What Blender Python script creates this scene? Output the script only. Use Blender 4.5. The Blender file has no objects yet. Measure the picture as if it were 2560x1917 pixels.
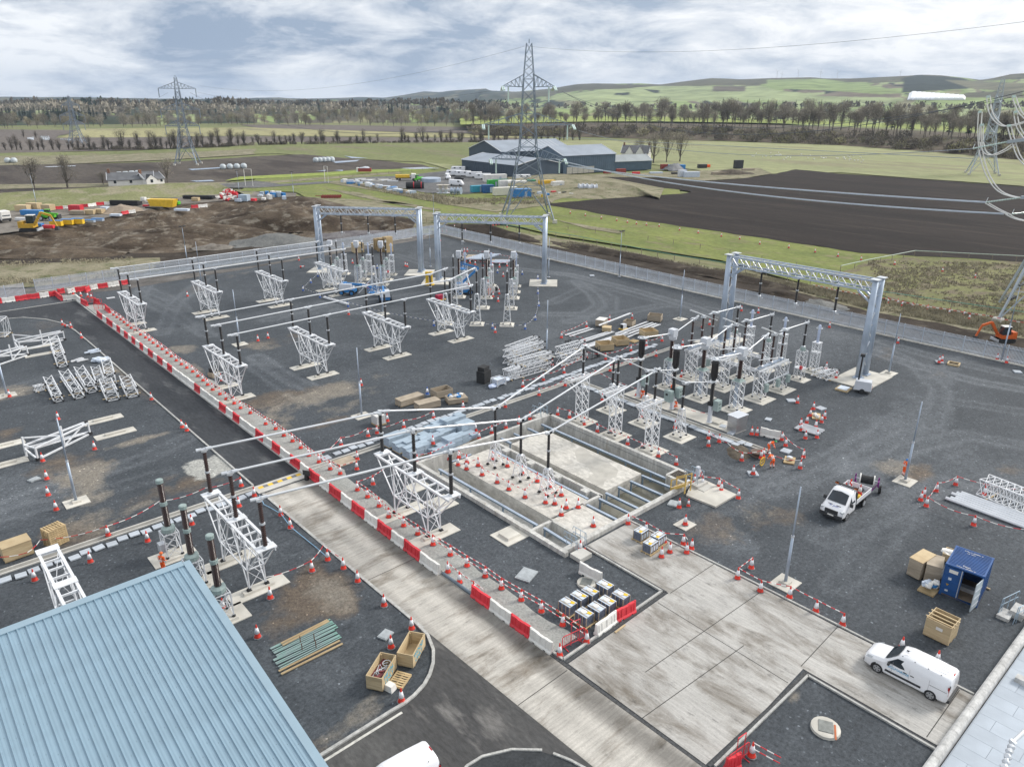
import bpy,math,random
import numpy as np
from mathutils import Vector as V,Matrix,noise
from mathutils.geometry import tessellate_polygon
R=math.radians
random.seed(4)
sc=bpy.context.scene
col=sc.collection

# ---------------------------------------------------------------- camera, sky, sun, exposure
F,PT,RL,AZ,HC=1851.0,R(21.03),R(-.2254),R(131.635),33.0
_M=Matrix(((math.sin(AZ),-math.cos(AZ),0),(math.cos(AZ),math.sin(AZ),0),(0,0,1)))
_f=V((0,math.cos(PT),-math.sin(PT)));_r0=V((1,0,0));_d0=_f.cross(_r0)
CF=_M@_f
CR=_M@(_r0*math.cos(RL)+_d0*math.sin(RL))
CD=_M@(_d0*math.cos(RL)-_r0*math.sin(RL))
cd=bpy.data.cameras.new('camera');cam=bpy.data.objects.new('camera',cd);col.objects.link(cam)
cd.sensor_width=36;cd.lens=F/2560*36;cd.clip_start=.5;cd.clip_end=40000
m3=Matrix((CR,-CD,-CF)).transposed();cam.matrix_world=Matrix.Translation((0,0,HC))@m3.to_4x4()
sc.camera=cam

SUN_EL,SUN_AZ=R(36),R(-18)
sd=V((math.cos(SUN_EL)*math.cos(SUN_AZ),math.cos(SUN_EL)*math.sin(SUN_AZ),math.sin(SUN_EL)))
sl=bpy.data.lights.new('sun','SUN');sl.energy=2.4;sl.angle=R(15);sl.color=(1,.95,.88)
so=bpy.data.objects.new('sun',sl);col.objects.link(so)
so.rotation_euler=sd.to_track_quat('Z','Y').to_euler()

def make_world():
 w=bpy.data.worlds.new('World');sc.world=w;w.use_nodes=True
 nt=w.node_tree;nt.nodes.clear();N=nt.nodes.new;L=nt.links.new
 def math_(op,a,b=None,c=None):
  n=N('ShaderNodeMath');n.operation=op
  for i,x in enumerate((a,b,c)):
   if x is None:continue
   if isinstance(x,(int,float)):n.inputs[i].default_value=x
   else:L(x,n.inputs[i])
  return n.outputs[0]
 def ramp(fac,pts):
  n=N('ShaderNodeValToRGB');L(fac,n.inputs[0]);e=n.color_ramp.elements
  while len(e)<len(pts):e.new(.5)
  for k,(p,c)in zip(e,pts):k.position=p;k.color=(*c,1)if len(c)==3 else c
  return n.outputs[0]
 tc=N('ShaderNodeTexCoord');sp=N('ShaderNodeSeparateXYZ');L(tc.outputs['Generated'],sp.inputs[0])
 x,y,z=sp.outputs
 zz=math_('MAXIMUM',z,0.0)
 den=math_('ADD',math_('MULTIPLY',zz,1.5),.55)
 cb=N('ShaderNodeCombineXYZ');L(math_('DIVIDE',x,den),cb.inputs[0]);L(math_('DIVIDE',y,den),cb.inputs[1])
 L(math_('MULTIPLY',math_('POWER',zz,.8),2.9),cb.inputs[2])
 def nz(scale,det,ofs,dist=0.,rough=.55):
  mp=N('ShaderNodeMapping');L(cb.outputs[0],mp.inputs[0]);mp.inputs[1].default_value=ofs
  n=N('ShaderNodeTexNoise');n.inputs['Scale'].default_value=scale;n.inputs['Detail'].default_value=det
  n.inputs['Roughness'].default_value=rough;n.inputs['Distortion'].default_value=dist
  L(mp.outputs[0],n.inputs['Vector']);return n.outputs['Fac']
 def field_(up):
  return math_('ADD',math_('MULTIPLY',nz(1.5,2,(3.1,7.7,1.9+up)),.46),math_('MULTIPLY',nz(4.6,10,(1.3,2.2,.4+up),.3,.62),.54))
 fin=nz(15,6,(4,2,1),.3,.6);dens=math_('ADD',field_(0.),math_('MULTIPLY_ADD',fin,.14,-.07));above=field_(.055)
 cov=ramp(dens,[(.30,(0,0,0)),(.41,(1,1,1))])
 thick=math_('ADD',math_('MULTIPLY',math_('SUBTRACT',above,dens),6.5),math_('MULTIPLY',math_('SUBTRACT',dens,.50),5.2))
 thick=ramp(math_('ADD',thick,.27),[(.10,(0,0,0)),(.5,(.42,.42,.42)),(1.,(1,1,1))])
          
 dt=N('ShaderNodeVectorMath');dt.operation='DOT_PRODUCT';L(tc.outputs['Generated'],dt.inputs[0]);dt.inputs[1].default_value=sd
 near=ramp(math_('MULTIPLY_ADD',dt.outputs['Value'],.5,.5),[(.45,(0,0,0)),(1,(1,1,1))])
 lit=ramp(near,[(0,(.80,.82,.84)),(.6,(.83,.84,.85)),(1,(1.05,1.04,1.02))])
 dark=ramp(near,[(0,(.23,.30,.41)),(.6,(.33,.40,.50)),(1,(.55,.60,.66))])
 mx=N('ShaderNodeMix');mx.data_type='RGBA';L(thick,mx.inputs[0]);L(lit,mx.inputs[6]);L(dark,mx.inputs[7])
 gap=N('ShaderNodeBackground');sky=N('ShaderNodeTexSky');sky.sky_type='NISHITA';sky.sun_disc=False
 sky.sun_elevation=SUN_EL;sky.sun_rotation=math.atan2(sd.x,sd.y);sky.air_density=1.;sky.dust_density=1.6;sky.altitude=60
 L(sky.outputs[0],gap.inputs[0]);gap.inputs[1].default_value=.15
 cl=N('ShaderNodeBackground');L(mx.outputs[2],cl.inputs[0]);cl.inputs[1].default_value=1.
 ms=N('ShaderNodeMixShader');L(cov,ms.inputs[0]);L(gap.outputs[0],ms.inputs[1]);L(cl.outputs[0],ms.inputs[2])
 out=N('ShaderNodeOutputWorld');L(ms.outputs[0],out.inputs[0])
make_world()
vs=sc.view_settings;sc.display_settings.display_device='sRGB';vs.view_transform='Standard';vs.look='None'
vs.exposure=.40;vs.gamma=1;vs.use_curve_mapping=False
sc.cycles.max_bounces=5;sc.cycles.diffuse_bounces=3;sc.cycles.glossy_bounces=2;sc.cycles.volume_bounces=0
sc.cycles.use_denoising=True

# ---------------------------------------------------------------- from a point in the photograph to a point of the site
def ray(x,y):return CF+CR*((x-1280)/F)+CD*((y-958.5)/F)
def P(x,y,z=0.):
 d=ray(x,y);return V((0,0,HC))+d*((z-HC)/d.z)
def onp(x,y,ax,val):
 d=ray(x,y);return V((0,0,HC))+d*(val/d[ax])
def at_range(x,y,dist):
 d=ray(x,y);return V((0,0,HC))+d*(dist/math.hypot(d.x,d.y))
WN=dict(T1=(0,150),T2=(640,150),T3=(1280,150),T4=(1920,150),M1=(0,600),M2=(640,550),M3=(1280,600),M4=(1920,600),
  N1=(0,1000),N2=(640,1000),N3=(1280,1000),N4=(1920,1000),B1=(0,1437),B2=(640,1437),B3=(1280,1437),B4=(1920,1437))
def zp(w,x,y):return(WN[w][0]+x/3.45,WN[w][1]+y/3.45)
def G(w,x,y,z=0.):return P(*zp(w,x,y),z)

# ---------------------------------------------------------------- materials
MATS={}
def _n(nt,t,**k):
 n=nt.nodes.new(t)
 for a,b in k.items():setattr(n,a,b)
 return n
def mat(name,c,r=.6,m=0.,v=.12,s=2.,c2=None,bump=0.,bs=20.,rnd=0.,coat=0.,st=(1,1,1),det=5,spec=.5):
 """procedural: base colour varied by noise, optional second colour, fine relief and a per-object shade"""
 if name in MATS:return MATS[name]
 M=bpy.data.materials.new(name);M.use_nodes=True;nt=M.node_tree;L=nt.links.new
 b=nt.nodes['Principled BSDF'];b.inputs['Roughness'].default_value=r;b.inputs['Metallic'].default_value=m
 b.inputs['Coat Weight'].default_value=coat;b.inputs['Specular IOR Level'].default_value=spec
 tc=_n(nt,'ShaderNodeTexCoord');mp=_n(nt,'ShaderNodeMapping');L(tc.outputs['Object'],mp.inputs[0]);mp.inputs['Scale'].default_value=st
 no=_n(nt,'ShaderNodeTexNoise');no.inputs['Scale'].default_value=s;no.inputs['Detail'].default_value=det;L(mp.outputs[0],no.inputs['Vector'])
 cr=_n(nt,'ShaderNodeValToRGB');L(no.outputs['Fac'],cr.inputs[0])
 a=c2 if c2 else[x*(1-v)for x in c];z=c if c2 else[min(1,x*(1+v))for x in c]
 cr.color_ramp.elements[0].position=.32;cr.color_ramp.elements[1].position=.68
 cr.color_ramp.elements[0].color=(*a,1);cr.color_ramp.elements[1].color=(*z,1)
 out=cr.outputs[0]
 if rnd:
  oi=_n(nt,'ShaderNodeObjectInfo');mr=_n(nt,'ShaderNodeMapRange');L(oi.outputs['Random'],mr.inputs[0])
  mr.inputs[3].default_value=1-rnd;mr.inputs[4].default_value=1+rnd
  mx=_n(nt,'ShaderNodeVectorMath',operation='SCALE');L(out,mx.inputs[0]);L(mr.outputs[0],mx.inputs['Scale']);out=mx.outputs[0]
 L(out,b.inputs['Base Color'])
 if bump:
  n2=_n(nt,'ShaderNodeTexNoise');n2.inputs['Scale'].default_value=bs;n2.inputs['Detail'].default_value=4;L(mp.outputs[0],n2.inputs['Vector'])
  bp=_n(nt,'ShaderNodeBump');bp.inputs['Strength'].default_value=bump;bp.inputs['Distance'].default_value=.05
  L(n2.outputs['Fac'],bp.inputs['Height']);L(bp.outputs[0],b.inputs['Normal'])
 MATS[name]=M;return M
def land(name,c1,c2,s=.05,fine=1.5,c3=None,k3=.5,rot=0.,st=(1,1,1),r=.95,bump=.3,speck=0.):
 """ground cover: broad mottling between two colours, a third in patches, fine grain, pale specks"""
 if name in MATS:return MATS[name]
 M=bpy.data.materials.new(name);M.use_nodes=True;nt=M.node_tree;L=nt.links.new
 b=nt.nodes['Principled BSDF'];b.inputs['Roughness'].default_value=r;b.inputs['Specular IOR Level'].default_value=.25
 g=_n(nt,'ShaderNodeNewGeometry');mp=_n(nt,'ShaderNodeMapping');L(g.outputs['Position'],mp.inputs[0])
 mp.inputs['Rotation'].default_value=(0,0,rot);mp.inputs['Scale'].default_value=st
 def nz(sc_,det,ro=.6):
  n=_n(nt,'ShaderNodeTexNoise');n.inputs['Scale'].default_value=sc_;n.inputs['Detail'].default_value=det
  n.inputs['Roughness'].default_value=ro;L(mp.outputs[0],n.inputs['Vector']);return n.outputs['Fac']
 def ramp(f,a,z,ca=(0,0,0),cz=(1,1,1)):
  n=_n(nt,'ShaderNodeValToRGB');L(f,n.inputs[0]);e=n.color_ramp.elements
  e[0].position,e[1].position=a,z;e[0].color=(*ca,1);e[1].color=(*cz,1);return n.outputs[0]
 def mix(f,a,z,bt='MIX'):
  n=_n(nt,'ShaderNodeMix',data_type='RGBA',blend_type=bt)
  if isinstance(f,float):n.inputs[0].default_value=f
  else:L(f,n.inputs[0])
  for i,q in((6,a),(7,z)):
   if isinstance(q,(tuple,list)):n.inputs[i].default_value=(*q,1)
   else:L(q,n.inputs[i])
  return n.outputs[2]
 o=ramp(nz(s,7),.33,.67,c1,c2)
 if c3:o=mix(ramp(nz(s*2.7,5),.62-k3*.25,.72-k3*.2),o,c3)
 fi=nz(fine,6,.7)
 o=mix(ramp(fi,.25,.75),mix(1.,o,(.62,.62,.62),'MULTIPLY'),mix(1.,o,(1.38,1.38,1.38),'MULTIPLY'))
 if speck:
  vo=_n(nt,'ShaderNodeTexVoronoi');vo.inputs['Scale'].default_value=fine*2;L(g.outputs['Position'],vo.inputs['Vector'])
  o=mix(ramp(vo.outputs['Color'],1-speck,1-speck*.5),o,(.38,.37,.35))
 L(o,b.inputs['Base Color'])
 if bump:
  bp=_n(nt,'ShaderNodeBump');bp.inputs['Strength'].default_value=bump;bp.inputs['Distance'].default_value=.4/fine
  L(fi,bp.inputs['Height']);L(bp.outputs[0],b.inputs['Normal'])
 MATS[name]=M;return M

STEEL=mat('galvanised steel',(.60,.63,.67),.42,.35,.14,1.5,rnd=.05)
STEELW=mat('pale galvanised steel',(.74,.76,.79),.45,.2,.1,1.5,rnd=.06)
BSTEEL=mat('dark blue grey steel',(.17,.235,.31),.5,.2,.12,.8)
GSTEEL=mat('dull blue galvanised steel',(.40,.47,.57),.45,.35,.12,.8)
ALU=mat('aluminium tube',(.66,.685,.72),.32,.5,.06,1.)
INSB=mat('dark brown glazed porcelain',(.035,.014,.011),.22,0,.2,3)
INSK=mat('black polymer',(.014,.013,.014),.35,0,.2,3)
CONC=mat('precast concrete',(.50,.49,.46),.85,0,.14,.8,bump=.2,bs=8)
CONCD=mat('weathered pale concrete',(.54,.52,.47),.9,0,.2,.5,bump=.25,bs=8,rnd=.08)
LID=mat('blue grey concrete lid',(.42,.46,.51),.85,0,.1,1.,bump=.2,rnd=.1)
BLOCK=mat('blue grey concrete block',(.34,.42,.50),.85,0,.1,1.,bump=.2,rnd=.08)
RED=mat('red plastic',(.62,.035,.05),.5,0,.15,1.3,rnd=.12)
WHP=mat('white plastic',(.74,.73,.70),.5,0,.1,1.1,rnd=.08)
CRED=mat('orange red cone plastic',(.66,.04,.022),.5,0,.12,3,rnd=.15)
CWH=mat('white reflective sleeve',(.80,.81,.85),.4,0,.06,3)
CBL=mat('blue cone plastic',(.03,.10,.36),.5,0,.12,3)
BLACK=mat('black rubber',(.022,.023,.025),.8,0,.25,4)
GREYR=mat('grey recycled rubber',(.17,.18,.19),.85,0,.2,4,rnd=.25)
WOOD=mat('raw plywood',(.56,.45,.28),.8,0,.2,1.2,c2=(.45,.34,.20),st=(1,1,6),rnd=.12)
WOODG=mat('weathered plywood',(.42,.36,.28),.85,0,.2,1.2,c2=(.30,.25,.19),st=(1,1,6),rnd=.12)
PAL=mat('pallet wood',(.48,.36,.20),.85,0,.2,2,rnd=.15)
PAINT=mat('white vehicle paint',(.78,.79,.82),.25,0,.03,1,coat=.5)
GLASS=mat('dark vehicle glass',(.03,.04,.05),.06,0,.3,1)
DARK=mat('dark grey trim',(.035,.037,.04),.6,0,.2,3)
RIM=mat('alloy rim',(.45,.46,.48),.35,.6,.1,3)
REDL=mat('red lamp lens',(.35,.01,.015),.2)
YEL=mat('yellow paint',(.75,.48,.03),.5,0,.12,1)
BLUE=mat('bright blue paint',(.03,.20,.50),.4,0,.12,1)
NAVY=mat('navy container paint',(.018,.080,.25),.45,0,.15,.8)
GREEN=mat('bright green paint',(.10,.48,.03),.4,0,.1,1)
CAB=mat('grey green cabinet paint',(.30,.38,.37),.45,0,.08,1)
ORANGE=mat('orange workwear',(.90,.13,.02),.8,0,.12,4)
SKIN=mat('skin',(.45,.25,.17),.6)
SILV=mat('silver reflective band',(.75,.76,.76),.4)
TAR=mat('pale blue plastic sheet',(.55,.62,.72),.5,0,.12,2,rnd=.1)
GREYP=mat('light grey paint',(.58,.61,.66),.45,0,.05,1)
GLASSI=mat('pale green glass insulator',(.60,.74,.70),.15,0,.05,2)

# ---------------------------------------------------------------- mesh builder
class MB:
 def __init__(s):s.v=[];s.f=[];s.m=[];s.k=0
 def add(s,vs,fs):
  o=len(s.v);s.v+=[tuple(p)for p in vs];s.f+=[tuple(o+i for i in f)for f in fs];s.m+=[s.k]*len(fs);return s
 def box(s,cx,cy,cz,sx,sy,sz,rz=0.,tp=1.):
  c,n=math.cos(rz),math.sin(rz);vs=[]
  for z,q in((-1,1),(1,tp)):
   for x,y in((-1,-1),(1,-1),(1,1),(-1,1)):
    a,b=x*sx/2*q,y*sy/2*q;vs.append((cx+a*c-b*n,cy+a*n+b*c,cz+z*sz/2))
  return s.add(vs,[(3,2,1,0),(4,5,6,7),(0,1,5,4),(1,2,6,5),(2,3,7,6),(3,0,4,7)])
 def bar(s,p,q,w,h=None):
  h=h or w;p,q=V(p),V(q);d=(q-p)
  if d.length<1e-6:return s
  d.normalize();up=V((0,0,1))if abs(d.z)<.95 else V((0,1,0))
  x=d.cross(up).normalized();y=x.cross(d);vs=[]
  for c in(p,q):
   for a,b in((-1,-1),(1,-1),(1,1),(-1,1)):vs.append(c+x*(a*w/2)+y*(b*h/2))
  return s.add(vs,[(3,2,1,0),(4,5,6,7),(0,1,5,4),(1,2,6,5),(2,3,7,6),(3,0,4,7)])
 def tube(s,p,q,r,n=8,r2=None,cap=True):
  r2=r if r2 is None else r2;p,q=V(p),V(q);d=(q-p)
  if d.length<1e-6:return s
  d.normalize();up=V((0,0,1))if abs(d.z)<.95 else V((0,1,0));x=d.cross(up).normalized();y=x.cross(d)
  vs=[c+x*(math.cos(2*math.pi*i/n)*k)+y*(math.sin(2*math.pi*i/n)*k)for c,k in((p,r),(q,r2))for i in range(n)]
  fs=[(i,(i+1)%n,n+(i+1)%n,n+i)for i in range(n)]
  if cap:fs+=[tuple(range(n-1,-1,-1)),tuple(range(n,2*n))]
  return s.add(vs,fs)
 def path(s,pts,r,n=6,closed=False):
  pts=[V(p)for p in pts];N=len(pts);vs=[]
  for i,p in enumerate(pts):
   a=pts[i-1]if i or closed else p;b=pts[(i+1)%N]if i<N-1 or closed else p
   d=(b-a).normalized();up=V((0,0,1))if abs(d.z)<.95 else V((0,1,0));x=d.cross(up).normalized();y=x.cross(d)
   vs+=[p+x*(math.cos(2*math.pi*j/n)*r)+y*(math.sin(2*math.pi*j/n)*r)for j in range(n)]
  fs=[(i*n+j,i*n+(j+1)%n,((i+1)%N)*n+(j+1)%n,((i+1)%N)*n+j)for i in range(N if closed else N-1)for j in range(n)]
  if not closed:fs+=[tuple(range(n-1,-1,-1)),tuple((N-1)*n+j for j in range(n))]
  return s.add(vs,fs)
 def lathe(s,pr,n=10,c=(0,0,0)):
  vs=[(c[0]+r*math.cos(2*math.pi*i/n),c[1]+r*math.sin(2*math.pi*i/n),c[2]+z)for r,z in pr for i in range(n)]
  fs=[(k*n+i,k*n+(i+1)%n,(k+1)*n+(i+1)%n,(k+1)*n+i)for k in range(len(pr)-1)for i in range(n)]
  fs+=[tuple(range(n-1,-1,-1)),tuple((len(pr)-1)*n+i for i in range(n))]
  return s.add(vs,fs)
 def prism(s,poly,z0,z1,bottom=True):
  n=len(poly);A=sum(poly[i][0]*poly[(i+1)%n][1]-poly[(i+1)%n][0]*poly[i][1]for i in range(n))
  if A<0:poly=poly[::-1]
  vs=[(p[0],p[1],z0)for p in poly]+[(p[0],p[1],z1)for p in poly]
  tri=tessellate_polygon([[V((p[0],p[1],0))for p in poly]]);fs=[]
  for t in tri:
   a,b,c=(V((*poly[i][:2],0))for i in t)
   if(b-a).cross(c-a).z<0:t=t[::-1]
   fs.append(tuple(n+i for i in t))
   if bottom:fs.append(tuple(t[::-1]))
  fs+=[(i,(i+1)%n,n+(i+1)%n,n+i)for i in range(n)]
  return s.add(vs,fs)
 def sheet(s,poly,z):
  pts=[V((p[0],p[1],0))for p in poly];fs=[]
  for t in tessellate_polygon([pts]):
   if(pts[t[1]]-pts[t[0]]).cross(pts[t[2]]-pts[t[0]]).z<0:t=t[::-1]
   fs.append(tuple(t))
  return s.add([(p[0],p[1],z)for p in poly],fs)
 def quad(s,a,b,c,d):return s.add([a,b,c,d],[(0,1,2,3)])
 def blob(s,c,rx,ry,rz,seed=0,k=.25,nu=9,nv=6,flat=False):
  vs=[];fs=[]
  for j in range(nv+1):
   th=math.pi*j/nv
   for i in range(nu):
    ph=2*math.pi*i/nu;d=V((math.sin(th)*math.cos(ph),math.sin(th)*math.sin(ph),math.cos(th)))
    q=1+k*noise.noise(d*1.7+V((seed*3.1,seed*1.7,seed)))*1.6
    z=d.z*rz*q
    vs.append((c[0]+d.x*rx*q,c[1]+d.y*ry*q,max(c[2]+z,c[2]-rz*.15)if flat else c[2]+z))
  for j in range(nv):
   for i in range(nu):fs.append((j*nu+i,(j+1)*nu+i,(j+1)*nu+(i+1)%nu,j*nu+(i+1)%nu))
  return s.add(vs,fs)
 def xf(s,M,i0=0):
  for i in range(i0,len(s.v)):s.v[i]=tuple(M@V(s.v[i]))
  return s
 def mesh(s,name,mats,smooth=False):
  me=bpy.data.meshes.new(name);me.from_pydata(s.v,[],s.f)
  for m in(mats if isinstance(mats,(list,tuple))else[mats]):me.materials.append(m)
  if len(me.materials)>1:me.polygons.foreach_set('material_index',s.m)
  if smooth:me.polygons.foreach_set('use_smooth',[True]*len(me.polygons))
  me.update();return me
 def build(s,name,mats,parent=None,loc=None,rz=0.,smooth=False):
  return link(name,s.mesh(name,mats,smooth),parent,loc,rz)
def link(name,me,parent=None,loc=None,rz=0.):
 o=bpy.data.objects.new(name,me);col.objects.link(o)
 if parent:o.parent=parent
 if loc is not None:o.location=loc
 if rz:o.rotation_euler=(0,0,rz)
 return o
def tag(o,label,cat,group=None):
 o['label']=label;o['category']=cat
 if group:o['group']=group
 return o
def thing(name,label,cat,loc=(0,0,0),rz=0.,group=None):
 return tag(link(name,None,None,loc,rz),label,cat,group)
def struct(o):o['kind']='structure';return o
def stuff(o):o['kind']='stuff';return o
def kids(o):return[c for c in o.children]
def dup(o,loc,rz=0.,label=None,group=None,parent=None):
 c=o.copy();col.objects.link(c)
 if parent:c.parent=parent
 else:c.location=loc;c.rotation_euler=(0,0,rz)
 if label:c['label']=label
 if group:c['group']=group
 for k in o.children:dup(k,None,parent=c)
 return c
_O='first second third fourth fifth sixth seventh eighth ninth tenth eleventh twelfth thirteenth fourteenth fifteenth sixteenth seventeenth eighteenth nineteenth'.split()
def ordn(i):
 if i<19:return _O[i]
 if i==99:return 'hundredth'
 t,u=divmod(i+1,10);T={2:'twent',3:'thirt',4:'fort',5:'fift',6:'sixt',7:'sevent',8:'eight',9:'ninet'}
 if t>=10:return 'hundred and '+ordn(i-100)
 return T[t]+('ieth' if u==0 else 'y-'+_O[u-1])
def dens(pts,step):
 out=[];n=len(pts)
 for i in range(n):
  a,b=V(pts[i][:2]),V(pts[(i+1)%n][:2]);k=max(1,min(60,int((b-a).length/step)))
  out+=[a.lerp(b,j/k)for j in range(k)]
 return out
def rough(pts,step,amp,seed=0):
 return[(p.x+amp*noise.noise(V((p.x/step/2+seed,p.y/step/2,seed))),p.y+amp*noise.noise(V((p.x/step/2,p.y/step/2+9,seed+5))))for p in dens(pts,step)]
# ================================================================ THE SETTING
def nval(x,y,seed=0,oct=4):
 """vectorised value noise 0..1"""
 out=np.zeros_like(x);amp=1.;tot=0.
 for o in range(oct):
  xi=np.floor(x).astype(np.int64);yi=np.floor(y).astype(np.int64);fx=x-xi;fy=y-yi
  fx=fx*fx*(3-2*fx);fy=fy*fy*(3-2*fy)
  def h(a,b):
   k=(a*374761393+b*668265263+seed*974711+o*12345)&0xffffffff
   k=((k^(k>>13))*1274126177)&0xffffffff
   return((k^(k>>16))&0xffff)/65535.
  v=(h(xi,yi)*(1-fx)+h(xi+1,yi)*fx)*(1-fy)+(h(xi,yi+1)*(1-fx)+h(xi+1,yi+1)*fx)*fy
  out+=v*amp;tot+=amp;amp*=.5;x=x*2.03+17;y=y*2.03+31
 return out/tot
def gridmesh(name,X,Y,Z,mats,attrs=None,cut=None,smooth=True,parent=None):
 ny,nx=X.shape
 co=np.stack([X,Y,Z],-1).reshape(-1,3)
 i=np.arange(nx*ny).reshape(ny,nx)
 q=np.stack([i[:-1,:-1],i[:-1,1:],i[1:,1:],i[1:,:-1]],-1).reshape(-1,4)
 if cut is not None:
  cx=co[q].mean(1);q=q[~cut(cx[:,0],cx[:,1])]
 me=bpy.data.meshes.new(name);me.vertices.add(len(co));me.vertices.foreach_set('co',co.astype(np.float32).ravel())
 me.loops.add(q.size);me.loops.foreach_set('vertex_index',q.ravel().astype(np.int32));me.polygons.add(len(q))
 me.polygons.foreach_set('loop_start',np.arange(0,q.size,4,dtype=np.int32));me.update(calc_edges=True)
 if smooth:me.polygons.foreach_set('use_smooth',[True]*len(q))
 for m in(mats if isinstance(mats,list)else[mats]):me.materials.append(m)
 for k,a in(attrs or{}).items():
  if a.ndim==3:
   at=me.color_attributes.new(k,'FLOAT_COLOR','POINT');at.data.foreach_set('color',np.concatenate([a.reshape(-1,3),np.ones((len(co),1))],1).astype(np.float32).ravel())
  else:
   at=me.attributes.new(k,'FLOAT','POINT');at.data.foreach_set('value',a.astype(np.float32).ravel())
 me.validate();return link(name,me,parent)

# ---- the yard: dark crushed stone with dirty, sandy, paler and driven-over places
def yard_mat():
 M=bpy.data.materials.new('dark crushed stone');M.use_nodes=True;nt=M.node_tree;L=nt.links.new;b=nt.nodes['Principled BSDF']
 b.inputs['Roughness'].default_value=.82;b.inputs['Specular IOR Level'].default_value=.35
 g=_n(nt,'ShaderNodeNewGeometry')
 def nz(s,d,r=.65):
  n=_n(nt,'ShaderNodeTexNoise');n.inputs['Scale'].default_value=s;n.inputs['Detail'].default_value=d;n.inputs['Roughness'].default_value=r
  L(g.outputs['Position'],n.inputs['Vector']);return n.outputs['Fac']
 def ramp(f,*pts):
  n=_n(nt,'ShaderNodeValToRGB');L(f,n.inputs[0]);e=n.color_ramp.elements
  while len(e)<len(pts):e.new(.5)
  for k,(p,c)in zip(e,pts):k.position=p;k.color=(*c,1)if isinstance(c,tuple)else(c,c,c,1)
  return n.outputs[0]
 def mix(f,a,z,bt='MIX'):
  n=_n(nt,'ShaderNodeMix',data_type='RGBA',blend_type=bt)
  if isinstance(f,float):n.inputs[0].default_value=f
  else:L(f,n.inputs[0])
  for i,q in((6,a),(7,z)):
   if isinstance(q,tuple):n.inputs[i].default_value=(*q,1)
   else:L(q,n.inputs[i])
  return n.outputs[2]
 def mth(op,a,c):
  n=_n(nt,'ShaderNodeMath',operation=op);L(a,n.inputs[0])
  if isinstance(c,float):n.inputs[1].default_value=c
  else:L(c,n.inputs[1])
  return n.outputs[0]
 fine=nz(4.,10,.82);vor=_n(nt,'ShaderNodeTexVoronoi');vor.inputs['Scale'].default_value=9;L(g.outputs['Position'],vor.inputs['Vector'])
 o=ramp(nz(.11,6),(.3,(.041,.0485,.056)),(.7,(.068,.077,.087)))
 def at(nm,lo,hi,k=1.0):
  a=_n(nt,'ShaderNodeAttribute',attribute_name=nm)
  f=mth('ADD',a.outputs['Fac'],mth('MULTIPLY',mth('SUBTRACT',nz(1.3,10,.72),.5),k))
  return ramp(f,(lo,0.),(hi,1.))
 o=mix(at('wear',.15,1.1,1.0),o,(.135,.148,.162))
 o=mix(at('dirt',.3,.9),o,(.118,.094,.072))
 o=mix(at('sand',.3,.85),o,(.20,.18,.15))
 o=mix(at('stone',.4,.65),o,(.34,.34,.315))
 o=mix(ramp(nz(.9,6,.7),(.3,0.),(.7,1.)),mix(1.,o,(.80,.81,.83),'MULTIPLY'),mix(1.,o,(1.2,1.2,1.2),'MULTIPLY'))
 o=mix(ramp(fine,(.30,0.),(.70,1.)),mix(1.,o,(.25,.25,.26),'MULTIPLY'),mix(1.,o,(1.75,1.75,1.75),'MULTIPLY'))
 o=mix(ramp(vor.outputs['Color'],(.90,0.),(.96,1.)),o,mix(1.,o,(2.9,2.85,2.8),'MULTIPLY'))
 L(o,b.inputs['Base Color'])
 bp=_n(nt,'ShaderNodeBump');bp.inputs['Strength'].default_value=.6;bp.inputs['Distance'].default_value=.07;L(fine,bp.inputs['Height']);L(bp.outputs[0],b.inputs['Normal'])
 return M
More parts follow.
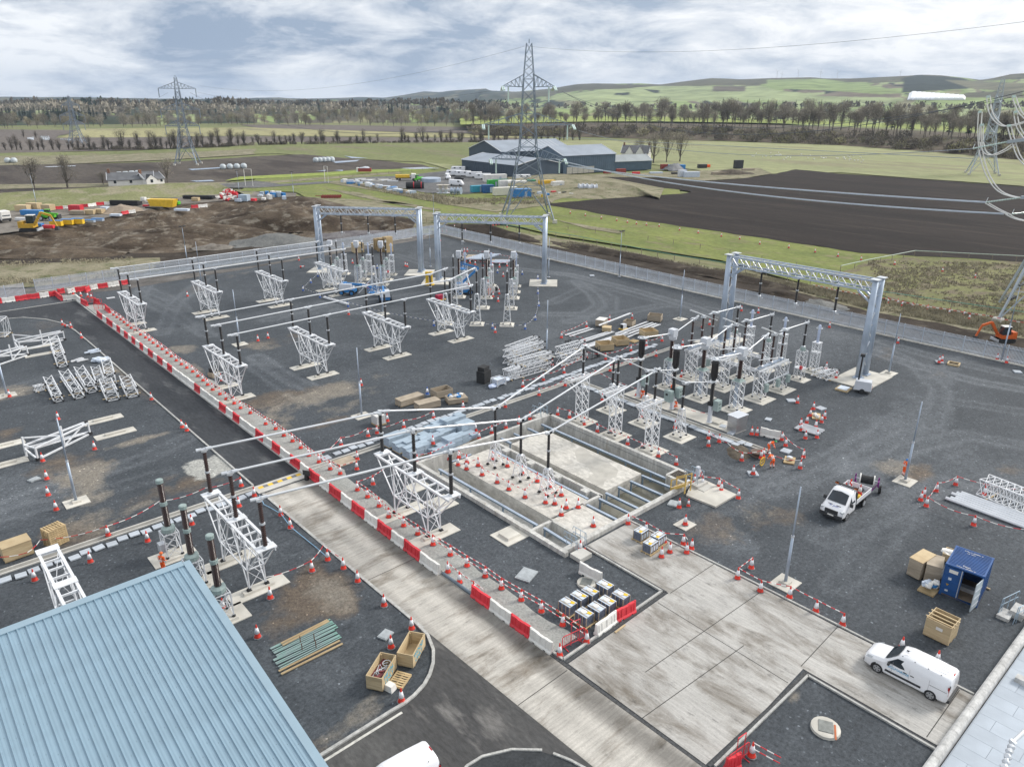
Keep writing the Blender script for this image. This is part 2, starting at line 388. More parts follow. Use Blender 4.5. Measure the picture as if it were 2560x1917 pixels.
PATCH=[
('sand','N1',720,700,2.6,5.2,0,1.),('dirt','N1',600,540,3.2,2.5,0,1.),('sand','N1',800,1050,2.5,3,0,.65),('dirt','N1',700,1130,3,2.2,0,.9),
('stone','N1',1800,560,2.3,2.6,0,1.3),('stone','N1',1930,520,1.6,2.5,0,1.2),('dirt','N1',1580,740,3,2.4,0,1.),('sand','N1',1100,370,3.2,.8,0,.95),('dirt','N1',40,280,2.5,2.5,0,.9),
('sand','N1',1200,920,2.2,.6,.2,.7),('dirt','N1',1300,830,3,2,0,.55),('sand','M1',960,1120,3.2,3.2,0,.95),('dirt','M1',1150,1220,1.,7,0,.9),('sand','M1',60,1320,2.5,2.2,0,.95),
('sand','M2',600,1530,8,4.2,.2,.95),('dirt','M2',300,1510,6,3,0,.95),('sand','M2',900,1580,5,2.6,0,.85),('dirt','M2',130,1050,5,3,0,.7),('sand','M2',60,1080,2.5,3,0,.7),
('sand','M1',1550,950,2,3,0,.85),('sand','M1',1700,1120,1.2,4,0,.75),('dirt','M1',300,760,6,4,0,.5),('sand','M1',2050,300,7,3,0,.5),('dirt','M1',1750,420,6,4,0,.55),
('dirt','B2',520,190,3.2,3.3,0,1.4),('sand','B2',650,170,1.8,2.6,0,.85),('dirt','B2',350,400,3,2,0,1.),('sand','B2',850,1260,2.2,.9,.3,.75),('sand','B2',620,1400,1.6,.8,.2,.7),('dirt','B2',500,1520,1.5,1.5,0,.7),('wear','B2',500,800,3,3,0,.4),
('sand','N4',1080,590,2.6,1.6,0,.8),('dirt','N4',1330,620,2.6,1.5,0,1.),('dirt','N4',200,1010,2.4,1.8,0,.7),('dirt','N4',2050,600,2.6,1.6,0,.75),('wear','N4',700,570,3,2,0,.8),('wear','N4',1300,200,8,4,.3,.55),
('dirt','N3',1780,1060,3.5,2.,0,.75),('dirt','N3',2100,1100,3,2,0,.6),('wear','N3',1980,1200,2.5,4,0,.5),('wear','N3',1750,560,4,1.2,.4,.5),('dirt','M4',1480,1150,2.6,1.5,0,.45),('dirt','M3',1700,700,6,3,0,.5),('dirt','M4',1000,1010,4,1.5,0,.5),
('dirt','N2',700,180,3.5,1.2,0,.9),('sand','B4',240,1030,.8,.6,0,.9),('stone','B3',300,1500,1.7,1.1,.5,1.1),('stone','M3',2000,600,1,1,0,.5),('sand','N3',2050,1000,5,2,.3,.45),('wear','M2',1500,300,12,8,.7,.4),('wear','M4',1500,1150,9,2.4,.2,.6),('wear','M3',1500,600,8,8,0,.3)]
TRACK=[('M4',[(1000,940),(1250,1060),(1500,1300),(1400,1600)],.6),('N4',[(2100,900),(1500,700),(1000,1000),(500,1200)],.5),('N4',[(2150,380),(1700,300),(1200,420),(800,620)],.55),('N4',[(2200,100),(1500,0),(1000,200)],.5),('N4',[(600,1600),(1000,1200),(1250,900),(1250,600)],.4),('M3',[(500,700),(900,640),(1300,560),(1750,600)],.5),('M2',[(400,330),(900,480),(1400,440),(1800,470)],.45),('M2',[(100,860),(600,720),(1000,700),(1500,620)],.4),('N1',[(-50,950),(500,740),(1300,480),(1600,330)],.5),('M1',[(1400,800),(1500,560),(1800,300),(2200,260)],.5),('N3',[(1500,1000),(1900,900),(2208,600)],.5),('M4',[(900,960),(1300,1090),(1800,1220),(2208,1290)],.8),('M4',[(1000,880),(1500,1030),(2208,1180)],.55),('M3',[(60,250),(500,300),(1000,420),(1500,560),(1800,660)],.7),
('M3',[(560,360),(700,470),(760,560),(640,640),(300,640)],.6),('M3',[(620,380),(860,500),(850,600),(700,680)],.5),('M3',[(340,540),(600,420),(900,430),(1400,560)],.45),
('M1',[(1300,300),(1200,500),(1500,640),(1800,820)],.5),('M1',[(1250,420),(1500,520),(1760,760)],.45),('M2',[(0,1180),(300,1380),(620,1500)],.7),('M2',[(0,1260),(250,1440),(500,1560)],.6),
('M2',[(700,780),(1300,820),(1900,820)],.35),('N1',[(0,1000),(600,850),(1400,640)],.4),('M1',[(0,1300),(500,1180),(1000,1050)],.5),('M1',[(0,1340),(560,1210),(1000,1090)],.4),
('N4',[(0,700),(600,480),(1000,260),(1500,60)],.55),('N4',[(0,800),(700,540),(1200,260)],.45),('N4',[(1000,1150),(1050,900),(900,700)],.3),('N3',[(1250,400),(1700,640),(2208,760)],.5),('N3',[(1350,380),(1800,600),(2208,690)],.4),
('M2',[(1200,300),(1600,420),(2200,420)],.5),('B2',[(200,700),(700,500),(1000,420)],.3),('N2',[(700,1300),(400,1250),(100,1350)],.3)]
def make_yard():
 us=np.arange(-26,116.01,.5);vsr=np.arange(-14,160.01,.5);X,Y=np.meshgrid(us,vsr)
 A={k:np.zeros_like(X)for k in('dirt','sand','stone','wear')}
 wob=(nval(X*.3,Y*.3,3)-.5)*1.9+(nval(X*1.1,Y*1.1,13)-.5)*.7
 for k,w,x,y,a,b,r,s in PATCH:
  p=G(w,x,y);dx=X-p.x;dy=Y-p.y;c,n=math.cos(r),math.sin(r)
  d=np.sqrt(((dx*c+dy*n)/a)**2+((dy*c-dx*n)/b)**2)+wob*1.1
  A[k]=np.maximum(A[k],.85*s*np.clip(1.35-d,0,1))
 for w,pts,s in TRACK:
  q=[G(w,*p)for p in pts];best=np.full_like(X,99.)
  for a,b in zip(q[:-1],q[1:]):
   dx,dy=b.x-a.x,b.y-a.y;t=np.clip(((X-a.x)*dx+(Y-a.y)*dy)/(dx*dx+dy*dy),0,1)
   best=np.minimum(best,np.hypot(X-a.x-t*dx,Y-a.y-t*dy))
  A['wear']=np.maximum(A['wear'],s*np.exp(-((best-.95)/.55)**2));A['wear']=np.maximum(A['wear'],.5*s*np.exp(-(best/1.8)**2))
 big=nval(X*.05,Y*.05,8);A['dirt']+=np.clip(big-.62,0,1)*1.6;A['wear']+=np.clip(nval(X*.04+40,Y*.04,5)-.44,0,1)*1.7
 Z=(nval(X*.25,Y*.25,1)-.5)*.03-.012
 def cut(x,y):
  pit=(x>35.5)&(x<53)&(y>34)&(y<53.5)
  tr=(y>59.5)&(y<60)&(x<85)&((x<22)|(x>27))
  tb=(x>63.5)&(x<64)&(y>33)&(y<59.5)
  return pit|tr|tb
 struct(gridmesh('gravel_yard',X,Y,Z,yard_mat(),A,cut))
make_yard()

def sheet(name,pts,z,m,parent=None):
 return struct(MB().sheet(pts,z).build(name,m,parent))
def pxs(*p,z=0.):return[P(a,b,z)[:2]for a,b in p]
def concrete_mat(name,along,c,stain,k=.5,dark=.5,band=None):
 """broomed concrete: broad cloudy tone, fine brush lines along one axis, brown stains drawn out along it, small dark marks"""
 M=bpy.data.materials.new(name);M.use_nodes=True;nt=M.node_tree;L=nt.links.new;b=nt.nodes['Principled BSDF']
 b.inputs['Roughness'].default_value=.8;b.inputs['Specular IOR Level'].default_value=.3
 g=_n(nt,'ShaderNodeNewGeometry')
 def nz(s_,st,det=6,ro=.6,dist=0.):
  mp=_n(nt,'ShaderNodeMapping');L(g.outputs['Position'],mp.inputs[0]);mp.inputs['Scale'].default_value=st
  n=_n(nt,'ShaderNodeTexNoise');n.inputs['Scale'].default_value=s_;n.inputs['Detail'].default_value=det;n.inputs['Roughness'].default_value=ro;n.inputs['Distortion'].default_value=dist
  L(mp.outputs[0],n.inputs['Vector']);return n.outputs['Fac']
 def ramp(f,a_,z_,ca=0.,cz=1.):
  n=_n(nt,'ShaderNodeMapRange');L(f,n.inputs[0]);n.inputs[1].default_value=a_;n.inputs[2].default_value=z_;n.inputs[3].default_value=ca;n.inputs[4].default_value=cz;return n.outputs[0]
 def mul(o,f):
  n=_n(nt,'ShaderNodeVectorMath',operation='SCALE');L(f,n.inputs['Scale'])
  if isinstance(o,tuple):n.inputs[0].default_value=o
  else:L(o,n.inputs[0])
  return n.outputs[0]
 st=(1,.05,1)if along=='v' else(.05,1,1);s2=(1,.35,1)if along=='v' else(.35,1,1)
 o=mul(c,ramp(nz(.25,(1,1,1),5),.3,.7,.86,1.12));o=mul(o,ramp(nz(7.,st,4,.7),.3,.7,.80,1.17))
 m=_n(nt,'ShaderNodeMix',data_type='RGBA');L(ramp(nz(.55,s2,9,.68,.4),.44+.12*(1-k),.68,0,.92),m.inputs[0]);L(o,m.inputs[6]);m.inputs[7].default_value=(*stain,1);o=m.outputs[2]
 o=mul(o,ramp(nz(2.2,s2,8,.78),.55,.70,1,1-dark));o=mul(o,ramp(nz(9,(1,1,1),6,.8),.3,.7,.84,1.14))
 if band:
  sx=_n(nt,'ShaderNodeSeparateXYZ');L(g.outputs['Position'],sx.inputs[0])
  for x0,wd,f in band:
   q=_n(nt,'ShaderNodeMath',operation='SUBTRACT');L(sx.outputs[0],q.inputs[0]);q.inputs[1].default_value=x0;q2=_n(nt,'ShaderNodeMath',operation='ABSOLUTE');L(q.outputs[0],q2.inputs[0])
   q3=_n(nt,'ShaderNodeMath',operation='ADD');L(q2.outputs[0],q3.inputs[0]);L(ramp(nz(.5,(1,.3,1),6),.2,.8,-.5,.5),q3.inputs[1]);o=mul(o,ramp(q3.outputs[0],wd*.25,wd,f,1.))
 L(o,b.inputs['Base Color']);return M
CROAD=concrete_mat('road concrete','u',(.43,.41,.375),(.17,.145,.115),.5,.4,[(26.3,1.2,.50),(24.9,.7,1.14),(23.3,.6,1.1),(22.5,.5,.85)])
CSLAB=concrete_mat('slab concrete','v',(.43,.42,.40),(.155,.135,.11),.8,.55)
ASPH=land('dark asphalt',(.026,.029,.035),(.052,.057,.064),.16,3.5,(.088,.092,.098),.3,0,(1,.3,1),.8,.2)
ASPH2=land('dusty asphalt',(.060,.060,.061),(.10,.099,.097),.2,4.,(.15,.145,.14),.25,R(30),(1,.35,1),.85,.2)
PALEGRAV=land('pale gravel',(.27,.28,.265),(.37,.375,.36),.3,6.,None,.5,0,(1,1,1),.9,.5)
KERB=land('kerb concrete',(.36,.36,.35),(.47,.47,.45),.6,4.)

 
sheet('asphalt_road',[(22.05,60),(26.35,60),(26.35,143.6),(14,143.6),(-26,146.5),(-26,141.5),(14.5,138.7),(17.5,137.5),(20,134),(21.6,129.5),(22.05,124)],.02,ASPH)
sheet('concrete_road',[(22.15,58.2),(26.75,58.2),(26.9,24.9),(27.1,14.8),(31,8),(24.5,9),(23.6,14),(22.75,19),(22.58,25),(22.35,34)],.024,CROAD)
sheet('access_road',[(22.58,25.),(22.9,18.9),(23.7,12),(16,5),(-2,14),(-2,29),(12.28,29.1),(16.67,29.2),(17.72,29.25),(19.43,29.7),(20.95,30.88),(21.63,31.8),(22.18,33.2),(22.32,35)],.016,ASPH2)
sheet('concrete_apron',[(27.35,15.15),(33.4,15.1),(37.9,15.3),(37.95,7.45),(43.45,7.45),(43.3,15.8),(43.3,21),(43.1,33.5),(37.8,33.5),(37.75,25.5),(27.25,25.25)],.024,CSLAB)
def strip(name,pts,w,h,m,z=0.):
 mb=MB()
 for a,b in zip(pts[:-1],pts[1:]):mb.bar((a[0],a[1],z+h/2),(b[0],b[1],z+h/2),w,h)
 return struct(mb.build(name,m))
             
JO=mat('dark joint sealant',(.05,.048,.045),.9)
for a,b in[((37.8,25.4),(43.2,25.4)),((30.3,21.6),(43.2,21.2)),((38.0,15.5),(43.3,15.75)),((27.3,19.4),(37,18.9)),((22.6,24.8),(26.8,24.9)),((22.3,41),(26.7,41)),((36.1,15.3),(36.3,25.3)),((38.1,8.1),(43.3,8.2))]:
 strip('slab_joint',[a,b],.05,.006,JO,.022)
       
strip('road_kerb',[(22.0,60.2),(22.0,75.9),(21.98,89.3),(21.98,115),(21.9,124),(21.5,129.3),(19.9,133.9),(17.4,137.4),(14.5,138.55),(-26,141.4)],.16,.1,KERB)
strip('road_kerb',[(26.45,58.5),(26.45,72),(26.45,143.8),(14,143.75),(-26,146.6)],.18,.07,KERB)
strip('concrete_edge',[(22.05,58.2),(22.25,40),(22.35,34)],.22,.06,KERB)
strip('curved_kerb',[(22.3,35.1),(22.18,33.2),(21.63,31.8),(20.95,30.88),(20.2,30.2),(19.43,29.72),(18.5,29.4),(17.72,29.27),(16.67,29.27),(12.28,29.16),(0,29.1)],.2,.12,KERB)
strip('edge_line',[(17.25,28.82),(8,28.7)],.16,.01,mat('worn white road paint',(.52,.51,.47),.8,0,.25,3),.018)
strip('curved_kerb',[(16.5,23.0),(17.76,23.45),(18.74,23.38),(20.24,22.68),(21.45,21.55)],.14,.1,KERB)
strip('curved_kerb',[(21.75,21.0),(22.12,20.1),(22.4,19.0),(22.5,17.5)],.14,.1,KERB)
sheet('planting_bed',[(16.2,22.8),(17.8,23.35),(18.7,23.3),(20.2,22.6),(21.4,21.5),(22.1,20.1),(22.3,17),(17,15)],.02,land('dark bed gravel',(.03,.033,.036),(.06,.065,.07),.4,6.))
GUT=mat('dark drainage gravel',(.06,.063,.066),.9,0,.4,8)
strip('channel_drain',[(26.98,58),(27.0,36),(27.05,25.0),(27.2,14.9)],.22,.014,GUT,.016)
strip('channel_drain',[(27.2,25.42),(37.7,25.68),(37.7,33.4)],.2,.014,GUT,.016)
strip('channel_drain',[(37.75,7.4),(37.75,15.05),(33,14.95),(27.4,14.98)],.2,.014,GUT,.016)
strip('edging_kerb',[(27.25,26.6),(27.25,25.7),(37.5,25.92),(37.5,33.4)],.16,.13,KERB)
strip('edging_kerb',[(43.55,7.5),(43.5,15.8),(43.45,21),(43.2,33.6)],.14,.1,KERB)
strip('edging_kerb',[(37.55,7.2),(37.55,14.8),(27.6,14.75)],.14,.12,KERB)
            
wk=[(26.75,26.6)]+[(29.45,26.6)]
for v in np.arange(27.5,138,1.5):
 q=.55*noise.noise(V((v*.21,3,1)))+.35*noise.noise(V((v*.6,9,1)));e=29.3+q
 if 56<v<63:e+=.5
 wk.append((e,v))
wk+=[(28.4,139),(26.7,139)]
sheet('gravel_walkway',wk,.02,PALEGRAV)
                 
mb=MB();mb.box(24.2,59.15,.03,4.9,1.5,.06);stp=struct(mb.build('trench_crossing',CONC))
for i in range(9):MB().box(22.35+i*.46,59.35,.065,.44,.42,.012).build('square',YEL if i%2==0 else mat('grey anti slip paint',(.16,.16,.16),.8),stp)

# ---- concrete pit with slabs, walls and steel beams
pit=thing('concrete_pit','wide sunken concrete bund with raised slabs and steel beams in the yard','concrete pit',(0,0,0))
PITC=land('pit concrete',(.46,.455,.43),(.55,.545,.525),.5,2.5,(.38,.36,.32),.15,0,(1,1,.3),.85,.12)
def slabm():
 M=land('wet slab concrete',(.50,.48,.435),(.575,.555,.515),.35,2.4,(.42,.40,.36),.2,0,(1,.6,1),.8,.06);return M
mb=MB()
for x,y,sx,sy,t in[(35.5,43.4,.4,19.8,.38),(53.25,44.5,.4,18.2,.42),(44.3,53.5,18.3,.4,.42)]:mb.box(x,y,(t-1.5)/2,sx,sy,t+1.5)
mb.box(43.55,33.95,-.57,15.7,.45,1.86);mb.box(52.3,36.2,-.53,1.5,.3,1.9);mb.box(51.5,35.,-.53,.3,2.4,1.9)
mb.build('perimeter_wall',PITC,pit)
MB().box(44.4,43.7,-1.45,17.6,19.6,.3).build('floor',PITC,pit)
MB().box(48.0,44.8,-.64,4.95,12.9,1.36).build('wet_slab',slabm(),pit)
MB().box(40.75,45.1,-.66,4.6,13.6,1.32).build('post_slab',slabm(),pit)
MB().box(40.3,36.3,-.64,3.6,3.55,1.34).build('end_slab',slabm(),pit)
mb=MB();mb.box(44.55,45.3,-.6,.3,14.6,1.3);mb.box(43.4,38.15,-.6,2.3,.3,1.3);mb.box(38.35,36.2,-.6,.3,3.9,1.3);mb.box(37.0,38.0,-.6,2.6,.3,1.3)
for y in(50.5,46.9,43.2,39.6):mb.box(44.1,y,-.52,.6,.75,1.2)
mb.build('dividing_wall',PITC,pit)
for i,y in enumerate((50.6,47.8,45.,42.2,39.8)):MB().box(36.7,y,-1.13,1.2,1.1,.34).build('sump_block',PITC,pit)
def beam(p,q,posts):
 mb=MB();p,q=V(p),V(q);mb.bar(p,q,.16,.18)
 for t in posts:a=p.lerp(q,t);mb.box(a.x,a.y,-.75,.12,.12,1.15)
 b=MB().bar(p+V((0,0,.1)),q+V((0,0,.1)),.24,.025)
 o=mb.build('steel_beam',BSTEEL,pit);b.build('flange',GSTEEL,o)
zb=-.12
beam((36.75,51.8,zb),(36.95,38.3,zb),(.02,.35,.68,.97));beam((43.25,51.6,zb),(43.3,38.5,zb),(.03,.35,.68,.96));beam((51.35,52.9,zb),(51.6,34.8,zb),(.03,.25,.45,.65,.82))
for(a,b)in[((50.36,38.2),(50.6,34.3)),((48.7,38.2),(48.83,34.3)),((47,38.2),(47,34.3)),((45.3,38.2),(45.38,34.3)),((44.1,37.9),(44.2,34.3)),((42.5,37.9),(42.6,34.3)),((37.1,37.7),(37.0,34.4))]:beam((*a,zb),(*b,zb),(.03,))
for(a,b)in[((45.7,51.5),(45.7,53.1)),((47.5,51.5),(47.5,53.1)),((49.5,51.5),(49.5,53.1)),((39.3,38.1),(39.3,39)),((41.2,38.1),(41.2,38.9)),((38.6,52.2),(41,52.2))]:beam((*a,zb),(*b,zb),(.1,))
WAT=bpy.data.materials.new('still brown water');WAT.use_nodes=True;_b=WAT.node_tree.nodes['Principled BSDF']
_b.inputs['Base Color'].default_value=(.15,.145,.115,1);_b.inputs['Roughness'].default_value=.04;_b.inputs['IOR'].default_value=1.33
_nw=_n(WAT.node_tree,'ShaderNodeTexNoise');_nw.inputs['Scale'].default_value=.8;_cw=_n(WAT.node_tree,'ShaderNodeValToRGB');WAT.node_tree.links.new(_nw.outputs['Fac'],_cw.inputs[0])
_cw.color_ramp.elements[0].color=(.10,.10,.075,1);_cw.color_ramp.elements[1].color=(.26,.25,.21,1);WAT.node_tree.links.new(_cw.outputs[0],_b.inputs['Base Color'])
mb=MB();mb.sheet([(44.75,34.2),(53,34.2),(53,53.2),(50.5,53.2),(50.5,38.4),(44.75,38.4)],-1.1);mb.sheet([(42.15,34.2),(44.74,34.2),(44.74,37.95),(42.15,37.95)],-1.1)
struct(mb.build('pit_water',WAT))
      
mb=MB();ctr=[zp('N3',*p)for p in[(600,400),(700,480),(860,560),(930,610),(900,660),(800,690),(790,735),(720,730),(640,680),(700,640),(640,560),(560,530),(540,440)]]
mb.sheet(rough([P(*p)[:2]for p in ctr],.6,.25,3),.048);
PUD=mat('wet concrete',(.44,.42,.375),.3,0,.12,1.2);struct(mb.build('puddle',PUD))
       
mb=MB();
for i in range(7):mb.box(51.8+i*.2,35.2,.44,.06,1.7,.05)
for j in range(4):mb.box(52.4,34.5+j*.5,.43,1.4,.05,.04)
mb.build('sump_grating',mat('rusty dark grating',(.12,.10,.08),.7,.3,.4,3),pit)
MB().box(52.5,33.3,.2,1.6,.8,.44).build('step_block',CONC,pit);MB().box(52.5,32.6,.1,1.5,.7,.22).build('step_block',CONC,pit)
MB().box(36.3,32.75,.15,1.3,1.1,.36).build('step_block',CONC,pit);MB().box(52.4,54.2,.15,1.6,1.0,.34).build('step_block',CONC,pit)
def rails(lab,c,dx,dy,n,z=.35,ln=1.5,grp=None):
 c=V(c);t=thing('handrail',lab,'handrail',c,0,grp)
 for s in(-.5,.5):
  o=V((-dy,dx,0))*s;mb=MB()
  a,b=o-V((dx,dy,0))*ln/2,o+V((dx,dy,0))*ln/2
  for h in(.55,1.05):mb.path([a+V((0,0,z-.3)),a+V((dx*.15,dy*.15,z+h)),b+V((0,0,z+h)),b+V((dx*.1,dy*.1,z+h-.3))],.028,6)
  for t_ in range(n):p=a.lerp(b,(t_+.5)/n);mb.tube(p+V((0,0,z-.4)),p+V((0,0,z+1.05)),.025,6)
  mb.build('rail',GRAIL,t)
 return t
GRAIL=mat('blue grey handrail paint',(.35,.45,.54),.45,.2,.1,2)
for nm,c,a,lb in[('handrail',(36.9,33.9,0),(0,1),'bent blue grey handrail over the steps at the pit corner nearest the road'),('handrail',(52.6,33.9,0),(0,1),'blue grey handrail over the sump steps beside the yellow timber ladder'),('handrail',(52.4,54.2,0),(0,1),'blue grey handrail over the steps at the far corner of the pit')]:
 rails(lb,c,*a,3,grp='handrails at the pit steps')

# ---- cable trenches
tw=MB()
def trench(name,boxes):
 mb=MB()
 for b in boxes:mb.box(*b)
 return struct(mb.build(name,CONC))
def twall(x0,x1,y):return((x0+x1)/2,y,-.16,x1-x0,.13,.5)
segs=[]
for x0,x1 in((-26,22),(27,85.5)):
 segs+=[twall(x0,x1,59.46),twall(x0,x1,60.05),((x0+x1)/2,59.75,-.42,x1-x0,.6,.06)]
trench('cable_trench',segs)
trench('cable_trench',[(63.46,46.1,-.16,.13,26.4,.5),(64.06,46.1,-.16,.13,26.4,.5),(63.75,46.1,-.42,.6,26.4,.06)])

# ---- wall and paved platform at the right
WALL=land('smooth wall concrete',(.44,.44,.43),(.56,.56,.55),.5,2.5)
pw=thing('retaining_wall','low pale concrete wall with rounded coping beside the paved platform','wall',(0,0,0))
for i in range(12):
 x0=26+i*2.6;MB().box(x0+1.285,7.12,.1,2.57,.5,.62).build('wall_segment',WALL,pw);MB().tube((x0+.01,7.12,.40),(x0+2.585,7.12,.40),.26,12).build('coping',WALL,pw)
PAVE=mat('pale blue paving slab',(.40,.45,.51),.75,0,.08,.7,bump=.1,rnd=.07)
pv=struct(MB().box(44,-1.6,.06,44,16.8,.1).build('paved_platform',PAVE))
pm={}
k=0
for i,x in enumerate(np.arange(30,56,1.1)):
 y=6.75;j=0
 while y>-.5 and k<170:
  w=(1.35,2.1,.85,2.6)[(i*7+j*3)%4]
  if w not in pm:pm[w]=MB().box(0,0,0,1.085,w-.015,.06).mesh('paving_slab',PAVE)
  link('paving_slab',pm[w],pv,(x+.55,y-w/2,.135));y-=w;j+=1;k+=1
MB().box(46.6,3.,.32,.5,6.5,.35).build('kerb_beam',WALL,pv)
st=thing('concrete_step','two cast concrete steps with a blue rail by the wall','steps',(53.4,8.25,0));MB().box(-.35,.45,.12,1.2,.75,.26).build('tread',WALL,st);MB().box(.5,-.1,.25,1.3,.8,.5).build('tread',WALL,st)
rails('blue grey handrail above the concrete steps at the right edge',(53.6,8.3,.1),1,-.25,3,.2,2.0)
          
vg=thing('busbar_clamp','white tubular busbar with bolted grey clamp over the pale paving','busbar',(0,0,0))
zq=5.5;a,b,c=G('B4',2040,1656,zq),G('B4',2110,1440,zq),G('B4',2260,1300,zq);d=G('B4',2000,1800,zq)
MB().tube(d,a,.10,10).build('tube',ALU,vg);MB().tube(b,c+(c-b)*3,.10,10).build('tube',ALU,vg)
mb=MB();mb.tube(a,b,.06,8)
for t in np.linspace(0,1,6):p=a.lerp(b,t);mb.blob(p,.17,.17,.14,int(t*10),.2,8,5);mb.tube(p+V((-.2,0,0)),p+V((.2,.1,0)),.035,6)
mb.build('clamp',STEEL,vg);MB().lathe([(.16,0),(.16,.1),(.12,.14),(.12,1.3),(.2,1.35),(.2,1.5)],12,(d.x,d.y,zq-1.7)).build('insulator',INSB,vg)
MB().tube((d.x,d.y,.1),(d.x,d.y,zq-1.7),.09,8).build('post',STEEL,vg)

# ---- the big roof at the lower left
bh=thing('warehouse','blue grey building with a standing seam metal roof at the lower left','building',(0,0,0))
ROOF=mat('blue grey roof sheet',(.27,.385,.47),.42,.25,.06,.6,bump=.05,bs=1.5,rnd=.025);ROOFW=mat('blue grey wall sheet',(.22,.30,.37),.5,.2,.06,1)
FLASH=mat('pale blue grey flashing',(.285,.39,.465),.4,.25,.05,.7)
SL=math.atan(.157);RF=lambda y:6.5-.157*(42.0-y)
mb=MB();mb.add([(x,y,0 if k==0 else RF(y)-.3)for k in(0,1)for x,y in((-19,19.3),(10.4,19.3),(10.4,41.6),(-19,41.6))],[(3,2,1,0),(4,5,6,7),(0,1,5,4),(1,2,6,5),(2,3,7,6),(3,0,4,7)]);mb.build('wall',ROOFW,bh)
W_=.42;me=MB()
me.box(0,0,0,W_-.004,22.4,.04)
me.k=0
for(a,b,h)in[(-W_/2+.03,.035,.1)]:me.add([(a-b,-11.2,.02),(a+b,-11.2,.02),(a+b*.5,-11.2,h),(a-b*.5,-11.2,h),(a-b,11.2,.02),(a+b,11.2,.02),(a+b*.5,11.2,h),(a-b*.5,11.2,h)],[(0,1,2,3),(7,6,5,4),(1,5,6,2),(2,6,7,3),(3,7,4,0)])
for a in(-.06,.08):me.box(a+.02,0,.025,.03,22.4,.014)
seam=me.mesh('roof_panel',ROOF)
for i in range(62):link('roof_panel',seam,bh,(10.22-i*W_,30.6,RF(30.6)-.08)).rotation_euler.x=SL
MB().box(0,0,0,.42,23,.36).build('flashing',FLASH,bh,(10.62,30.6,RF(30.6)-.15)).rotation_euler.x=SL;MB().box(0,0,0,26.0,.46,.36).build('flashing',FLASH,bh,(-2.6,41.88,RF(41.88)-.15)).rotation_euler.x=SL
DRT=mat('dark screw cap',(.1,.13,.15),.6);sc_m=MB().lathe([(.022,0),(.015,.015)],6).mesh('roof_fixing',DRT)
mb=MB()
for i in range(56):
 for j in range(10):y=23+j*1.95+.3*(i%3);mb.lathe([(.02,0),(.012,.014)],5,(10.3-i*W_,y,RF(y)-.055))
stuff(mb.build('roof_fixings',DRT,bh))
# ================================================================ LAND BEYOND THE FENCES
GRASSG=land('meadow grass',(.125,.155,.045),(.20,.225,.065),.09,1.2,(.19,.175,.09),.35,R(20),(1,.55,1))
PASTURE=land('winter pasture',(.135,.155,.062),(.20,.215,.09),.02,.6,(.18,.165,.10),.4,R(10),(1,.3,1))
PASTUREY=land('thin young crop',(.23,.245,.125),(.29,.30,.155),.012,.5,(.22,.21,.125),.4,R(-40),(1,.22,1))
STUB=land('pale stubble',(.255,.24,.12),(.33,.31,.16),.012,.4,(.22,.205,.12),.3,R(-40),(1,.15,1))
PLOUGH=land('ploughed soil',(.010,.0068,.0055),(.023,.0165,.0135),.06,1.3,(.034,.025,.020),.35,R(-42),(1,.12,1),bump=.7)
BARE=land('bare brown field',(.060,.049,.042),(.10,.085,.07),.02,.6,(.045,.036,.031),.5,R(-40),(1,.25,1))
BAREP=land('bare mauve field',(.115,.097,.087),(.155,.135,.118),.01,.4,None,.4,R(-40),(1,.2,1))
BRIGHT=land('bright grass',(.20,.26,.055),(.27,.32,.08),.01,.3)
SOIL=land('dug dark soil',(.026,.02,.015),(.058,.045,.034),.12,1.4,(.09,.075,.058),.3,bump=.9)
SPOIL=land('spoil earth',(.040,.028,.019),(.135,.105,.076),.12,1.6,(.20,.175,.14),.35,0,(1,1,2.2),bump=1.)
DRY=land('dry rough grass',(.165,.15,.092),(.28,.255,.18),.12,2.2,(.115,.125,.06),.4,bump=.8)
DUSTY=land('dusty site track',(.145,.13,.112),(.235,.215,.19),.08,1.0,(.105,.09,.075),.4)
YARD2=land('grey hardstanding',(.095,.097,.10),(.15,.15,.15),.06,.9,(.19,.18,.17),.3)

                      
HILL=[(-900,252),(-300,254),(0,257),(60,249),(80,248),(120,251),(160,257),(200,255),(260,250),(290,247),(320,250),(345,255),(420,258),(520,257),(600,250),(640,246.5),(700,245),(730,249),(790,248),(850,246),(900,243),(960,245),(1010,238),(1060,229),(1100,231),(1130,227),(1215,222),(1225,227),(1290,230),(1378,222),(1405,217),(1440,211),(1483,209),(1540,210),(1600,209),(1648,212),(1700,205),(1740,200),(1773,196),(1810,197),(1845,199),(1920,196),(2021,194),(2059,197),(2120,197),(2181,194),(2253,190.5),(2294,187.5),(2340,189),(2398,195),(2442,200.5),(2471,196),(2514,186),(2560,183),(2800,175),(3400,190)]
def hill_top(x):return np.interp(x,[h[0]for h in HILL],[h[1]for h in HILL])
                            
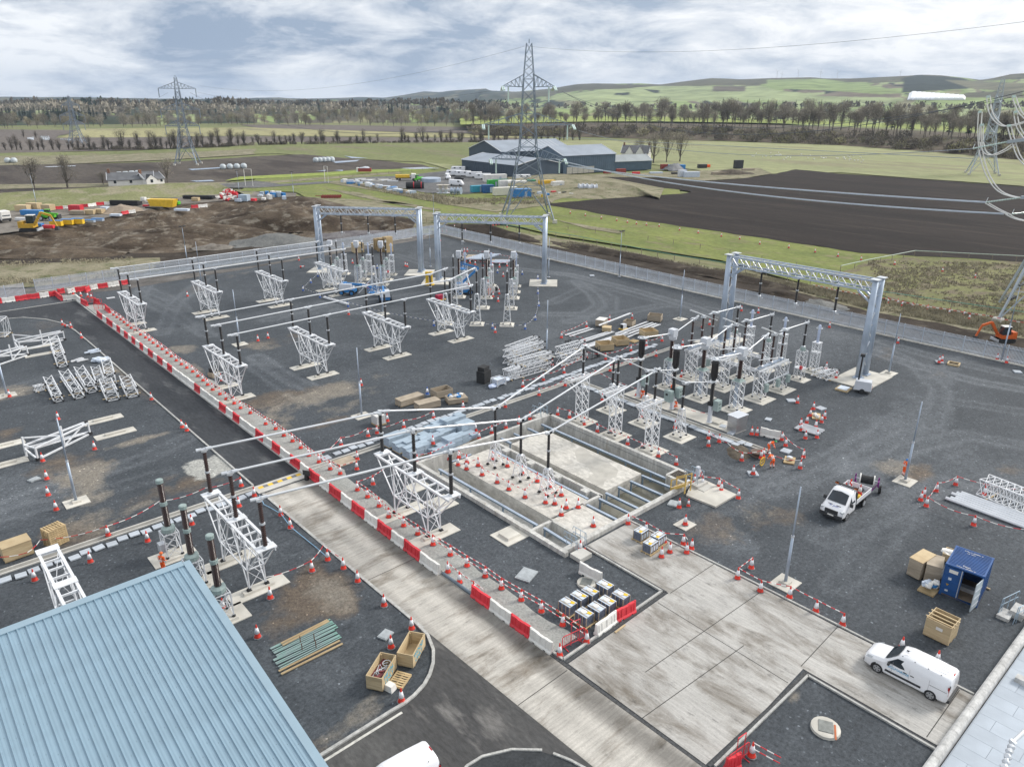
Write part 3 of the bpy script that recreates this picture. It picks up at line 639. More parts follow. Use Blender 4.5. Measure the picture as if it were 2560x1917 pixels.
def ridge_r(x):return np.interp(x,[-900,500,1000,1250,1500,2600,3400],[9000,9500,8000,6200,4600,4200,4000])
def make_terrain():
 nx,nr=760,190
 px=np.linspace(-1500,4100,nx)
 rel=[ray(x,247)for x in px];az=np.array([math.atan2(r.y,r.x)for r in rel])
 t=np.linspace(0,1,nr);X=np.zeros((nr,nx));Y=X.copy();Z=X.copy()
 C=np.zeros((nr,nx,3))
 for i,x in enumerate(px):
  rr=float(ridge_r(x));rs=np.concatenate([np.linspace(1150,2300,40),np.linspace(2300,rr,132)[1:],np.linspace(rr,rr*1.25,20)[1:]])
  d=ray(x,float(hill_top(x)));zt=HC+d.z/math.hypot(d.x,d.y)*rr
  k=np.clip((rs-1150)/(rr-1150),0,1)
  foot=.38 if x>1200 else.55
  s=np.clip((k-foot)/(1-foot),0,1);s=s*s*(3-2*s)*.35+s*.65
  n1=nval(np.full_like(rs,x*.006),rs*.0016,11,4)-.5
  z=-.7+3.7*np.clip((rs-1150)/120,0,1)+(rs-1150)*.0042*np.clip((rs-1150)/800,0,1)**.5
  z=z*(1-s)+s*zt+n1*28*np.sin(np.pi*np.clip(k,0,1))*(k>.2)
  z=np.where(rs>rr,zt-(rs-rr)*.12,z)
  X[:,i]=np.cos(az[i])*rs;Y[:,i]=np.sin(az[i])*rs;Z[:,i]=z
                  
 nrm=X*CF.x+Y*CF.y+(Z-HC)*CF.z;PX=1280+F*(X*CR.x+Y*CR.y+(Z-HC)*CR.z)/nrm;PY=958.5+F*(X*CD.x+Y*CD.y+(Z-HC)*CD.z)/nrm
 RR=np.hypot(X,Y);AA=np.arctan2(Y,X)
 cell=nval(AA*34+RR*.0011,RR*.0016-AA*9,21,1);cell2=nval(AA*60,RR*.003,22,2)
 g1=np.array([.21,.265,.105]);g2=np.array([.285,.33,.165]);br=np.array([.15,.125,.09]);mo=np.array([.105,.10,.062]);wd=np.array([.030,.038,.026]);pl=np.array([.27,.26,.15])
 C[:]=g1
 def put(mask,c):C[mask]=c
 put(cell>.42,g2);put(cell>.60,br*1.1);put(cell>.68,g1*1.1);put(cell<.28,pl*.8);put(cell2>.73,wd)
 hi=(PY<hill_top(PX)+9+nval(AA*70,RR*.002,5,3)*16)&(RR>2500);put(hi&(cell<.75),mo);hl=(np.abs(((AA*41+RR*.0004)%1)-.5)>.487)|(np.abs(((RR*.0031+AA*6)%1)-.5)>.485);put(hl&(cell2>.38)&(RR>1500),wd*1.1)
 far=PX<1260
 put(far&(RR>4500),wd*1.25);put(far&(RR>4500)&(cell2<.36),mo*1.2);put(far&(RR<4500)&(cell2>.36),np.array([.10,.092,.07]));put(far&(RR<4500)&(cell2>.55),wd*1.6)
 def poly(pts,c):
  m=np.zeros(PX.shape,bool);n=len(pts)
  for a in range(n):
   (x1,y1),(x2,y2)=pts[a],pts[(a+1)%n]
   if y1==y2:continue
   m^=((y1>PY)!=(y2>PY))&(PX<(x2-x1)*(PY-y1)/(y2-y1)+x1)
  C[m&(RR>1200)]=c
 poly([(1380,240),(1500,225),(1640,216),(1900,215),(1960,230),(1950,250),(1500,256),(1380,250)],g2)
 poly([(1390,235),(1450,225),(1570,222),(1640,213),(1400,213),(1380,225)],mo*.8)
 poly([(1780,216),(1862,216),(1862,229),(1784,229)],br*.8);poly([(1645,207),(1700,203),(1860,202),(1860,212),(1650,214)],mo)
 poly([(1538,234),(1575,231),(1576,238),(1540,238)],wd);poly([(1610,224),(1650,226),(1650,233),(1635,233)],wd)
 poly([(1945,209),(2055,209),(2050,219),(1945,217)],wd);poly([(2080,210),(2115,210),(2112,221),(2075,220)],wd);poly([(2115,214),(2132,213),(2130,222)],wd)
 poly([(1925,225),(2040,236),(2260,240),(2260,255),(1925,255)],g2);poly([(2130,222),(2245,232),(2260,245),(2125,243),(2040,240)],br*1.15)
 poly([(1920,200),(2060,198),(2200,218),(2280,233),(2200,236),(2050,226),(1920,222)],g1*1.05)
 poly([(2255,197),(2290,188),(2400,195),(2440,215),(2420,222),(2255,232),(2260,215)],wd);poly([(2360,200),(2560,208),(2560,235),(2420,220)],mo*1.5)
 poly([(2290,245),(2560,240),(2560,262),(2280,262)],g1*1.1);poly([(2380,244),(2420,232),(2560,228),(2560,246)],mo)
 M=bpy.data.materials.new('distant country');M.use_nodes=True;nt=M.node_tree;b=nt.nodes['Principled BSDF'];b.inputs['Roughness'].default_value=1;b.inputs['Specular IOR Level'].default_value=.1
 a=_n(nt,'ShaderNodeAttribute',attribute_name='cover');g=_n(nt,'ShaderNodeNewGeometry');n=_n(nt,'ShaderNodeTexNoise');n.inputs['Scale'].default_value=.012;n.inputs['Detail'].default_value=8
 nt.links.new(g.outputs['Position'],n.inputs['Vector']);r=_n(nt,'ShaderNodeMapRange');nt.links.new(n.outputs['Fac'],r.inputs[0]);r.inputs[1].default_value=.3;r.inputs[2].default_value=.7;r.inputs[3].default_value=.7;r.inputs[4].default_value=1.3
 s=_n(nt,'ShaderNodeVectorMath',operation='SCALE');nt.links.new(a.outputs['Color'],s.inputs[0]);nt.links.new(r.outputs[0],s.inputs['Scale']);nt.links.new(s.outputs[0],b.inputs['Base Color'])
 struct(gridmesh('hills',X,Y,Z,M,{'cover':C}))
make_terrain()
def fields_mb(pts,z,step,amp,seed):return MB().sheet(rough(pts,step,amp,seed)if amp else pts,z)
mb=MB();mb.add([(44.3+r*math.cos(i/48*2*math.pi),43.6+r*math.sin(i/48*2*math.pi),-.6)for r in(16,11500)for i in range(48)],[(i,48+i,48+(i+1)%48,(i+1)%48)for i in range(48)])
struct(mb.build('ground',PASTURE))
def field(name,px,m,z,step=8,amp=1.5,seed=1):return struct(fields_mb([P(*p,z)[:2]for p in px],z,step,amp,seed).build(name,m))
      
field('crop_field',[(640,352),(1280,352),(1700,352),(2100,362),(2400,383),(2700,405),(2900,520),(2560,466),(2300,447),(2100,432),(1940,434),(1860,440),(1620,410),(1560,420),(1150,430),(1060,405),(900,398),(700,384),(640,385)],PASTUREY,-.30,20,4)
field('grass_field',[(640,356),(1180,356),(1330,358),(1500,400),(1170,415),(1060,405),(900,398),(700,384),(640,385),(-300,400),(-300,388),(300,378),(560,369)],PASTURE,-.26,20,4,2)
field('stubble_field',[(200,322),(640,319),(1000,331),(1300,338),(1300,345),(640,339),(240,345),(130,350),(180,335)],STUB,-.30,20,4,3)
field('bare_field',[(600,312),(780,312),(1250,319),(1330,330),(1320,337),(1000,330),(640,320)],BAREP,-.28,20,3,4)
field('bare_field',[(-200,322),(200,326),(130,345),(640,341),(1330,346),(1340,356),(640,362),(330,376),(-200,386),(-500,380)],BAREP,-.27,20,4,5)
field('grass_strip',[(270,291),(500,288),(640,290),(640,296),(270,295)],BRIGHT,-.27,20,2,6)
field('bare_field',[(-400,418),(-100,415),(180,410),(430,405),(640,391),(760,386),(900,398),(1060,412),(1080,420),(1000,424),(880,430),(640,441),(500,470),(-400,560)],BARE,-.22,12,3,7)
field('stubble_field',[(-200,395),(0,390),(250,388),(430,383),(640,372),(640,386),(420,400),(200,409),(0,414),(-200,418)],DRY,-.24,12,3,8)
field('meadow',[(600,478),(640,446),(900,424),(1060,423),(1140,430),(1140,460),(1370,470),(1440,463),(1700,470),(1700,485),(1560,495),(1367,510),(1480,530),(1700,565),(1920,597),(2145,631),(2560,655),(2900,700),(2900,900),(2560,850),(2400,800),(2200,760),(1800,650),(1400,590),(1260,560),(1000,560),(800,510),(740,480)],GRASSG,-.2,6,.8,9)
field('ploughed_field',[(1367,512),(1480,531),(1600,551),(1700,565),(1920,597),(2145,631),(2290,640),(2560,655),(2900,690),(2900,530),(2560,467),(2300,448),(2100,434),(1990,424),(1930,436),(1860,447),(1760,453),(1640,446),(1530,442),(1520,443),(1580,458),(1640,467),(1730,479),(1700,485),(1590,491),(1500,498),(1440,503),(1380,508)],PLOUGH,-.16,4,1.6,10)
field('farm_verge',[(1180,440),(1560,435),(1900,420),(1930,434),(1860,446),(1760,452),(1640,444),(1440,442),(1300,455),(1180,455)],DRY,-.14,6,1.2,11)
field('dirt_track',[(-100,462),(300,458),(640,455),(1000,430),(1010,433),(640,462),(300,466),(-100,475)],DRY,-.16,8,1.5,12)
field('grass_strip',[(600,442),(880,428),(1080,419),(1090,423),(900,434),(640,447),(560,452)],BRIGHT,-.12,8,1,13)
field('contractor_yard',[(846,449),(900,443),(1000,440),(1120,427),(1180,432),(1300,452),(1420,468),(1420,482),(1330,487),(1230,478),(1170,485),(1060,482),(1000,470),(930,460)],YARD2,-.1,5,1,14)
field('rough_grass',[(846,451),(1000,472),(1060,484),(1170,496),(1240,510),(1420,490),(1360,514),(1240,530),(1120,512),(960,480),(820,458)],DRY,-.09,4,1.2,15)
field('site_track',[(640,452),(700,460),(846,452),(852,456),(700,466),(640,470),(520,470),(520,462)],YARD2,-.1,8,.8,16)
for i,p in enumerate([[(760,492),(1000,505),(1060,514),(1000,510),(800,499)],[(810,472),(900,482),(960,500),(1100,523),(1090,528),(950,504),(880,488)],[(1395,550),(1480,565),(1560,578),(1550,585),(1470,572)]]):field('vehicle_track',p,DRY,-.1,4,1,17+i)
          
PUDW=mat('bright flood water',(.40,.44,.50),.05,0,.05,.2)
for i,p in enumerate([[(860,390),(920,396),(880,396)],[(830,404),(900,400),(890,404),(840,408)],[(470,423),(560,418),(550,421),(480,426)],[(790,428),(815,425),(813,428)],[(835,426),(858,425),(856,428)],[(475,452),(530,450),(536,453),(490,455)],[(67,345),(85,342),(85,350),(70,348)],[(100,340),(123,340),(125,350),(103,350)],[(110,417),(190,414),(188,416),(120,418)],[(1000,421),(1060,418),(1100,421),(1040,423)],[(150,347),(220,350),(220,352),(150,349)]]):field('flood_water',p,PUDW,-.05,2,.3,30+i)

# ---- strips outside the right-hand fence
sheet('soil_strip',rough([(114.3,165),(117,140),(117.3,120),(117.5,95),(118.6,70),(119.5,50),(120,10),(120,-20),(131,-20),(127,20),(126.5,28),(124.8,50),(128.3,71),(127,84),(128.4,105),(122.8,137),(118,158)],2,1.2,4),.03,SOIL)
sheet('gravel_verge',[(112.8,-20),(119,-20),(119,50),(117.5,95),(116.5,140),(113.4,162),(112.8,160)],.01,land('dusty dark verge',(.06,.062,.064),(.11,.108,.104),.15,2.4,(.085,.07,.055),.45))
sheet('rough_grass',rough([(122,160),(130,162),(134.6,129),(133.6,97),(134.8,80),(134.6,52),(138,31),(140,-20),(128,-20),(126,28),(124.8,50),(128.3,71),(127,84),(128.4,105),(123,137)],2,.8,6),.0,DRY)
sheet('rough_meadow',rough([P(*p,-.1)[:2]for p in[(2170,652),(2290,641),(2560,656),(2900,700),(2900,900),(2560,830),(2420,790),(2250,760),(2130,700),(2080,690)]],3,1,8),-.1,land('tired rough meadow',(.14,.148,.062),(.21,.205,.095),.09,1.4,(.155,.13,.09),.6,bump=.6))

# ---- heaps
def heap(name,c,a,b,h,m,rz=0,seed=0,n=26,sharp=1.3,kind=True):
 u=np.linspace(-1,1,n);X,Y=np.meshgrid(u,u);D=np.sqrt(X**2+Y**2)+(nval(X*2+seed,Y*2,seed,3)-.5)*.5
 Z=h*np.clip(1-D,0,1)**(1/sharp)*(.8+.4*nval(X*5+seed,Y*5,seed+2,3))-.04
 c_,s_=math.cos(rz),math.sin(rz)
 o=gridmesh(name,c[0]+(X*a*c_-Y*b*s_)*1.2,c[1]+(X*a*s_+Y*b*c_)*1.2,Z+(c[2]if len(c)>2 else 0),m);return o
def bank(name,front,crest,back,zc,zb,m,n=170,rows=44,rag=.5,seed=0,zf=-.15):
 """a long earthwork: foot line, crest line and back line joined by an uneven slope"""
 def samp(l,k):
  q=np.array([p[:2]for p in l],float);d=np.concatenate([[0],np.cumsum(np.hypot(*np.diff(q,axis=0).T))]);t=np.linspace(0,d[-1],k)
  return np.stack([np.interp(t,d,q[:,0]),np.interp(t,d,q[:,1])],-1)
 A,B,C=samp(front,n),samp(crest,n),samp(back,n);f=np.linspace(0,1,rows);k=int(rows*.68)
 X=np.zeros((rows,n));Y=X.copy();Z=X.copy();zcs=np.interp(np.linspace(0,1,n),np.linspace(0,1,len(zc)),zc)
 for j in range(rows):
  if j<=k:t=j/k;p=A*(1-t)+B*t;z=zf+(zcs-zf)*(t**1.15)
  else:t=(j-k)/(rows-1-k);p=B*(1-t)+C*t;z=zcs*(1-t)+zb*t
  X[j],Y[j],Z[j]=p[:,0],p[:,1],z
 W=np.sin(np.pi*np.clip(np.arange(rows)/(k*1.25),0,1))[:,None]
 ledge=nval(X*.045,Y*.11,seed+1,3);Z+=(np.floor(ledge*9)/9-.5+.4*(ledge-.5))*W*rag*3.2+(nval(X*.5,Y*.5,seed+2,4)-.5)*rag*1.1*W+(nval(X*.16,Y*.16,seed+7,3)-.5)*rag*1.6*W
 ex=(nval(X*.3,Z*.9,seed+3,3)-.5)*rag*1.5*W;Y+=ex
 return struct(gridmesh(name,X,Y,Z,m))
ZS=2.6
bank('spoil_bank',pxs((-120,656),(0,644),(180,632),(330,636),(480,628),(640,612),(800,606),(900,594),(1010,582)),
 pxs((-120,614),(0,600),(70,582),(150,570),(246,556),(360,537),(420,520),(550,512),(640,503),(740,496),(785,505),(850,530),(1030,560),z=2.2),
 pxs((-120,580),(0,570),(250,540),(430,508),(640,494),(740,488),(790,493),(900,520),(1040,548),z=ZS),[1.6,1.9,2.2,2.4,2.6,2.6,2.7,2.6,2.3,1.6,.5],ZS-.25,SPOIL,rag=1.25,seed=4)
bank('grass_slope',pxs((820,588),(900,578),(1000,572),(1120,560)),pxs((770,520),(880,520),(1010,535),(1120,545),z=1.),pxs((740,490),(900,500),(1020,520),(1120,535)),[1.5,1.2,.7,.3],-.1,DRY,70,26,.3,9)
sheet('haul_road',rough(pxs((-200,664),(0,650),(250,634),(480,632),(660,614),(1000,586),(1000,600),(640,640),(430,668),(330,658),(0,678),(-200,695)),3,.8,3),.02,SOIL)
bank('grass_bank',pxs((-150,715),(0,718),(160,712),(330,690),(380,672)),pxs((-150,685),(0,680),(180,672),(330,656),(400,650),z=.6),pxs((-150,668),(0,662),(180,655),(330,646),(400,644)),[.9,.9,.9,.7,.2],.02,DRY,80,20,.12,12)
sheet('stone_verge',rough(pxs((-100,728),(150,718),(330,693),(420,690),(640,664),(1000,597),(1090,588),(1100,592),(640,668),(300,725),(0,752),(-100,762)),2,.4,3),.015,land('broken stone verge',(.075,.07,.066),(.17,.16,.15),.25,2.4))
struct(heap('spoil_heap',P(705,566),20,8,5.,SPOIL,R(-42),71,44));struct(heap('spoil_heap',P(500,588),18,6,3.2,SPOIL,R(-42),72,44));struct(heap('spoil_heap',P(330,612),16,5,2.4,SPOIL,R(-42),73,40));struct(heap('spoil_heap',P(120,634),15,5,2.,SPOIL,R(-42),74,40))
struct(heap('stone_heap',P(690,608),9,5,2.6,land('grey crushed stone heap',(.12,.125,.125),(.2,.2,.19),.3,3.),R(-40),3))
struct(heap('stone_heap',P(930,590),12,4,1.6,land('purple grey stone heap',(.085,.075,.085),(.2,.19,.19),.3,2.2),R(-40),5));struct(heap('sand_heap',P(530,620),4,2.4,1.,MATS['dusty site track'],R(-40),6))
struct(heap('soil_heap',P(1230,583),16,3.2,1.9,SOIL,R(-88),8));struct(heap('soil_heap',P(1960,745),9,2.2,1.1,SOIL,R(-88),9));struct(heap('soil_heap',P(1560,640),20,2.4,1.,SOIL,R(-88),10));struct(heap('soil_heap',P(1800,690),14,2.6,1.1,SOIL,R(-86),14))
struct(heap('gravel_heap',P(2050,762),4.2,2.,.9,MATS['grey crushed stone heap'],R(-80),12));struct(heap('soil_heap',G('N3',1950,450),1.5,1.,.5,land('dark stony spoil',(.06,.05,.04),(.13,.11,.085),.8,4.),R(40),13))
              
sheet('storage_ground',rough(pxs((-300,620),(0,585),(250,548),(430,512),(640,496),(740,491),(740,482),(600,478),(560,480),(300,500),(0,530),(-300,560),z=ZS-.1),4,1,3),ZS-.12,DUSTY)
bank('grass_embankment',pxs((-300,548),(0,528),(150,520),(300,506),(430,494),(560,484),(640,476),z=ZS),pxs((-300,510),(0,483),(150,474),(300,465),(480,456),(540,456),(620,468),z=5.4),pxs((-300,500),(0,472),(150,464),(300,457),(480,450),(560,452),(640,462),z=3),[5.4,5.4,5.4,5.4,5.4,5.0,2.6],-.2,land('embankment grass',(.15,.165,.072),(.235,.235,.12),.06,1.3,(.25,.23,.155),.55,bump=.7),110,26,.12,20,ZS-.2)
bank('grass_mound',pxs((1270,487),(1400,494),(1500,497),(1650,487)),pxs((1270,452),(1330,444),(1450,450),(1560,460),(1650,480),z=2.6),pxs((1270,440),(1380,432),(1520,444),(1660,470)),[1.6,2.8,2.8,2.6,.3],-.1,DRY,90,26,.3,23)
# ================================================================ SUBSTATION EQUIPMENT
def pad(x,y,sx,sy,plinth=None,rz=0.):
 mb=MB();mb.box(0,0,0,sx,sy,.1)
 if plinth:mb.box(0,0,.14,plinth[0],plinth[1],.2,0,.96)
 return struct(mb.build('concrete_foundation',CONCD,None,(x,y,0),rz))
def sheds(mb,z0,z1,r,n,k=10):
 pr=[(r*.72,z0)];h=(z1-z0)/n
 for i in range(n):z=z0+i*h;pr+=[(r*.72,z+h*.15),(r,z+h*.42),(r*.98,z+h*.55),(r*.72,z+h*.8)]
 pr.append((r*.72,z1));return mb.lathe(pr,k)
_im={}
def insulator(parent,loc,h=3.6,r=.15,m=INSK,n=11,double=True,cap=True):
 """a post insulator: two ribbed porcelain stacks with metal flanges"""
 key=(h,r,m.name,double,cap)
 if key not in _im:
  a=MB()
  if double:sheds(a,.12,h*.49,r,n);sheds(a,h*.49+.14,h-.1,r*.92,n)
  else:sheds(a,.12,h-.1,r,n*2)
  b=MB();b.lathe([(r*1.5,0),(r*1.5,.05),(r*.9,.13)],10)
  if double:b.lathe([(r*.8,h*.49),(r*1.15,h*.49+.01),(r*1.15,h*.49+.13),(r*.8,h*.49+.14)],10)
  if cap:b.lathe([(r*.9,h-.11),(r*1.2,h-.06),(r*1.2,h)],10)
  _im[key]=(a.mesh('insulator',m,True),b.mesh('flange',STEEL))
 a,b=_im[key];o=link('insulator',a,parent,loc);link('flange',b,o);return o
def lattice(mb,w,d,h,z0=0.,r=.07,bays=4,w2=None,d2=None,zt=None,single=False):
 w2=w if w2 is None else w2;d2=d if d2 is None else d2
 def c(t):return[(sx*(w+(w2-w)*t)/2,sy*(d+(d2-d)*t)/2,z0+h*t)for sx,sy in((-1,-1),(1,-1),(1,1),(-1,1))]
 A,B=c(0),c(1)
 r*=.72
 for p,q in zip(A,B):mb.bar(p,q,r*1.4)
 for k in range(bays):
  a,b=c(k/bays),c((k+1)/bays)
  for i in range(4):
   j=(i+1)%4
   mb.bar(a[i],b[j],r*.7)
   if not single:mb.bar(a[j],b[i],r*.7)
 for i in range(4):mb.bar(B[i],B[(i+1)%4],r*1.1)
 return mb
def feet(parent,w,d,z=.24):
 me=_im.setdefault('foot',MB().box(0,0,-.02,.3,.3,.03).lathe([(.08,-.02),(.13,.04),(.13,.10),(.07,.14)],8).mesh('foot',BLACK))
 for sx in(-1,1):
  for sy in(-1,1):link('foot',me,parent,(sx*w/2,sy*d/2,z))

# ---- V-shaped trestles carrying three insulators
def trestle_proto():
 t=thing('busbar_trestle','','busbar support',(0,0,0),0,'white steel trestles under the busbars')
 mb=MB()
 for x in(-.52,.52):
  mb.box(x,0,4.60,.07,10.5,.22);mb.box(x*1.06,0,4.72,.18,10.5,.02)
 for y in np.linspace(-4.6,4.6,9):mb.box(0,y,4.62,.96,.09,.14)
 mb.build('top_beam',STEELW,t)
 for y in(-4.85,0,4.85):MB().box(0,y,4.76,1.35,.72,.04).build('top_plate',STEELW,t)
 for x in(-.62,.62):
  for s in(-1,1):
   MB().bar((x,s*2.4,.3),(x*.85,s*2.4,4.5),.095).build('leg',STEELW,t)
   MB().bar((x,s*2.3,.3),(x*.85,s*.25,4.5),.08).build('inclined_leg',STEELW,t)
   MB().bar((x,s*2.45,1.85),(x*.85,s*4.9,4.5),.08).build('outrigger',STEELW,t)
 br=MB()
 for x in(-.62,.62):br.bar((x,-2.5,1.9),(x,2.5,1.9),.08)
 for s in(-1,1):
  br.bar((-.62,s*2.4,1.9),(.62,s*2.4,1.9),.08);br.bar((-.62,s*2.4,.35),(.62,s*2.4,1.85),.042);br.bar((.62,s*2.4,.35),(-.62,s*2.4,1.85),.042)
  br.bar((-.62,s*2.4,1.95),(.55,s*2.4,4.5),.042);br.bar((.62,s*2.4,1.95),(-.55,s*2.4,4.5),.042)
  br.bar((-.6,s*1.35,2.3),(.6,s*2.0,.9),.042);br.bar((-.55,s*3.6,3.1),(.55,s*3.6,3.1),.05);br.bar((-.6,s*2.4,1.9),(.55,s*4.8,4.5),.036)
  for x in(-.58,.58):br.bar((x,s*1.5,1.9),(x,s*2.4,3.3),.042);br.bar((x,s*1.2,2.7),(x,s*2.4,4.4),.042);br.bar((x,s*.1,1.9),(x,s*1.2,2.6),.036)
 br.bar((-.62,-2.4,1.9),(.62,0,1.9),.042);br.bar((.62,0,1.9),(-.62,2.4,1.9),.042)
 br.build('bracing',STEELW,t)
 me=MB().box(0,0,-.02,.34,.34,.03).lathe([(.10,-.02),(.17,.036),(.17,.095),(.09,.16)],8).mesh('foot',BLACK)
 for x in(-.66,.66):
  for s in(-1,1):link('foot',me,t,(x,s*2.4,.26))
 return t
TP=[(29.4,119.6,1),(40.6,119.5,1),(51.7,119.9,1),(63.1,120.1,1),(29.4,84.0,1),(40.7,84.4,1),(52,84.6,1),(63.2,84.8,1),(29.55,45.0,1),(15.9,47.65,1),(4.85,47.3,0)]
TL=['back row trestle nearest the red barriers','back row trestle, second from the barriers','back row trestle, third from the barriers','back row trestle standing by the grey boom lift',
 'middle row trestle nearest the red barriers with a wooden box at its feet','middle row trestle, second from the barriers','middle row trestle, third from the barriers','middle row trestle nearest the lattice posts of the second bay',
 'large trestle with black insulators between the walkway and the concrete pit','large trestle with brown insulators left of the concrete road','trestle without insulators behind the corner of the big roof']
tp=trestle_proto();TR=[]
for i,((x,y,ins),lb)in enumerate(zip(TP,TL)):
 t=tp if i==0 else dup(tp,(x,y,0))
 TR.append(t)
 t.location=(x,y,0);t['label']='white '+lb if not lb.startswith(('large','trestle'))else('white '+lb)
 for s in(-1,1):pad(x,y+s*2.4,3.9 if i<8 else 4.2,1.45,(2.3,.55))
for i,t in enumerate(TR):
 if TP[i][2]:
  for y in(-4.85,0,4.85):insulator(t,(0,y,4.78),3.6,.17,INSB if i==9 else INSK)
struct(MB().box(0,0,.1,1.5,1.5,.3,0,.9).build('concrete_foundation',CONCD,None,(33.0,46.4,0)));pad(33.0,46.4,2.3,2.2);pad(33.2,50.2,2,1.6);pad(34.1,38.6,2.3,2.2);struct(MB().box(0,0,.1,1.4,1.3,.3,0,.9).build('concrete_foundation',CONCD,None,(34.1,38.6,0)))

# ---- busbars
def clampm(mb,p,d):
 p=V(p);d=V(d).normalized();mb.tube(p-d*.55,p-d*.15,.13,8);mb.tube(p+d*.15,p+d*.55,.13,8);mb.box(p.x,p.y,p.z-.05,.5,.35,.14);mb.tube(p-d*.2+V((0,0,.02)),p+d*.2+V((0,0,.06)),.06,6)
def busbar(label,pts,r=.085,group='tubular busbars',clamps=None,ext=0.):
 pts=[V(p)for p in pts];t=thing('busbar',label,'busbar',(0,0,0),0,group)
 for a,b in zip(pts[:-1],pts[1:]):
  d=(b-a).normalized();MB().tube(a+d*.3,b-d*.3,r,10).build('tube',ALU,t)
 for i,p in enumerate(pts):
  d=(pts[min(i+1,len(pts)-1)]-pts[max(i-1,0)]);mb=MB();clampm(mb,p,d);mb.build('clamp',STEEL,t)
 return t
ph3=('far','middle','near')
ZT=8.52
for k,dy in enumerate((4.85,0,-4.85)):
 busbar('long aluminium busbar along the back row of trestles, %s one of three'%ph3[k],[(28.9,119.6+dy,ZT),(40.6,119.5+dy,ZT),(51.7,119.9+dy,ZT),(63.1,120.1+dy,ZT)])
 busbar('long aluminium busbar along the middle row of trestles, %s one of three'%ph3[k],[(28.9,84+dy,ZT),(40.7,84.4+dy,ZT),(52,84.6+dy,ZT),(63.2,84.8+dy,ZT)]+([(69.5+dy*.72,87.2+dy*.6,8.85)]if k else[(66.2,89.9,8.85)]))
 busbar('busbar crossing above the concrete road, %s one of three'%ph3[k],[(15.9,47.65+dy,ZT),(29.55,45+dy,ZT)])
 v0=(48.7,45.1,41.5)[k];v1=(50.5,45.7,40.9)[k]
 busbar('busbar from the large trestle down to the pit post, %s one of three'%ph3[k],[(29.9,45+dy,ZT),(41.2,v0,6.05)])
 busbar('rising busbar from the pit post to the lattice column, %s one of three'%ph3[k],[(41.4,v0,6.05),(55.0,v1,8.6)])
 busbar('short sloping busbar from lattice column to the thin post, %s one of three'%ph3[k],[(55.2,v1,8.6),(59.8,v1-.1,6.15)],.07)
 busbar('short level busbar from thin post to black circuit breaker, %s one of three'%ph3[k],[(60.1,v1-.1,6.1),(64.6,v1-.1,5.05)],.06)
 busbar('inclined arm from circuit breaker head to grey transformer head, %s one of three'%ph3[k],[(65.4,v1,7.5),(70.2,v1+.1,6.95)],.07)
 busbar('rising arm from grey transformer head to switch insulator, %s one of three'%ph3[k],[(71.1,v1+.1,6.9),(75.3,v1+.2,7.95)],.07)
 busbar('arm from the rear switch insulator to the slim brown post, %s one of three'%ph3[k],[(79.9,v1+.2,7.8),(85.2,v1+.5,7.5)],.07)

# ---- pit posts
for k,v in enumerate((48.7,45.1,41.5)):
 t=thing('pit_post','slim white lattice post on the pit slab among cones, %s one of three'%ph3[k],'busbar support',(41.2,v,0),0,'lattice posts on the pit slab')
 lattice(MB(),1.05,1.05,2.2,.3,.06,3,.5,.5).build('lattice',STEELW,t);feet(t,1.05,1.05,.16);insulator(t,(0,0,2.5),3.5,.15)
# ---- lattice columns with ladder-like tops
for k,v in enumerate((50.5,45.7,40.9)):
 t=thing('lattice_column','tall white lattice column beside the pit, %s one of three'%ph3[k],'busbar support',(55.1,v,0),0,'lattice columns beside the pit')
 lattice(MB(),1.,.92,5.,.3,.075,5).build('lattice',STEELW,t);feet(t,1.,.92)
 mb=MB()
 for y in(-.42,.42):mb.box(-.75,y,5.4,3.3,.1,.2)
 for x in np.linspace(-2.3,.8,7):mb.box(x,0,5.42,.08,.8,.08)
 mb.build('top_frame',STEELW,t)
 mb=MB()
 for y in(-.42,.42):mb.bar((-2.3,y,5.3),(-.5,y,3.3),.09);mb.bar((-1.6,y,5.3),(-.5,-y,4.6),.05)
 mb.build('brace',STEELW,t);insulator(t,(-.05,0,5.5),3.0,.15);pad(55.1,v,2.6,2.6,(1.9,1.8))
for k,v in enumerate((50.4,45.7,40.95)):
 t=thing('insulator_post','thin tapered post with black insulator left of the circuit breakers, %s one of three'%ph3[k],'busbar support',(59.9,v,0),0,'thin insulator posts')
 lattice(MB(),.95,.95,2.9,.3,.06,4,.42,.42).build('lattice',STEELW,t);feet(t,.95,.95);insulator(t,(0,0,3.2),2.8,.15);pad(59.9,v,2.6,2.4,(1.6,1.5))
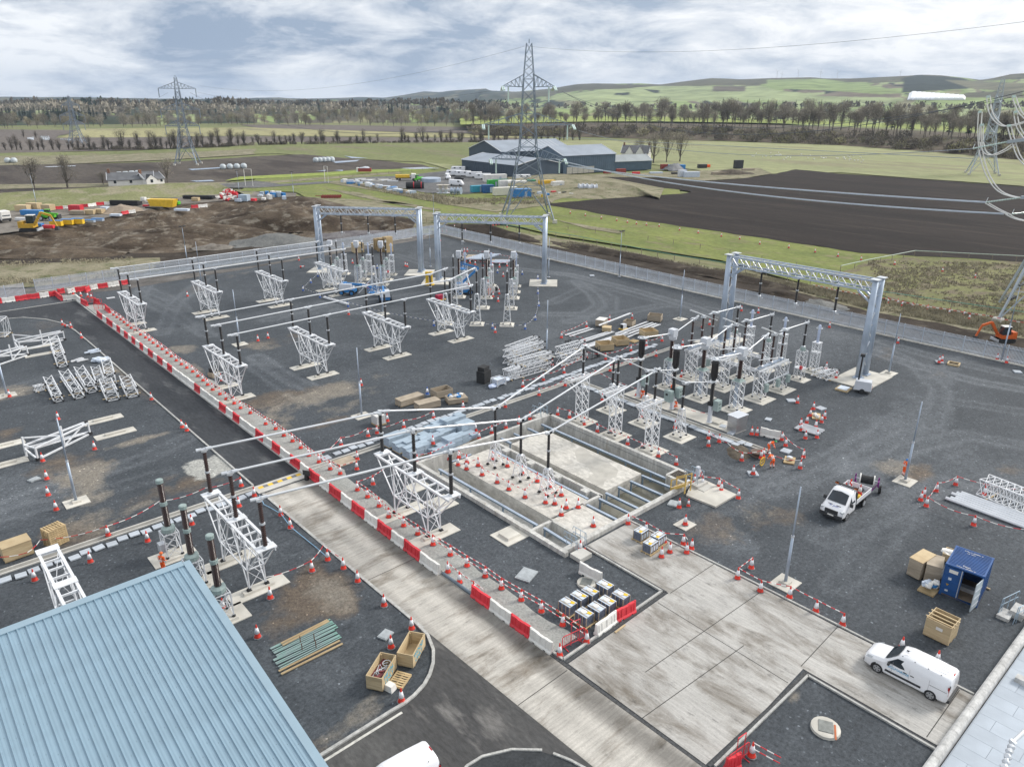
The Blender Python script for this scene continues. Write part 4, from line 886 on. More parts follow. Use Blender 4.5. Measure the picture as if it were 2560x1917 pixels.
# ---- black circuit breakers
for k,v in enumerate((50.7,45.85,40.85)):
 t=thing('circuit_breaker','black column circuit breaker with a grey green cabinet, %s one of three'%ph3[k],'circuit breaker',(65.05,v,0),0,'black circuit breakers');pad(65.9,v-.5,2.5,5.0,(.9,.9))
 MB().box(0,0,.27,.5,.5,.05).box(0,0,1.3,.34,.34,2.1).build('column',GREYP,t)
 MB().box(-.05,0,2.45,.5,.55,.4).build('mechanism',BLACK,t);sheds(MB(),2.6,4.9,.22,22).build('support_insulator',INSK,t,smooth=True)
 mb=MB();pr=[(.2,5.05)]
 for i in range(22):z=5.1+i*.105;w=.23+.13*min(1,i/4)*min(1,(22-i)/3);pr+=[(w,z),(w*1.06,z+.06)]
 mb.lathe(pr+[(.25,7.42)],12).build('interrupter',INSK,t,smooth=True)
 mb=MB();mb.lathe([(.3,4.92),(.42,4.97),(.42,5.05),(.3,5.08)],12);mb.lathe([(.3,7.4),(.33,7.5),(.1,7.56)],12)
 mb.path([(.52*math.cos(a),.52*math.sin(a),7.5)for a in np.linspace(0,2*math.pi,17)[:-1]],.045,6,True)
 for a in(0,1.57,3.14,4.71):mb.bar((0,0,7.46),(.52*math.cos(a),.52*math.sin(a),7.5),.05)
 mb.box(-.45,0,5.,.4,.16,.1);mb.build('terminal',STEEL,t)
 c=MB().box(.25,-.62,2.35,.75,.6,1.15).build('cabinet',CAB,t);MB().box(.1,-.93,2.55,.12,.02,.14).box(.4,-.93,2.55,.12,.02,.14).box(.25,-.93,2.1,.3,.02,.05).build('gauge',BLACK,c)
 if k==1:c=MB().box(-.75,.0,2.0,.6,.9,1.3).build('cabinet',CAB,t);MB().box(-1.06,.1,2.2,.02,.3,.25).build('gauge',BLACK,c)
# ---- current transformers: grey heads on brown insulators
def ct(label,loc,h0=3.5,h=6.05,ht=7.45,rz=0.,group='grey headed current transformers'):
 t=thing('current_transformer',label,'transformer',loc,rz,group)
 lattice(MB(),1.05,1.05,h0-.3,.3,.075,4).build('lattice',STEELW,t);feet(t,1.05,1.05)
 for x in(-.2,.2):MB().box(x,.15,(h0+.3)/2,.2,.1,h0-.35).build('cable_duct',GSTEEL,t)
 MB().box(0,0,h0+.06,1.1,1.1,.1).box(0,0,h0+.2,.7,.7,.22).build('base',CAB,t);a=MB();sheds(a,h0+.3,h,.25,24,12);a.build('insulator',INSB,t,smooth=True)
 mb=MB();mb.lathe([(.28,h-.02),(.42,h+.15),(.46,h+.45),(.46,h+.5)],12);mb.box(0,0,h+.5+(ht-h-.5)/2,.86,.86,ht-h-.5,0,.97);mb.build('head',GREYP,t,smooth=False)
 mb=MB();mb.tube((-.8,0,h+.75),(-.42,0,h+.75),.06,8);mb.tube((.42,0,h+.75),(.8,0,h+.75),.06,8);mb.tube((-.3,-.75,h+.35),(.3,-.4,h+.45),.035,6);mb.blob((-.32,-.78,h+.35),.08,.08,.08,1,0,8,5);mb.build('terminal',STEEL,t)
 return t
for k,v in enumerate((50.6,46.0,41.2)):ct('grey headed transformer on a lattice behind the circuit breakers, %s one of three'%ph3[k],(70.7,v,0));pad(70.7,v,2.9,2.7,(1.7,1.6))
# ---- disconnector switches: a bridge between two lattices with three brown insulators
for k,v in enumerate((51.,46.35,41.25)):
 t=thing('disconnector','three pole switch frame with brown insulators and a raised blade, %s one of three'%ph3[k],'switch',(78.,v,0),0,'switch frames with raised blades')
 for x in(-2.35,2.35):
  q=lattice(MB(),1.1,1.1,3.3,.3,.075,4).build('lattice',STEELW,t,(x,0,0));pad(78+x,v,3.,2.9,(1.9,1.8));me=_im['foot']
  for sx in(-.55,.55):
   for sy in(-.55,.55):link('foot',me,t,(x+sx,sy,.24))
 mb=MB()
 for y in(-.32,.32):mb.box(-.3,y,3.75,6.6,.1,.24)
 for x in np.linspace(-3.2,2.8,6):mb.box(x,0,3.78,.1,.6,.1)
 for x,d in((-1.75,1),(1.75,-1)):mb.bar((x,-.4,2.4),(x+d*1.1,-.4,3.65),.09);mb.bar((x,.4,2.4),(x+d*1.1,.4,3.65),.09)
 mb.build('base_frame',STEELW,t)
 MB().box(-.8,0,4.02,4.9,.28,.22).box(1.75,0,4.05,.7,.4,.3).build('switch_beam',GSTEEL,t)
 for x,hh in((-2.75,3.35),(-.6,3.35),(1.65,3.45)):
  insulator(t,(x,0,4.2),hh,.16,INSB,12)
 mb=MB()
 for x in(-2.75,1.65):
  mb.lathe([(.12,7.55),(.2,7.6),(.2,7.75),(.3,7.8),(.3,7.86)],10,(x,0,0));mb.path([(x+.36*math.cos(a),.36*math.sin(a),7.7)for a in np.linspace(0,6.28,13)[:-1]],.035,5,True)
 mb.box(1.1,0,7.72,1.0,.22,.08);mb.path([(-.6+.32*math.cos(a),.32*math.sin(a),7.55)for a in np.linspace(0,6.28,13)[:-1]],.035,5,True);mb.box(-.6,0,7.72,.5,.3,.18);mb.build('contact',STEEL,t)
 b=MB();b.tube((-3.6,0,9.0),(-.6,0,7.8),.085,8);b.tube((-.6,0,7.8),(2.5,0,6.55),.075,8);b.build('blade',ALU,t)
 b=MB();b.tube((-3.8,-.2,5.2),(1.4,-.2,4.4),.05,6);b.build('earth_rod',ALU,t)
 if k==2:
  for x in(-2.2,.4,2.7):MB().box(x,-.75,1.55,.5,.35,.95).build('drive_box',CAB,t);MB().tube((x,-.6,2.),(x,-.4,3.7),.04,6).build('drive_rod',STEEL,t)
  MB().box(.2,-.62,2.2,5.4,.12,.16).build('rail',STEEL,t)
 else:MB().box(.4,-.7,1.5,.45,.35,.9).build('drive_box',CAB,t)
for x in(75.5,80.2):
 for a,b in((51,46.35),(46.35,41.25)):
  o=MB();
  for s in(-.35,.35):o.box(x+s,(a+b)/2,3.42,.1,a-b-1.2,.18)
  for q in np.linspace(b+.8,a-.8,5):o.box(x,q,3.44,.7,.08,.08)
  o.bar((x,b+.6,2.4),(x,b+1.7,3.35),.09);o.bar((x,a-.6,2.4),(x,a-1.7,3.35),.09)
  tag(o.build('cross_beam',STEELW),'white steel ladder beam joining %s switch frames, %s side'%('far and middle' if a>50 else 'middle and near','breaker' if x<78 else 'fence'),'beam','ladder beams between the switch frames')
# ---- slim posts and bell-topped posts by the gantry
def slim(label,loc,rz=0,m=INSK,flag=True,group='slim insulator posts with a mid cabinet'):
 t=thing('instrument_post',label,'busbar support',loc,rz,group);lattice(MB(),.95,.95,3.5,.3,.07,5).build('lattice',STEELW,t);feet(t,.95,.95)
 MB().box(0,0,1.55,1.1,1.1,.12).build('shelf',STEELW,t);MB().box(-.45,-.35,1.75,.35,.3,.4).build('box',RED if flag else CAB,t);MB().lathe([(.32,3.84),(.32,4.2),(.2,4.4)],10).build('base',CAB,t)
 insulator(t,(0,0,4.35),3.0,.16,m,10);mb=MB();mb.box(0,0,7.42,.6,.3,.1);mb.tube((-.3,0,7.45),(-.45,0,7.75),.05,6);mb.tube((.3,0,7.45),(.45,0,7.75),.05,6);mb.build('clamp',STEEL,t);return t
BTUBE=mat('pale violet blue polymer',(.52,.60,.78),.4,0,.05,2)
def bell(label,loc,rz=0,group='bell topped surge arresters'):
 t=thing('surge_arrester',label,'surge arrester',loc,rz,group);lattice(MB(),.85,.85,2.3,.3,.07,4).build('lattice',STEELW,t);feet(t,.85,.85)
 MB().box(0,0,2.66,.95,.95,.14).build('shelf',STEELW,t);lattice(MB(),.8,.8,1.15,2.75,.07,2).build('upper_lattice',STEELW,t);MB().box(0,0,3.95,.95,.95,.1).build('top_plate',STEELW,t)
 MB().lathe([(.17,4.),(.17,6.2),(.1,6.3)],10).build('tube',BTUBE,t,smooth=True)
 mb=MB();mb.path([(.36*math.cos(a),.36*math.sin(a),5.85)for a in np.linspace(0,6.28,13)[:-1]],.045,6,True)
 for a in(0,2.1,4.2):mb.bar((.1*math.cos(a),.1*math.sin(a),6.25),(.36*math.cos(a),.36*math.sin(a),5.87),.03)
 mb.build('ring',STEEL,t);return t
for k,v in enumerate((51.1,46.2,41.5)):
 slim('slim brown insulator post in front of the right gantry, %s one of three'%ph3[k],(85.4,v,0),0,INSK,k==2);pad(85.4,v,2.,2.4,(1.4,1.4))
 bell('bell topped post close to the right gantry, %s one of three'%ph3[k],(89.5,v+.2,0));pad(89.5,v+.2,2.4,2.2,(1.3,1.3))
D45=R(45)
def aw(a,w):return((a+w)/math.sqrt(2),(a-w)/math.sqrt(2),0)
wn=('left','middle','right')
for k,w in enumerate((-16.95,-12.05,-7.35)):
 for a,nm,hh in((111.1,'front',4.85),(120.8,'second',5.0)):
  c=aw(a,w);t=thing('lattice_post','tall %s lattice post of the second bay, %s of three'%(nm,wn[k]),'busbar support',c,D45,'lattice posts of the second bay')
  lattice(MB(),1.15,1.15,hh-.3,.3,.07,6,.5,.5,single=True).build('lattice',STEELW,t);feet(t,1.15,1.15);insulator(t,(0,0,hh),3.6,.15)
  mb=MB();mb.box(0,0,hh+3.66,.5,.25,.1);mb.tube((-.2,0,hh+3.7),(-.38,0,hh+4.),.05,6);mb.tube((.2,0,hh+3.7),(.38,0,hh+4.),.05,6);mb.build('clamp',STEEL,t);pad(*c[:2],2.2,2.2,(1.6,1.6),D45)
 c=aw(127.8,w);ct('grey headed transformer of the second bay, %s of three'%wn[k],c,3.5,6.95,8.25,D45,'transformers of the second bay');pad(*c[:2],2.2,2.2,(1.6,1.6),D45)
 c=aw(132.2,w);slim('slim post behind the transformers of the second bay, %s of three'%wn[k],c,D45,INSK,k==0,'slim posts of the second bay');pad(*c[:2],2.1,2.1,(1.4,1.4),D45)
 c=aw(136.7,w);bell('bell topped post of the second bay, %s of three'%wn[k],c,D45,'bell topped posts of the second bay');pad(*c[:2],1.9,1.9,(1.3,1.3),D45)
for k,w in enumerate((-42.2,-37.2,-32.6)):
 c=aw(136.,w);ct('grey headed transformer of the first bay, %s of three'%wn[k],c,3.5,6.95,8.25,D45,'transformers of the first bay');pad(*c[:2],2.2,2.2,(1.6,1.6),D45)
 c=aw(140.,w);slim('slim post behind the transformers of the first bay, %s of three'%wn[k],c,D45,INSK,k==2,'slim posts of the first bay');pad(*c[:2],2.1,2.1,(1.4,1.4),D45)
 c=aw(144.6,w);bell('bell topped post of the first bay, %s of three'%wn[k],c,D45,'bell topped posts of the first bay');pad(*c[:2],1.9,1.9,(1.3,1.3),D45)
c=aw(129.6,-32.6);t=thing('lattice_post','lone lattice post propped by leaning bars behind the blue lift','busbar support',c,D45)
lattice(MB(),1.15,1.15,4.6,.3,.07,6,.5,.5,single=True).build('lattice',STEELW,t);insulator(t,(0,0,4.9),3.6,.15);pad(*c[:2],3,2.4,(1.6,1.6),D45)
mb=MB();mb.bar((.3,.3,2.8),(-1.,2.8,.1),.12);mb.bar((.3,-.3,2.8),(1.4,-2.4,.1),.12);mb.build('prop',STEELW,t)
        
for k,v in enumerate((53.6,48.7,43.75)):
 t=thing('voltage_transformer','brown insulator on a square white frame beside the big roof, %s one of three'%ph3[k],'transformer',(12.75,v,0),0,'brown transformers beside the roof')
 lattice(MB(),1.1,1.1,1.9,.3,.075,2).build('frame',STEELW,t);feet(t,1.1,1.1);MB().lathe([(.45,2.2),(.5,2.3),(.5,2.55),(.3,2.7)],12).box(.35,.2,2.4,.3,.3,.3).build('base',CAB,t)
 a=MB();sheds(a,2.7,4.45,.24,17,12);sheds(a,4.75,6.35,.22,16,12);a.build('insulator',INSB,t,smooth=True);MB().lathe([(.2,4.43),(.27,4.47),(.27,4.73),(.2,4.77)],12).lathe([(.24,6.33),(.27,6.36),(.27,6.6),(.2,6.65)],12).build('flange',CAB,t)
 MB().box(-.7,-.2,1.2,.5,.6,.7).build('box',STEEL,t);pad(12.75,v,3.2,2.,(1.6,1.6))
pad(8.5,50,5,1.6)

# ---- the three landing gantries
def gantry(label,A,B,H=12.75,gap=1.9,back=1):
 A,B=V((*A,0)),V((*B,0));L_=(B-A).length;rz=math.atan2((B-A).y,(B-A).x);t=thing('gantry',label,'gantry',A,rz,'galvanised landing gantries')
 for x in(0,L_):
  for y in(0,back*gap):
   MB().tube((x,y*1.0,.2),(x,y*.92,H),.42,10,.36).build('leg',GSTEEL,t,smooth=True)
   MB().box(x,y,.18,1.1,1.1,.12).build('base_plate',GSTEEL,t);MB().box(x,y*.92,H+.03,1.0,1.0,.08).build('cap_plate',STEEL,t)
  mb=MB();zs=np.linspace(1.2,H-.3,7)
  for i in range(6):ya,yb=(0,back*gap*.95)if i%2 else(back*gap*.95,0);mb.bar((x,ya,zs[i]),(x,yb,zs[i+1]),.13)
  for z in zs[1:-1:2]:mb.bar((x,0,z),(x,back*gap*.95,z),.12)
  mb.build('leg_bracing',STEEL,t)
  d=1 if x==0 else-1;mb=MB()
  for y in(.15,back*gap*.85):mb.bar((x+d*.3,y,H-2.9),(x+d*2.,y,H-1.65),.2)
  mb.build('knee_brace',GSTEEL,t)
 mb=MB();yc=back*gap*.46;hw=.78
 for y in(yc-hw,yc+hw):
  for z in(H-.25,H-1.5):mb.box(L_/2,y,z,L_-.7,.2,.2)
 mb.build('chord',GSTEEL,t)
 mb=MB();n=20;xs=np.linspace(.4,L_-.4,n+1)
 for i in range(n):
  for y in(yc-hw,yc+hw):za,zb=(H-1.45,H-.3)if i%2 else(H-.3,H-1.45);mb.bar((xs[i],y,za),(xs[i+1],y,zb),.10)
  mb.bar((xs[i],yc-hw,H-.25),(xs[i+1],yc+hw,H-.25),.08);mb.bar((xs[i],yc+hw,H-1.5),(xs[i+1],yc-hw,H-1.5),.08)
  if i%3==0:mb.bar((xs[i],yc-hw,H-.25),(xs[i],yc-hw,H-1.5),.09);mb.bar((xs[i],yc+hw,H-.25),(xs[i],yc+hw,H-1.5),.09)
 mb.build('lattice',STEEL,t)
 me=None
 for f in(.235,.5,.765):
  MB().box(L_*f,yc,H-1.62,.9,2*hw+.3,.08).build('hanger_plate',STEEL,t);insulator(t,(L_*f,yc,H-5.1),3.45,.17,INSK)
  mb=MB();mb.lathe([(.06,0),(.2,.08),(.2,.16),(.06,.3)],8,(L_*f,yc,H-5.35));mb.box(L_*f+.2,yc,H-5.3,.7,.12,.08);mb.tube((L_*f-.1,yc,H-5.8),(L_*f-.1,yc,H-5.3),.04,6);mb.tube((L_*f+.12,yc,H-5.8),(L_*f+.12,yc,H-5.3),.04,6);mb.build('end_fitting',STEEL,t)
 return t
gantry('blue grey steel gantry at the back left over the first bay',(70.5,138.9),(84.5,123.2))
gantry('blue grey steel gantry at the back centre over the second bay',(83.0,115.2),(96.4,99.5))
gantry('large blue grey steel gantry at the right over the switch frames',(91.2,56.9),(91.3,36.6),12.75,1.9,1)
for c,s in(((70.5,138),5.2),((84.2,123),5.6),((82.5,114.7),5.6),((97,100.2),5.6)):struct(MB().box(0,0,.03,s,s*.95,.16).build('concrete_foundation',CONCD,None,(*c,0),D45))
struct(MB().box(0,0,.03,7.1,4.8,.16).build('concrete_foundation',CONCD,None,(91.5,36.3,0)));struct(MB().box(0,0,.03,7.1,4.6,.16).build('concrete_foundation',CONCD,None,(91.5,57.,0)))

# ---- palisade fences: posts, rails and panels of pales
PALE=mat('galvanised pale',(.60,.65,.72),.5,.3,.12,1.)
def palisade(label,pts,step=2.75,h=2.35,gate=None):
 pts=[V((*p[:2],0))for p in pts];t=thing('palisade_fence',label,'fence',pts[0]);o=pts[0]
 mb=MB();n=17;w=step/n
 for i in range(n):
  x=(i+.5)*w;vs=[(x-.04,-.02,.06),(x+.04,-.02,.06),(x+.04,-.02,h-.07),(x,-.02,h+.03),(x-.04,-.02,h-.07),(x-.04,.01,.06),(x+.04,.01,.06),(x+.04,.01,h-.07),(x,.01,h+.03),(x-.04,.01,h-.07)]
  mb.add(vs,[(0,1,2,3,4),(9,8,7,6,5),(0,5,6,1),(1,6,7,2),(2,7,8,3),(3,8,9,4),(4,9,5,0)])
 pales=mb.mesh('pales',PALE);rail=MB().box(step/2,.04,.45,step-.1,.05,.06).box(step/2,.04,1.9,step-.1,.05,.06).mesh('rails',PALE);post=MB().box(0,.09,h/2,.12,.09,h).mesh('post',PALE)
 for a,b in zip(pts[:-1],pts[1:]):
  L_=(b-a).length;k=int(round(L_/step));rz=math.atan2((b-a).y,(b-a).x)
  for i in range(k):
   p=a.lerp(b,i/k)-o
   q=link('panel',rail,t,p,rz);q.scale=(L_/k/step,1,1);stuff(link('pales',pales,q));link('post',post,t,p,rz)
  link('post',post,t,b-o,rz)
 return t
palisade('grey steel palisade fence along the back left side of the yard',[(22.6,155.2),(48,155.2),(80,156),(115.3,158.6)])
palisade('grey steel palisade fence at the far left beyond the asphalt road',[(-18,150.5),(6,152.4),(20.6,153.3)])
palisade('long grey steel palisade fence along the right side of the yard',[(115.3,158.6),(114.2,122),(113.3,80),(112.9,40),(112.9,-6)])
strip('fence_kerb',[(114.9,158.6),(113.8,122),(112.9,80),(112.5,40),(112.5,-6)],.3,.16,CONCD);strip('fence_kerb',[(22.6,154.9),(48,154.9),(80,155.7),(115,158.2)],.2,.1,CONCD)
     
NETM=mat('green netting edge',(.16,.36,.28),.8);TIMB=mat('grey timber stake',(.22,.19,.15),.9)
def wire_fence(label,pts,step,h,top=.05,cols=(NETM,TIMB),loose=.25,wires=(1.,)):
 t=thing('wire_fence',label,'fence',(0,0,0));me=MB().box(0,0,h/2,.1,.1,h).mesh('stake',cols[1]);P_=[]
 Q=[V((*p[:2],p[2]if len(p)>2 else 0))for p in pts]
 for a,b in zip(Q[:-1],Q[1:]):
  k=max(1,int((b-a).length/step))
  for i in range(k):P_.append(a.lerp(b,i/k))
 P_.append(Q[-1])
 for p in P_:link('stake',me,t,p)
 mb=MB()
 for f in wires:
  q=[]
  for i,p in enumerate(P_):q.append(p+V((0,0,h*f)));
  mb.path(q,top,4)
 mb.build('wire',cols[0],t);return t
wire_fence('green mesh boundary fence on stakes along the dry grass strip',[(131,166),(134.4,129.6),(133.4,96.8),(134.8,84.7),(134.7,52),(138.2,31.3),(141,0)],4.5,1.3,.055)
wire_fence('pale mesh fence between the two rough meadows',[tuple(P(*p,-.1))for p in[(2100,680),(2170,664),(2285,641)]]+[tuple(P(*p,-.1))for p in[(2420,648),(2600,657)]],4.5,1.3,.09,(mat('pale netting edge',(.45,.52,.46),.8),TIMB))
wire_fence('stock fence of thin stakes on the slope behind the back gantries',[tuple(P(*p,0))for p in[(800,528),(900,540),(1000,548),(1100,560),(1230,575)]],5,1.3,.02,(TIMB,TIMB),wires=(1,.6))
wire_fence('thin rail fence along the field track by the hardstanding',[tuple(P(*p,0))for p in[(850,446),(1000,432),(1110,423)]],6,1.3,.03,(TIMB,TIMB),wires=(1,.6))
wire_fence('line of stakes in the meadow in front of the ploughed field',[tuple(P(*p,-.15))for p in[(1420,575),(1560,590),(1750,622),(1990,668),(2100,690)]],7,1.1,.015,(TIMB,TIMB))
# ================================================================ LOOSE THINGS ON THE SITE
def cone_meshes(c):
 body=MB().lathe([(.235,.05),(.20,.09),(.158,.36),(.075,.74),(.042,.98),(.03,1.0)],12).mesh('traffic_cone',c,True)
 slv=MB().lathe([(.170,.35),(.084,.76)],12).mesh('sleeve',CWH,True)
 n=8;base=MB().add([(q*.30*math.cos(math.pi/4*i+.39),q*.30*math.sin(math.pi/4*i+.39),z)for z,q in((.004,1),(.05,.97))for i in range(n)],[tuple(range(n-1,-1,-1)),tuple(range(n,2*n))]+[(i,(i+1)%n,n+(i+1)%n,n+i)for i in range(n)]).mesh('base',GREYR)
 return body,slv,base
CM={k:cone_meshes(m)for k,m in(('red',CRED),('blue',CBL))}
CONES=[]
def cone(p,label,group,c='red',lie=None,s=1.):
 b,sl_,ba=CM[c];o=tag(link('traffic_cone',b,None,p),label,'traffic cone',group)
 o.rotation_euler=(0,0,random.uniform(0,6.28))if lie is None else(R(82),0,lie);o.scale=(s,s,s)
 if lie is not None:o.location.z+=.24
 link('sleeve',sl_,o);link('base',ba,o);CONES.append(o);return o
def cones(w,pts,lab,grp,c='red',z=0.,i0=0,n=None,rev=False,s=1.):
 out=[];N=n or len(pts)
 for i,p in enumerate(pts):
  k=N-1-(i+i0)if rev else i+i0
  out.append(cone(G(w,p[0],p[1],z),lab%ordn(k)if '%s' in lab else lab,grp,c,s=s))
 return out
           
WALK=[('M1',p)for p in[(948,628),(980,652),(1010,672),(1042,692),(1070,715),(1103,742),(1132,765),(1165,790),(1213,822),(1257,848),(1291,868),(1322,895),(1362,922),(1400,948),(1442,980),(1479,1010),(1522,1045),(1566,1078),(1612,1108),(1663,1142),(1708,1180),(1752,1218),(1792,1255),(1835,1298),(1898,1335),(1951,1378),(2021,1415),(2076,1455),(2160,1498)]]
WALK+=[('N2',p)for p in[(84,212),(170,255),(241,312),(316,360),(387,418),(456,482),(544,540),(641,600),(727,640)]]
WALK2=[('N2',p)for p in[(875,780),(963,840),(1062,920),(1145,1012),(1274,1088),(1395,1160),(1527,1250),(1676,1340),(1820,1432),(1977,1525),(2117,1628)]]+[('B3',p)for p in[(80,220),(253,318),(437,435),(643,580)]]
w1=[cone(G(w,*p),'red and white cone, %s from the far gate along the walkway tape'%ordn(i),'cones along the gravel walkway')for i,(w,p)in enumerate(WALK)]
w2=[cone(G(w,*p),'red and white cone, %s from the near red gate along the walkway tape'%ordn(len(WALK2)-1-i),'cones along the gravel walkway')for i,(w,p)in enumerate(WALK2)]
cones('N2',[(1655,1485),(1755,1575),(1880,1660)],'cone by the black pipe at the walkway edge, %s in the short row','cones at the gap in the barriers')
cone(G('B3',410,695),'red and white cone at the foot of the near red gate, road side',None)
cones('M1',[(632,470),(700,487),(760,495),(790,505)],'cone behind the red gates at the far end of the walkway, %s from left','cones at the far gates')
kl=cones('M1',[(540,735),(615,760),(705,848),(1308,1380),(1572,1620),(1613,1648)],'cone on the left kerb of the asphalt road, %s from the far bend','cones on the left kerb');cone(G('M1',565,752),'cone lying on its side at the bend of the left kerb',None,lie=.5)
ly=cones('N1',[(503,170),(818,428),(370,530),(406,685),(418,825),(487,950)],'cone in the left yard by the leaning mast, %s from the back','cones in the left yard');cone(G('M1',85,1355),'cone on the foot of the mast at the left edge',None)
tl=cones('N1',[(302,1555),(782,1398),(1275,1220),(1657,1075),(2063,920),(2195,830)],'cone in front of the cable trench on the left, %s from the left edge','cones along the left trench');cones('N1',[(935,1170),(2082,745)],'cone behind the cable trench on the left, %s from left','cones behind the left trench')
cl=cones('N2',[(215,995),(298,1103),(620,1380),(755,1453),(878,1565)],'cone along the left edge of the concrete road, %s from the crossing','cones along the concrete road')+cones('B2',[(1105,265),(1343,465)],'cone along the left edge of the concrete road, %s from the crossing','cones along the concrete road',i0=5)
cone(G('N2',484,1475),'cone standing off the concrete road at the corner of the tape',None);cone(G('B2',125,200),'cone on the near pad of the trestle left of the road',None);cone(G('B2',15,535),'cone on brown stones close to the edge of the big roof',None)
cone(G('B2',1166,625),'cone between the manhole cover and the two open crates',None);cone(G('B2',1256,1090),'cone inside the curved kerb beside the pallet',None);cone(G('B1',1928,300),'cone under the frame of the nearest brown transformer by the roof',None)
c1=cones('N2',[(735,395),(967,315),(1275,240),(1532,160)],'cone on the far side of the trench lids, %s from the walkway','cones behind the trench lids');cones('N2',[(1044,290),(1134,185)],'cone by the white water tank, %s from left','cones by the water tank')
cone(G('N2',1527,380,.85),'cone standing on top of a stack of grey blocks',None);cones('N2',[(1750,190),(1786,75),(2150,65)],'cone along the lids beyond the stacked blocks, %s from left','cones beyond the stacked blocks')
cones('N2',[(874,515),(870,600),(1009,730)],'cone near the timber mat by the walkway crossing, %s from the back','cones by the timber mat')
p1=cones('N2',[(1392,545),(1510,525),(1795,370),(1924,340),(2032,290),(2155,245)],'cone on the tape along the back of the pit, %s from left','cones along the back of the pit');cone(G('N2',1894,268),'cone behind the stacked blocks at their right end',None)
ps=cones('N2',[(1742,565),(1750,500),(1818,545),(1815,600),(1916,570),(1950,650),(2080,715),(2180,775),(2168,575),(2040,515),(1668,515)],'cone on the pit slab with posts, %s from its far left corner','cones on the pit slab with posts')+cones('N3',[(112,843),(218,705),(288,890),(368,900),(425,825),(88,640),(325,755)],'cone on the pit slab with posts, %s from its far left corner','cones on the pit slab with posts',i0=11)
cones('N3',[(467,935),(570,930),(424,995),(700,1090)],'cone on the small end slab of the pit, %s from the back','cones on the end slab of the pit');cones('N3',[(155,170),(60,205)],'cone outside the back corner of the pit, %s from right','cones at the back corner of the pit')
pr_=cones('N3',[(393,130),(495,155),(620,215),(735,275),(996,385),(1260,490),(1415,560)],'cone along the right wall of the pit, %s from the back','cones along the right wall of the pit');cone(G('N3',845,305),'cone tipped over by the middle lattice column',None,lie=2.1);cone(G('N3',1127,435),'cone tipped over by the near lattice column',None,lie=2.4)
ap=cones('N3',[(1000,1070),(1152,1140),(1315,1235),(1475,1245)],'cone on the taped edge of the concrete apron, %s from the pit','cones on the edge of the apron');cones('N3',[(1360,1315),(1288,1355),(1548,1285),(1505,1320)],'cone by the three wrapped pallets on the apron, %s in the cluster','cones by the wrapped pallets');cone(G('N3',588,1300),'cone beside the steps at the near pit corner',None)
cone(G('N3',1440,930),'cone next to the open hatch below the yellow ladder',None);cone(G('N3',1520,915),'small cone right of the open hatch below the yellow ladder',None,s=.75);cone(G('N3',1493,1075,.06),'cone standing alone on a small square slab',None)
sp_=cones('N3',[(1612,655),(1572,720),(1640,738),(1783,752),(1803,785),(1950,850)],'cone around the square slab beside the yellow ladder, %s from the pit','cones round the slab by the ladder')
cone(G('N3',2078,640,.16),'cone standing on a loose slab in front of the dug hole',None);dg=cones('N3',[(1693,335),(1785,365),(1693,400),(1980,525),(2145,505),(2165,490)],'cone around the dug hole, %s from left','cones round the dug hole');cones('N3',[(1405,245),(1120,150)],'cone between the lids and the lattice posts, %s from right','cones among the lattice posts');cones('N3',[(2065,300),(2110,305)],'cone left of the white barrier near the stainless cabinet, %s of a pair','cones by the white barrier')
rt=cones('N3',[(2062,1450),(1943,1540),(2140,1650)],'cone at the taped bend right of the apron, %s from the back','cones right of the apron')+cones('B4',[(183,195),(410,315),(640,432)],'cone along the right kerb of the apron, %s from the mast','cones right of the apron');cones('B4',[(1147,640),(1452,760)],'cone half hidden behind the white van, %s from its front','cones behind the white van')
cones('N4',[(390,82),(362,140),(485,160),(460,195),(332,200),(280,225),(282,265),(410,240),(420,328),(320,335)],'cone round the bundle of white channels, %s from the back','cones round the white channels');cone(G('N4',252,28),'cone beside a loose slab near the switch frames',None)
dr=cones('N4',[(117,348),(150,398),(303,497),(275,592)],'cone on the tape right of the two workers, %s from the back','cones right of the workers')
st=cones('N4',[(1362,918),(1340,835),(1447,790),(1615,735),(1770,1082)],'cone around the long white trusses at the right edge, %s in the ring','cones round the long trusses');cone(G('N4',1315,868),'cone touching another beside the long white trusses',None);cone(G('N4',1860,820),'cone behind the long white truss at the right edge',None)
cone(G('B3',2065,1560),'cone beside the red gate at the bottom edge',None)
cones('M2',[(370,350),(833,375),(1288,400),(1305,405),(1588,182),(1580,218),(1797,275),(1822,275)],'cone at the back of the yard near the fence, %s from left','cones at the back of the yard');cone(G('M2',380,415),'cone lying flat on the gravel behind the back trestles',None,lie=1.)
ll=cones('M2',[(1810,360),(1845,375),(1890,388),(1955,398),(2040,405),(2100,410),(2165,400)],'cone around the pile of long insulators, %s from left','cones round the pile of insulators');cones('M2',[(2132,490),(2097,640),(2045,665),(2088,705),(2063,973)],'cone among the second bay posts, %s from the back','cones among the second bay posts')
cone(G('M2',908,1430),'cone on a pad beside the mast in the middle of the yard',None);cone(G('M2',800,818),'cone in front of the front row near the lying beam',None);cones('M2',[(105,1022),(18,1045)],'cone on the brown patch between front trestles, %s from right','cones on the brown patch');cone(G('M2',968,588),'cone behind the far busbar beside the propped lattice post',None);cone(G('M1',1618,488),'cone in front of the second back row trestle',None);cone(G('M1',1910,1215),'cone under the front trestle beside the grey box',None)
bl=cones('M2',[(535,490),(474,545),(407,612),(553,672),(795,750),(1535,915),(2040,940)],'blue and white cone on the blue chain, %s from left','blue cones in the left part of the yard','blue')
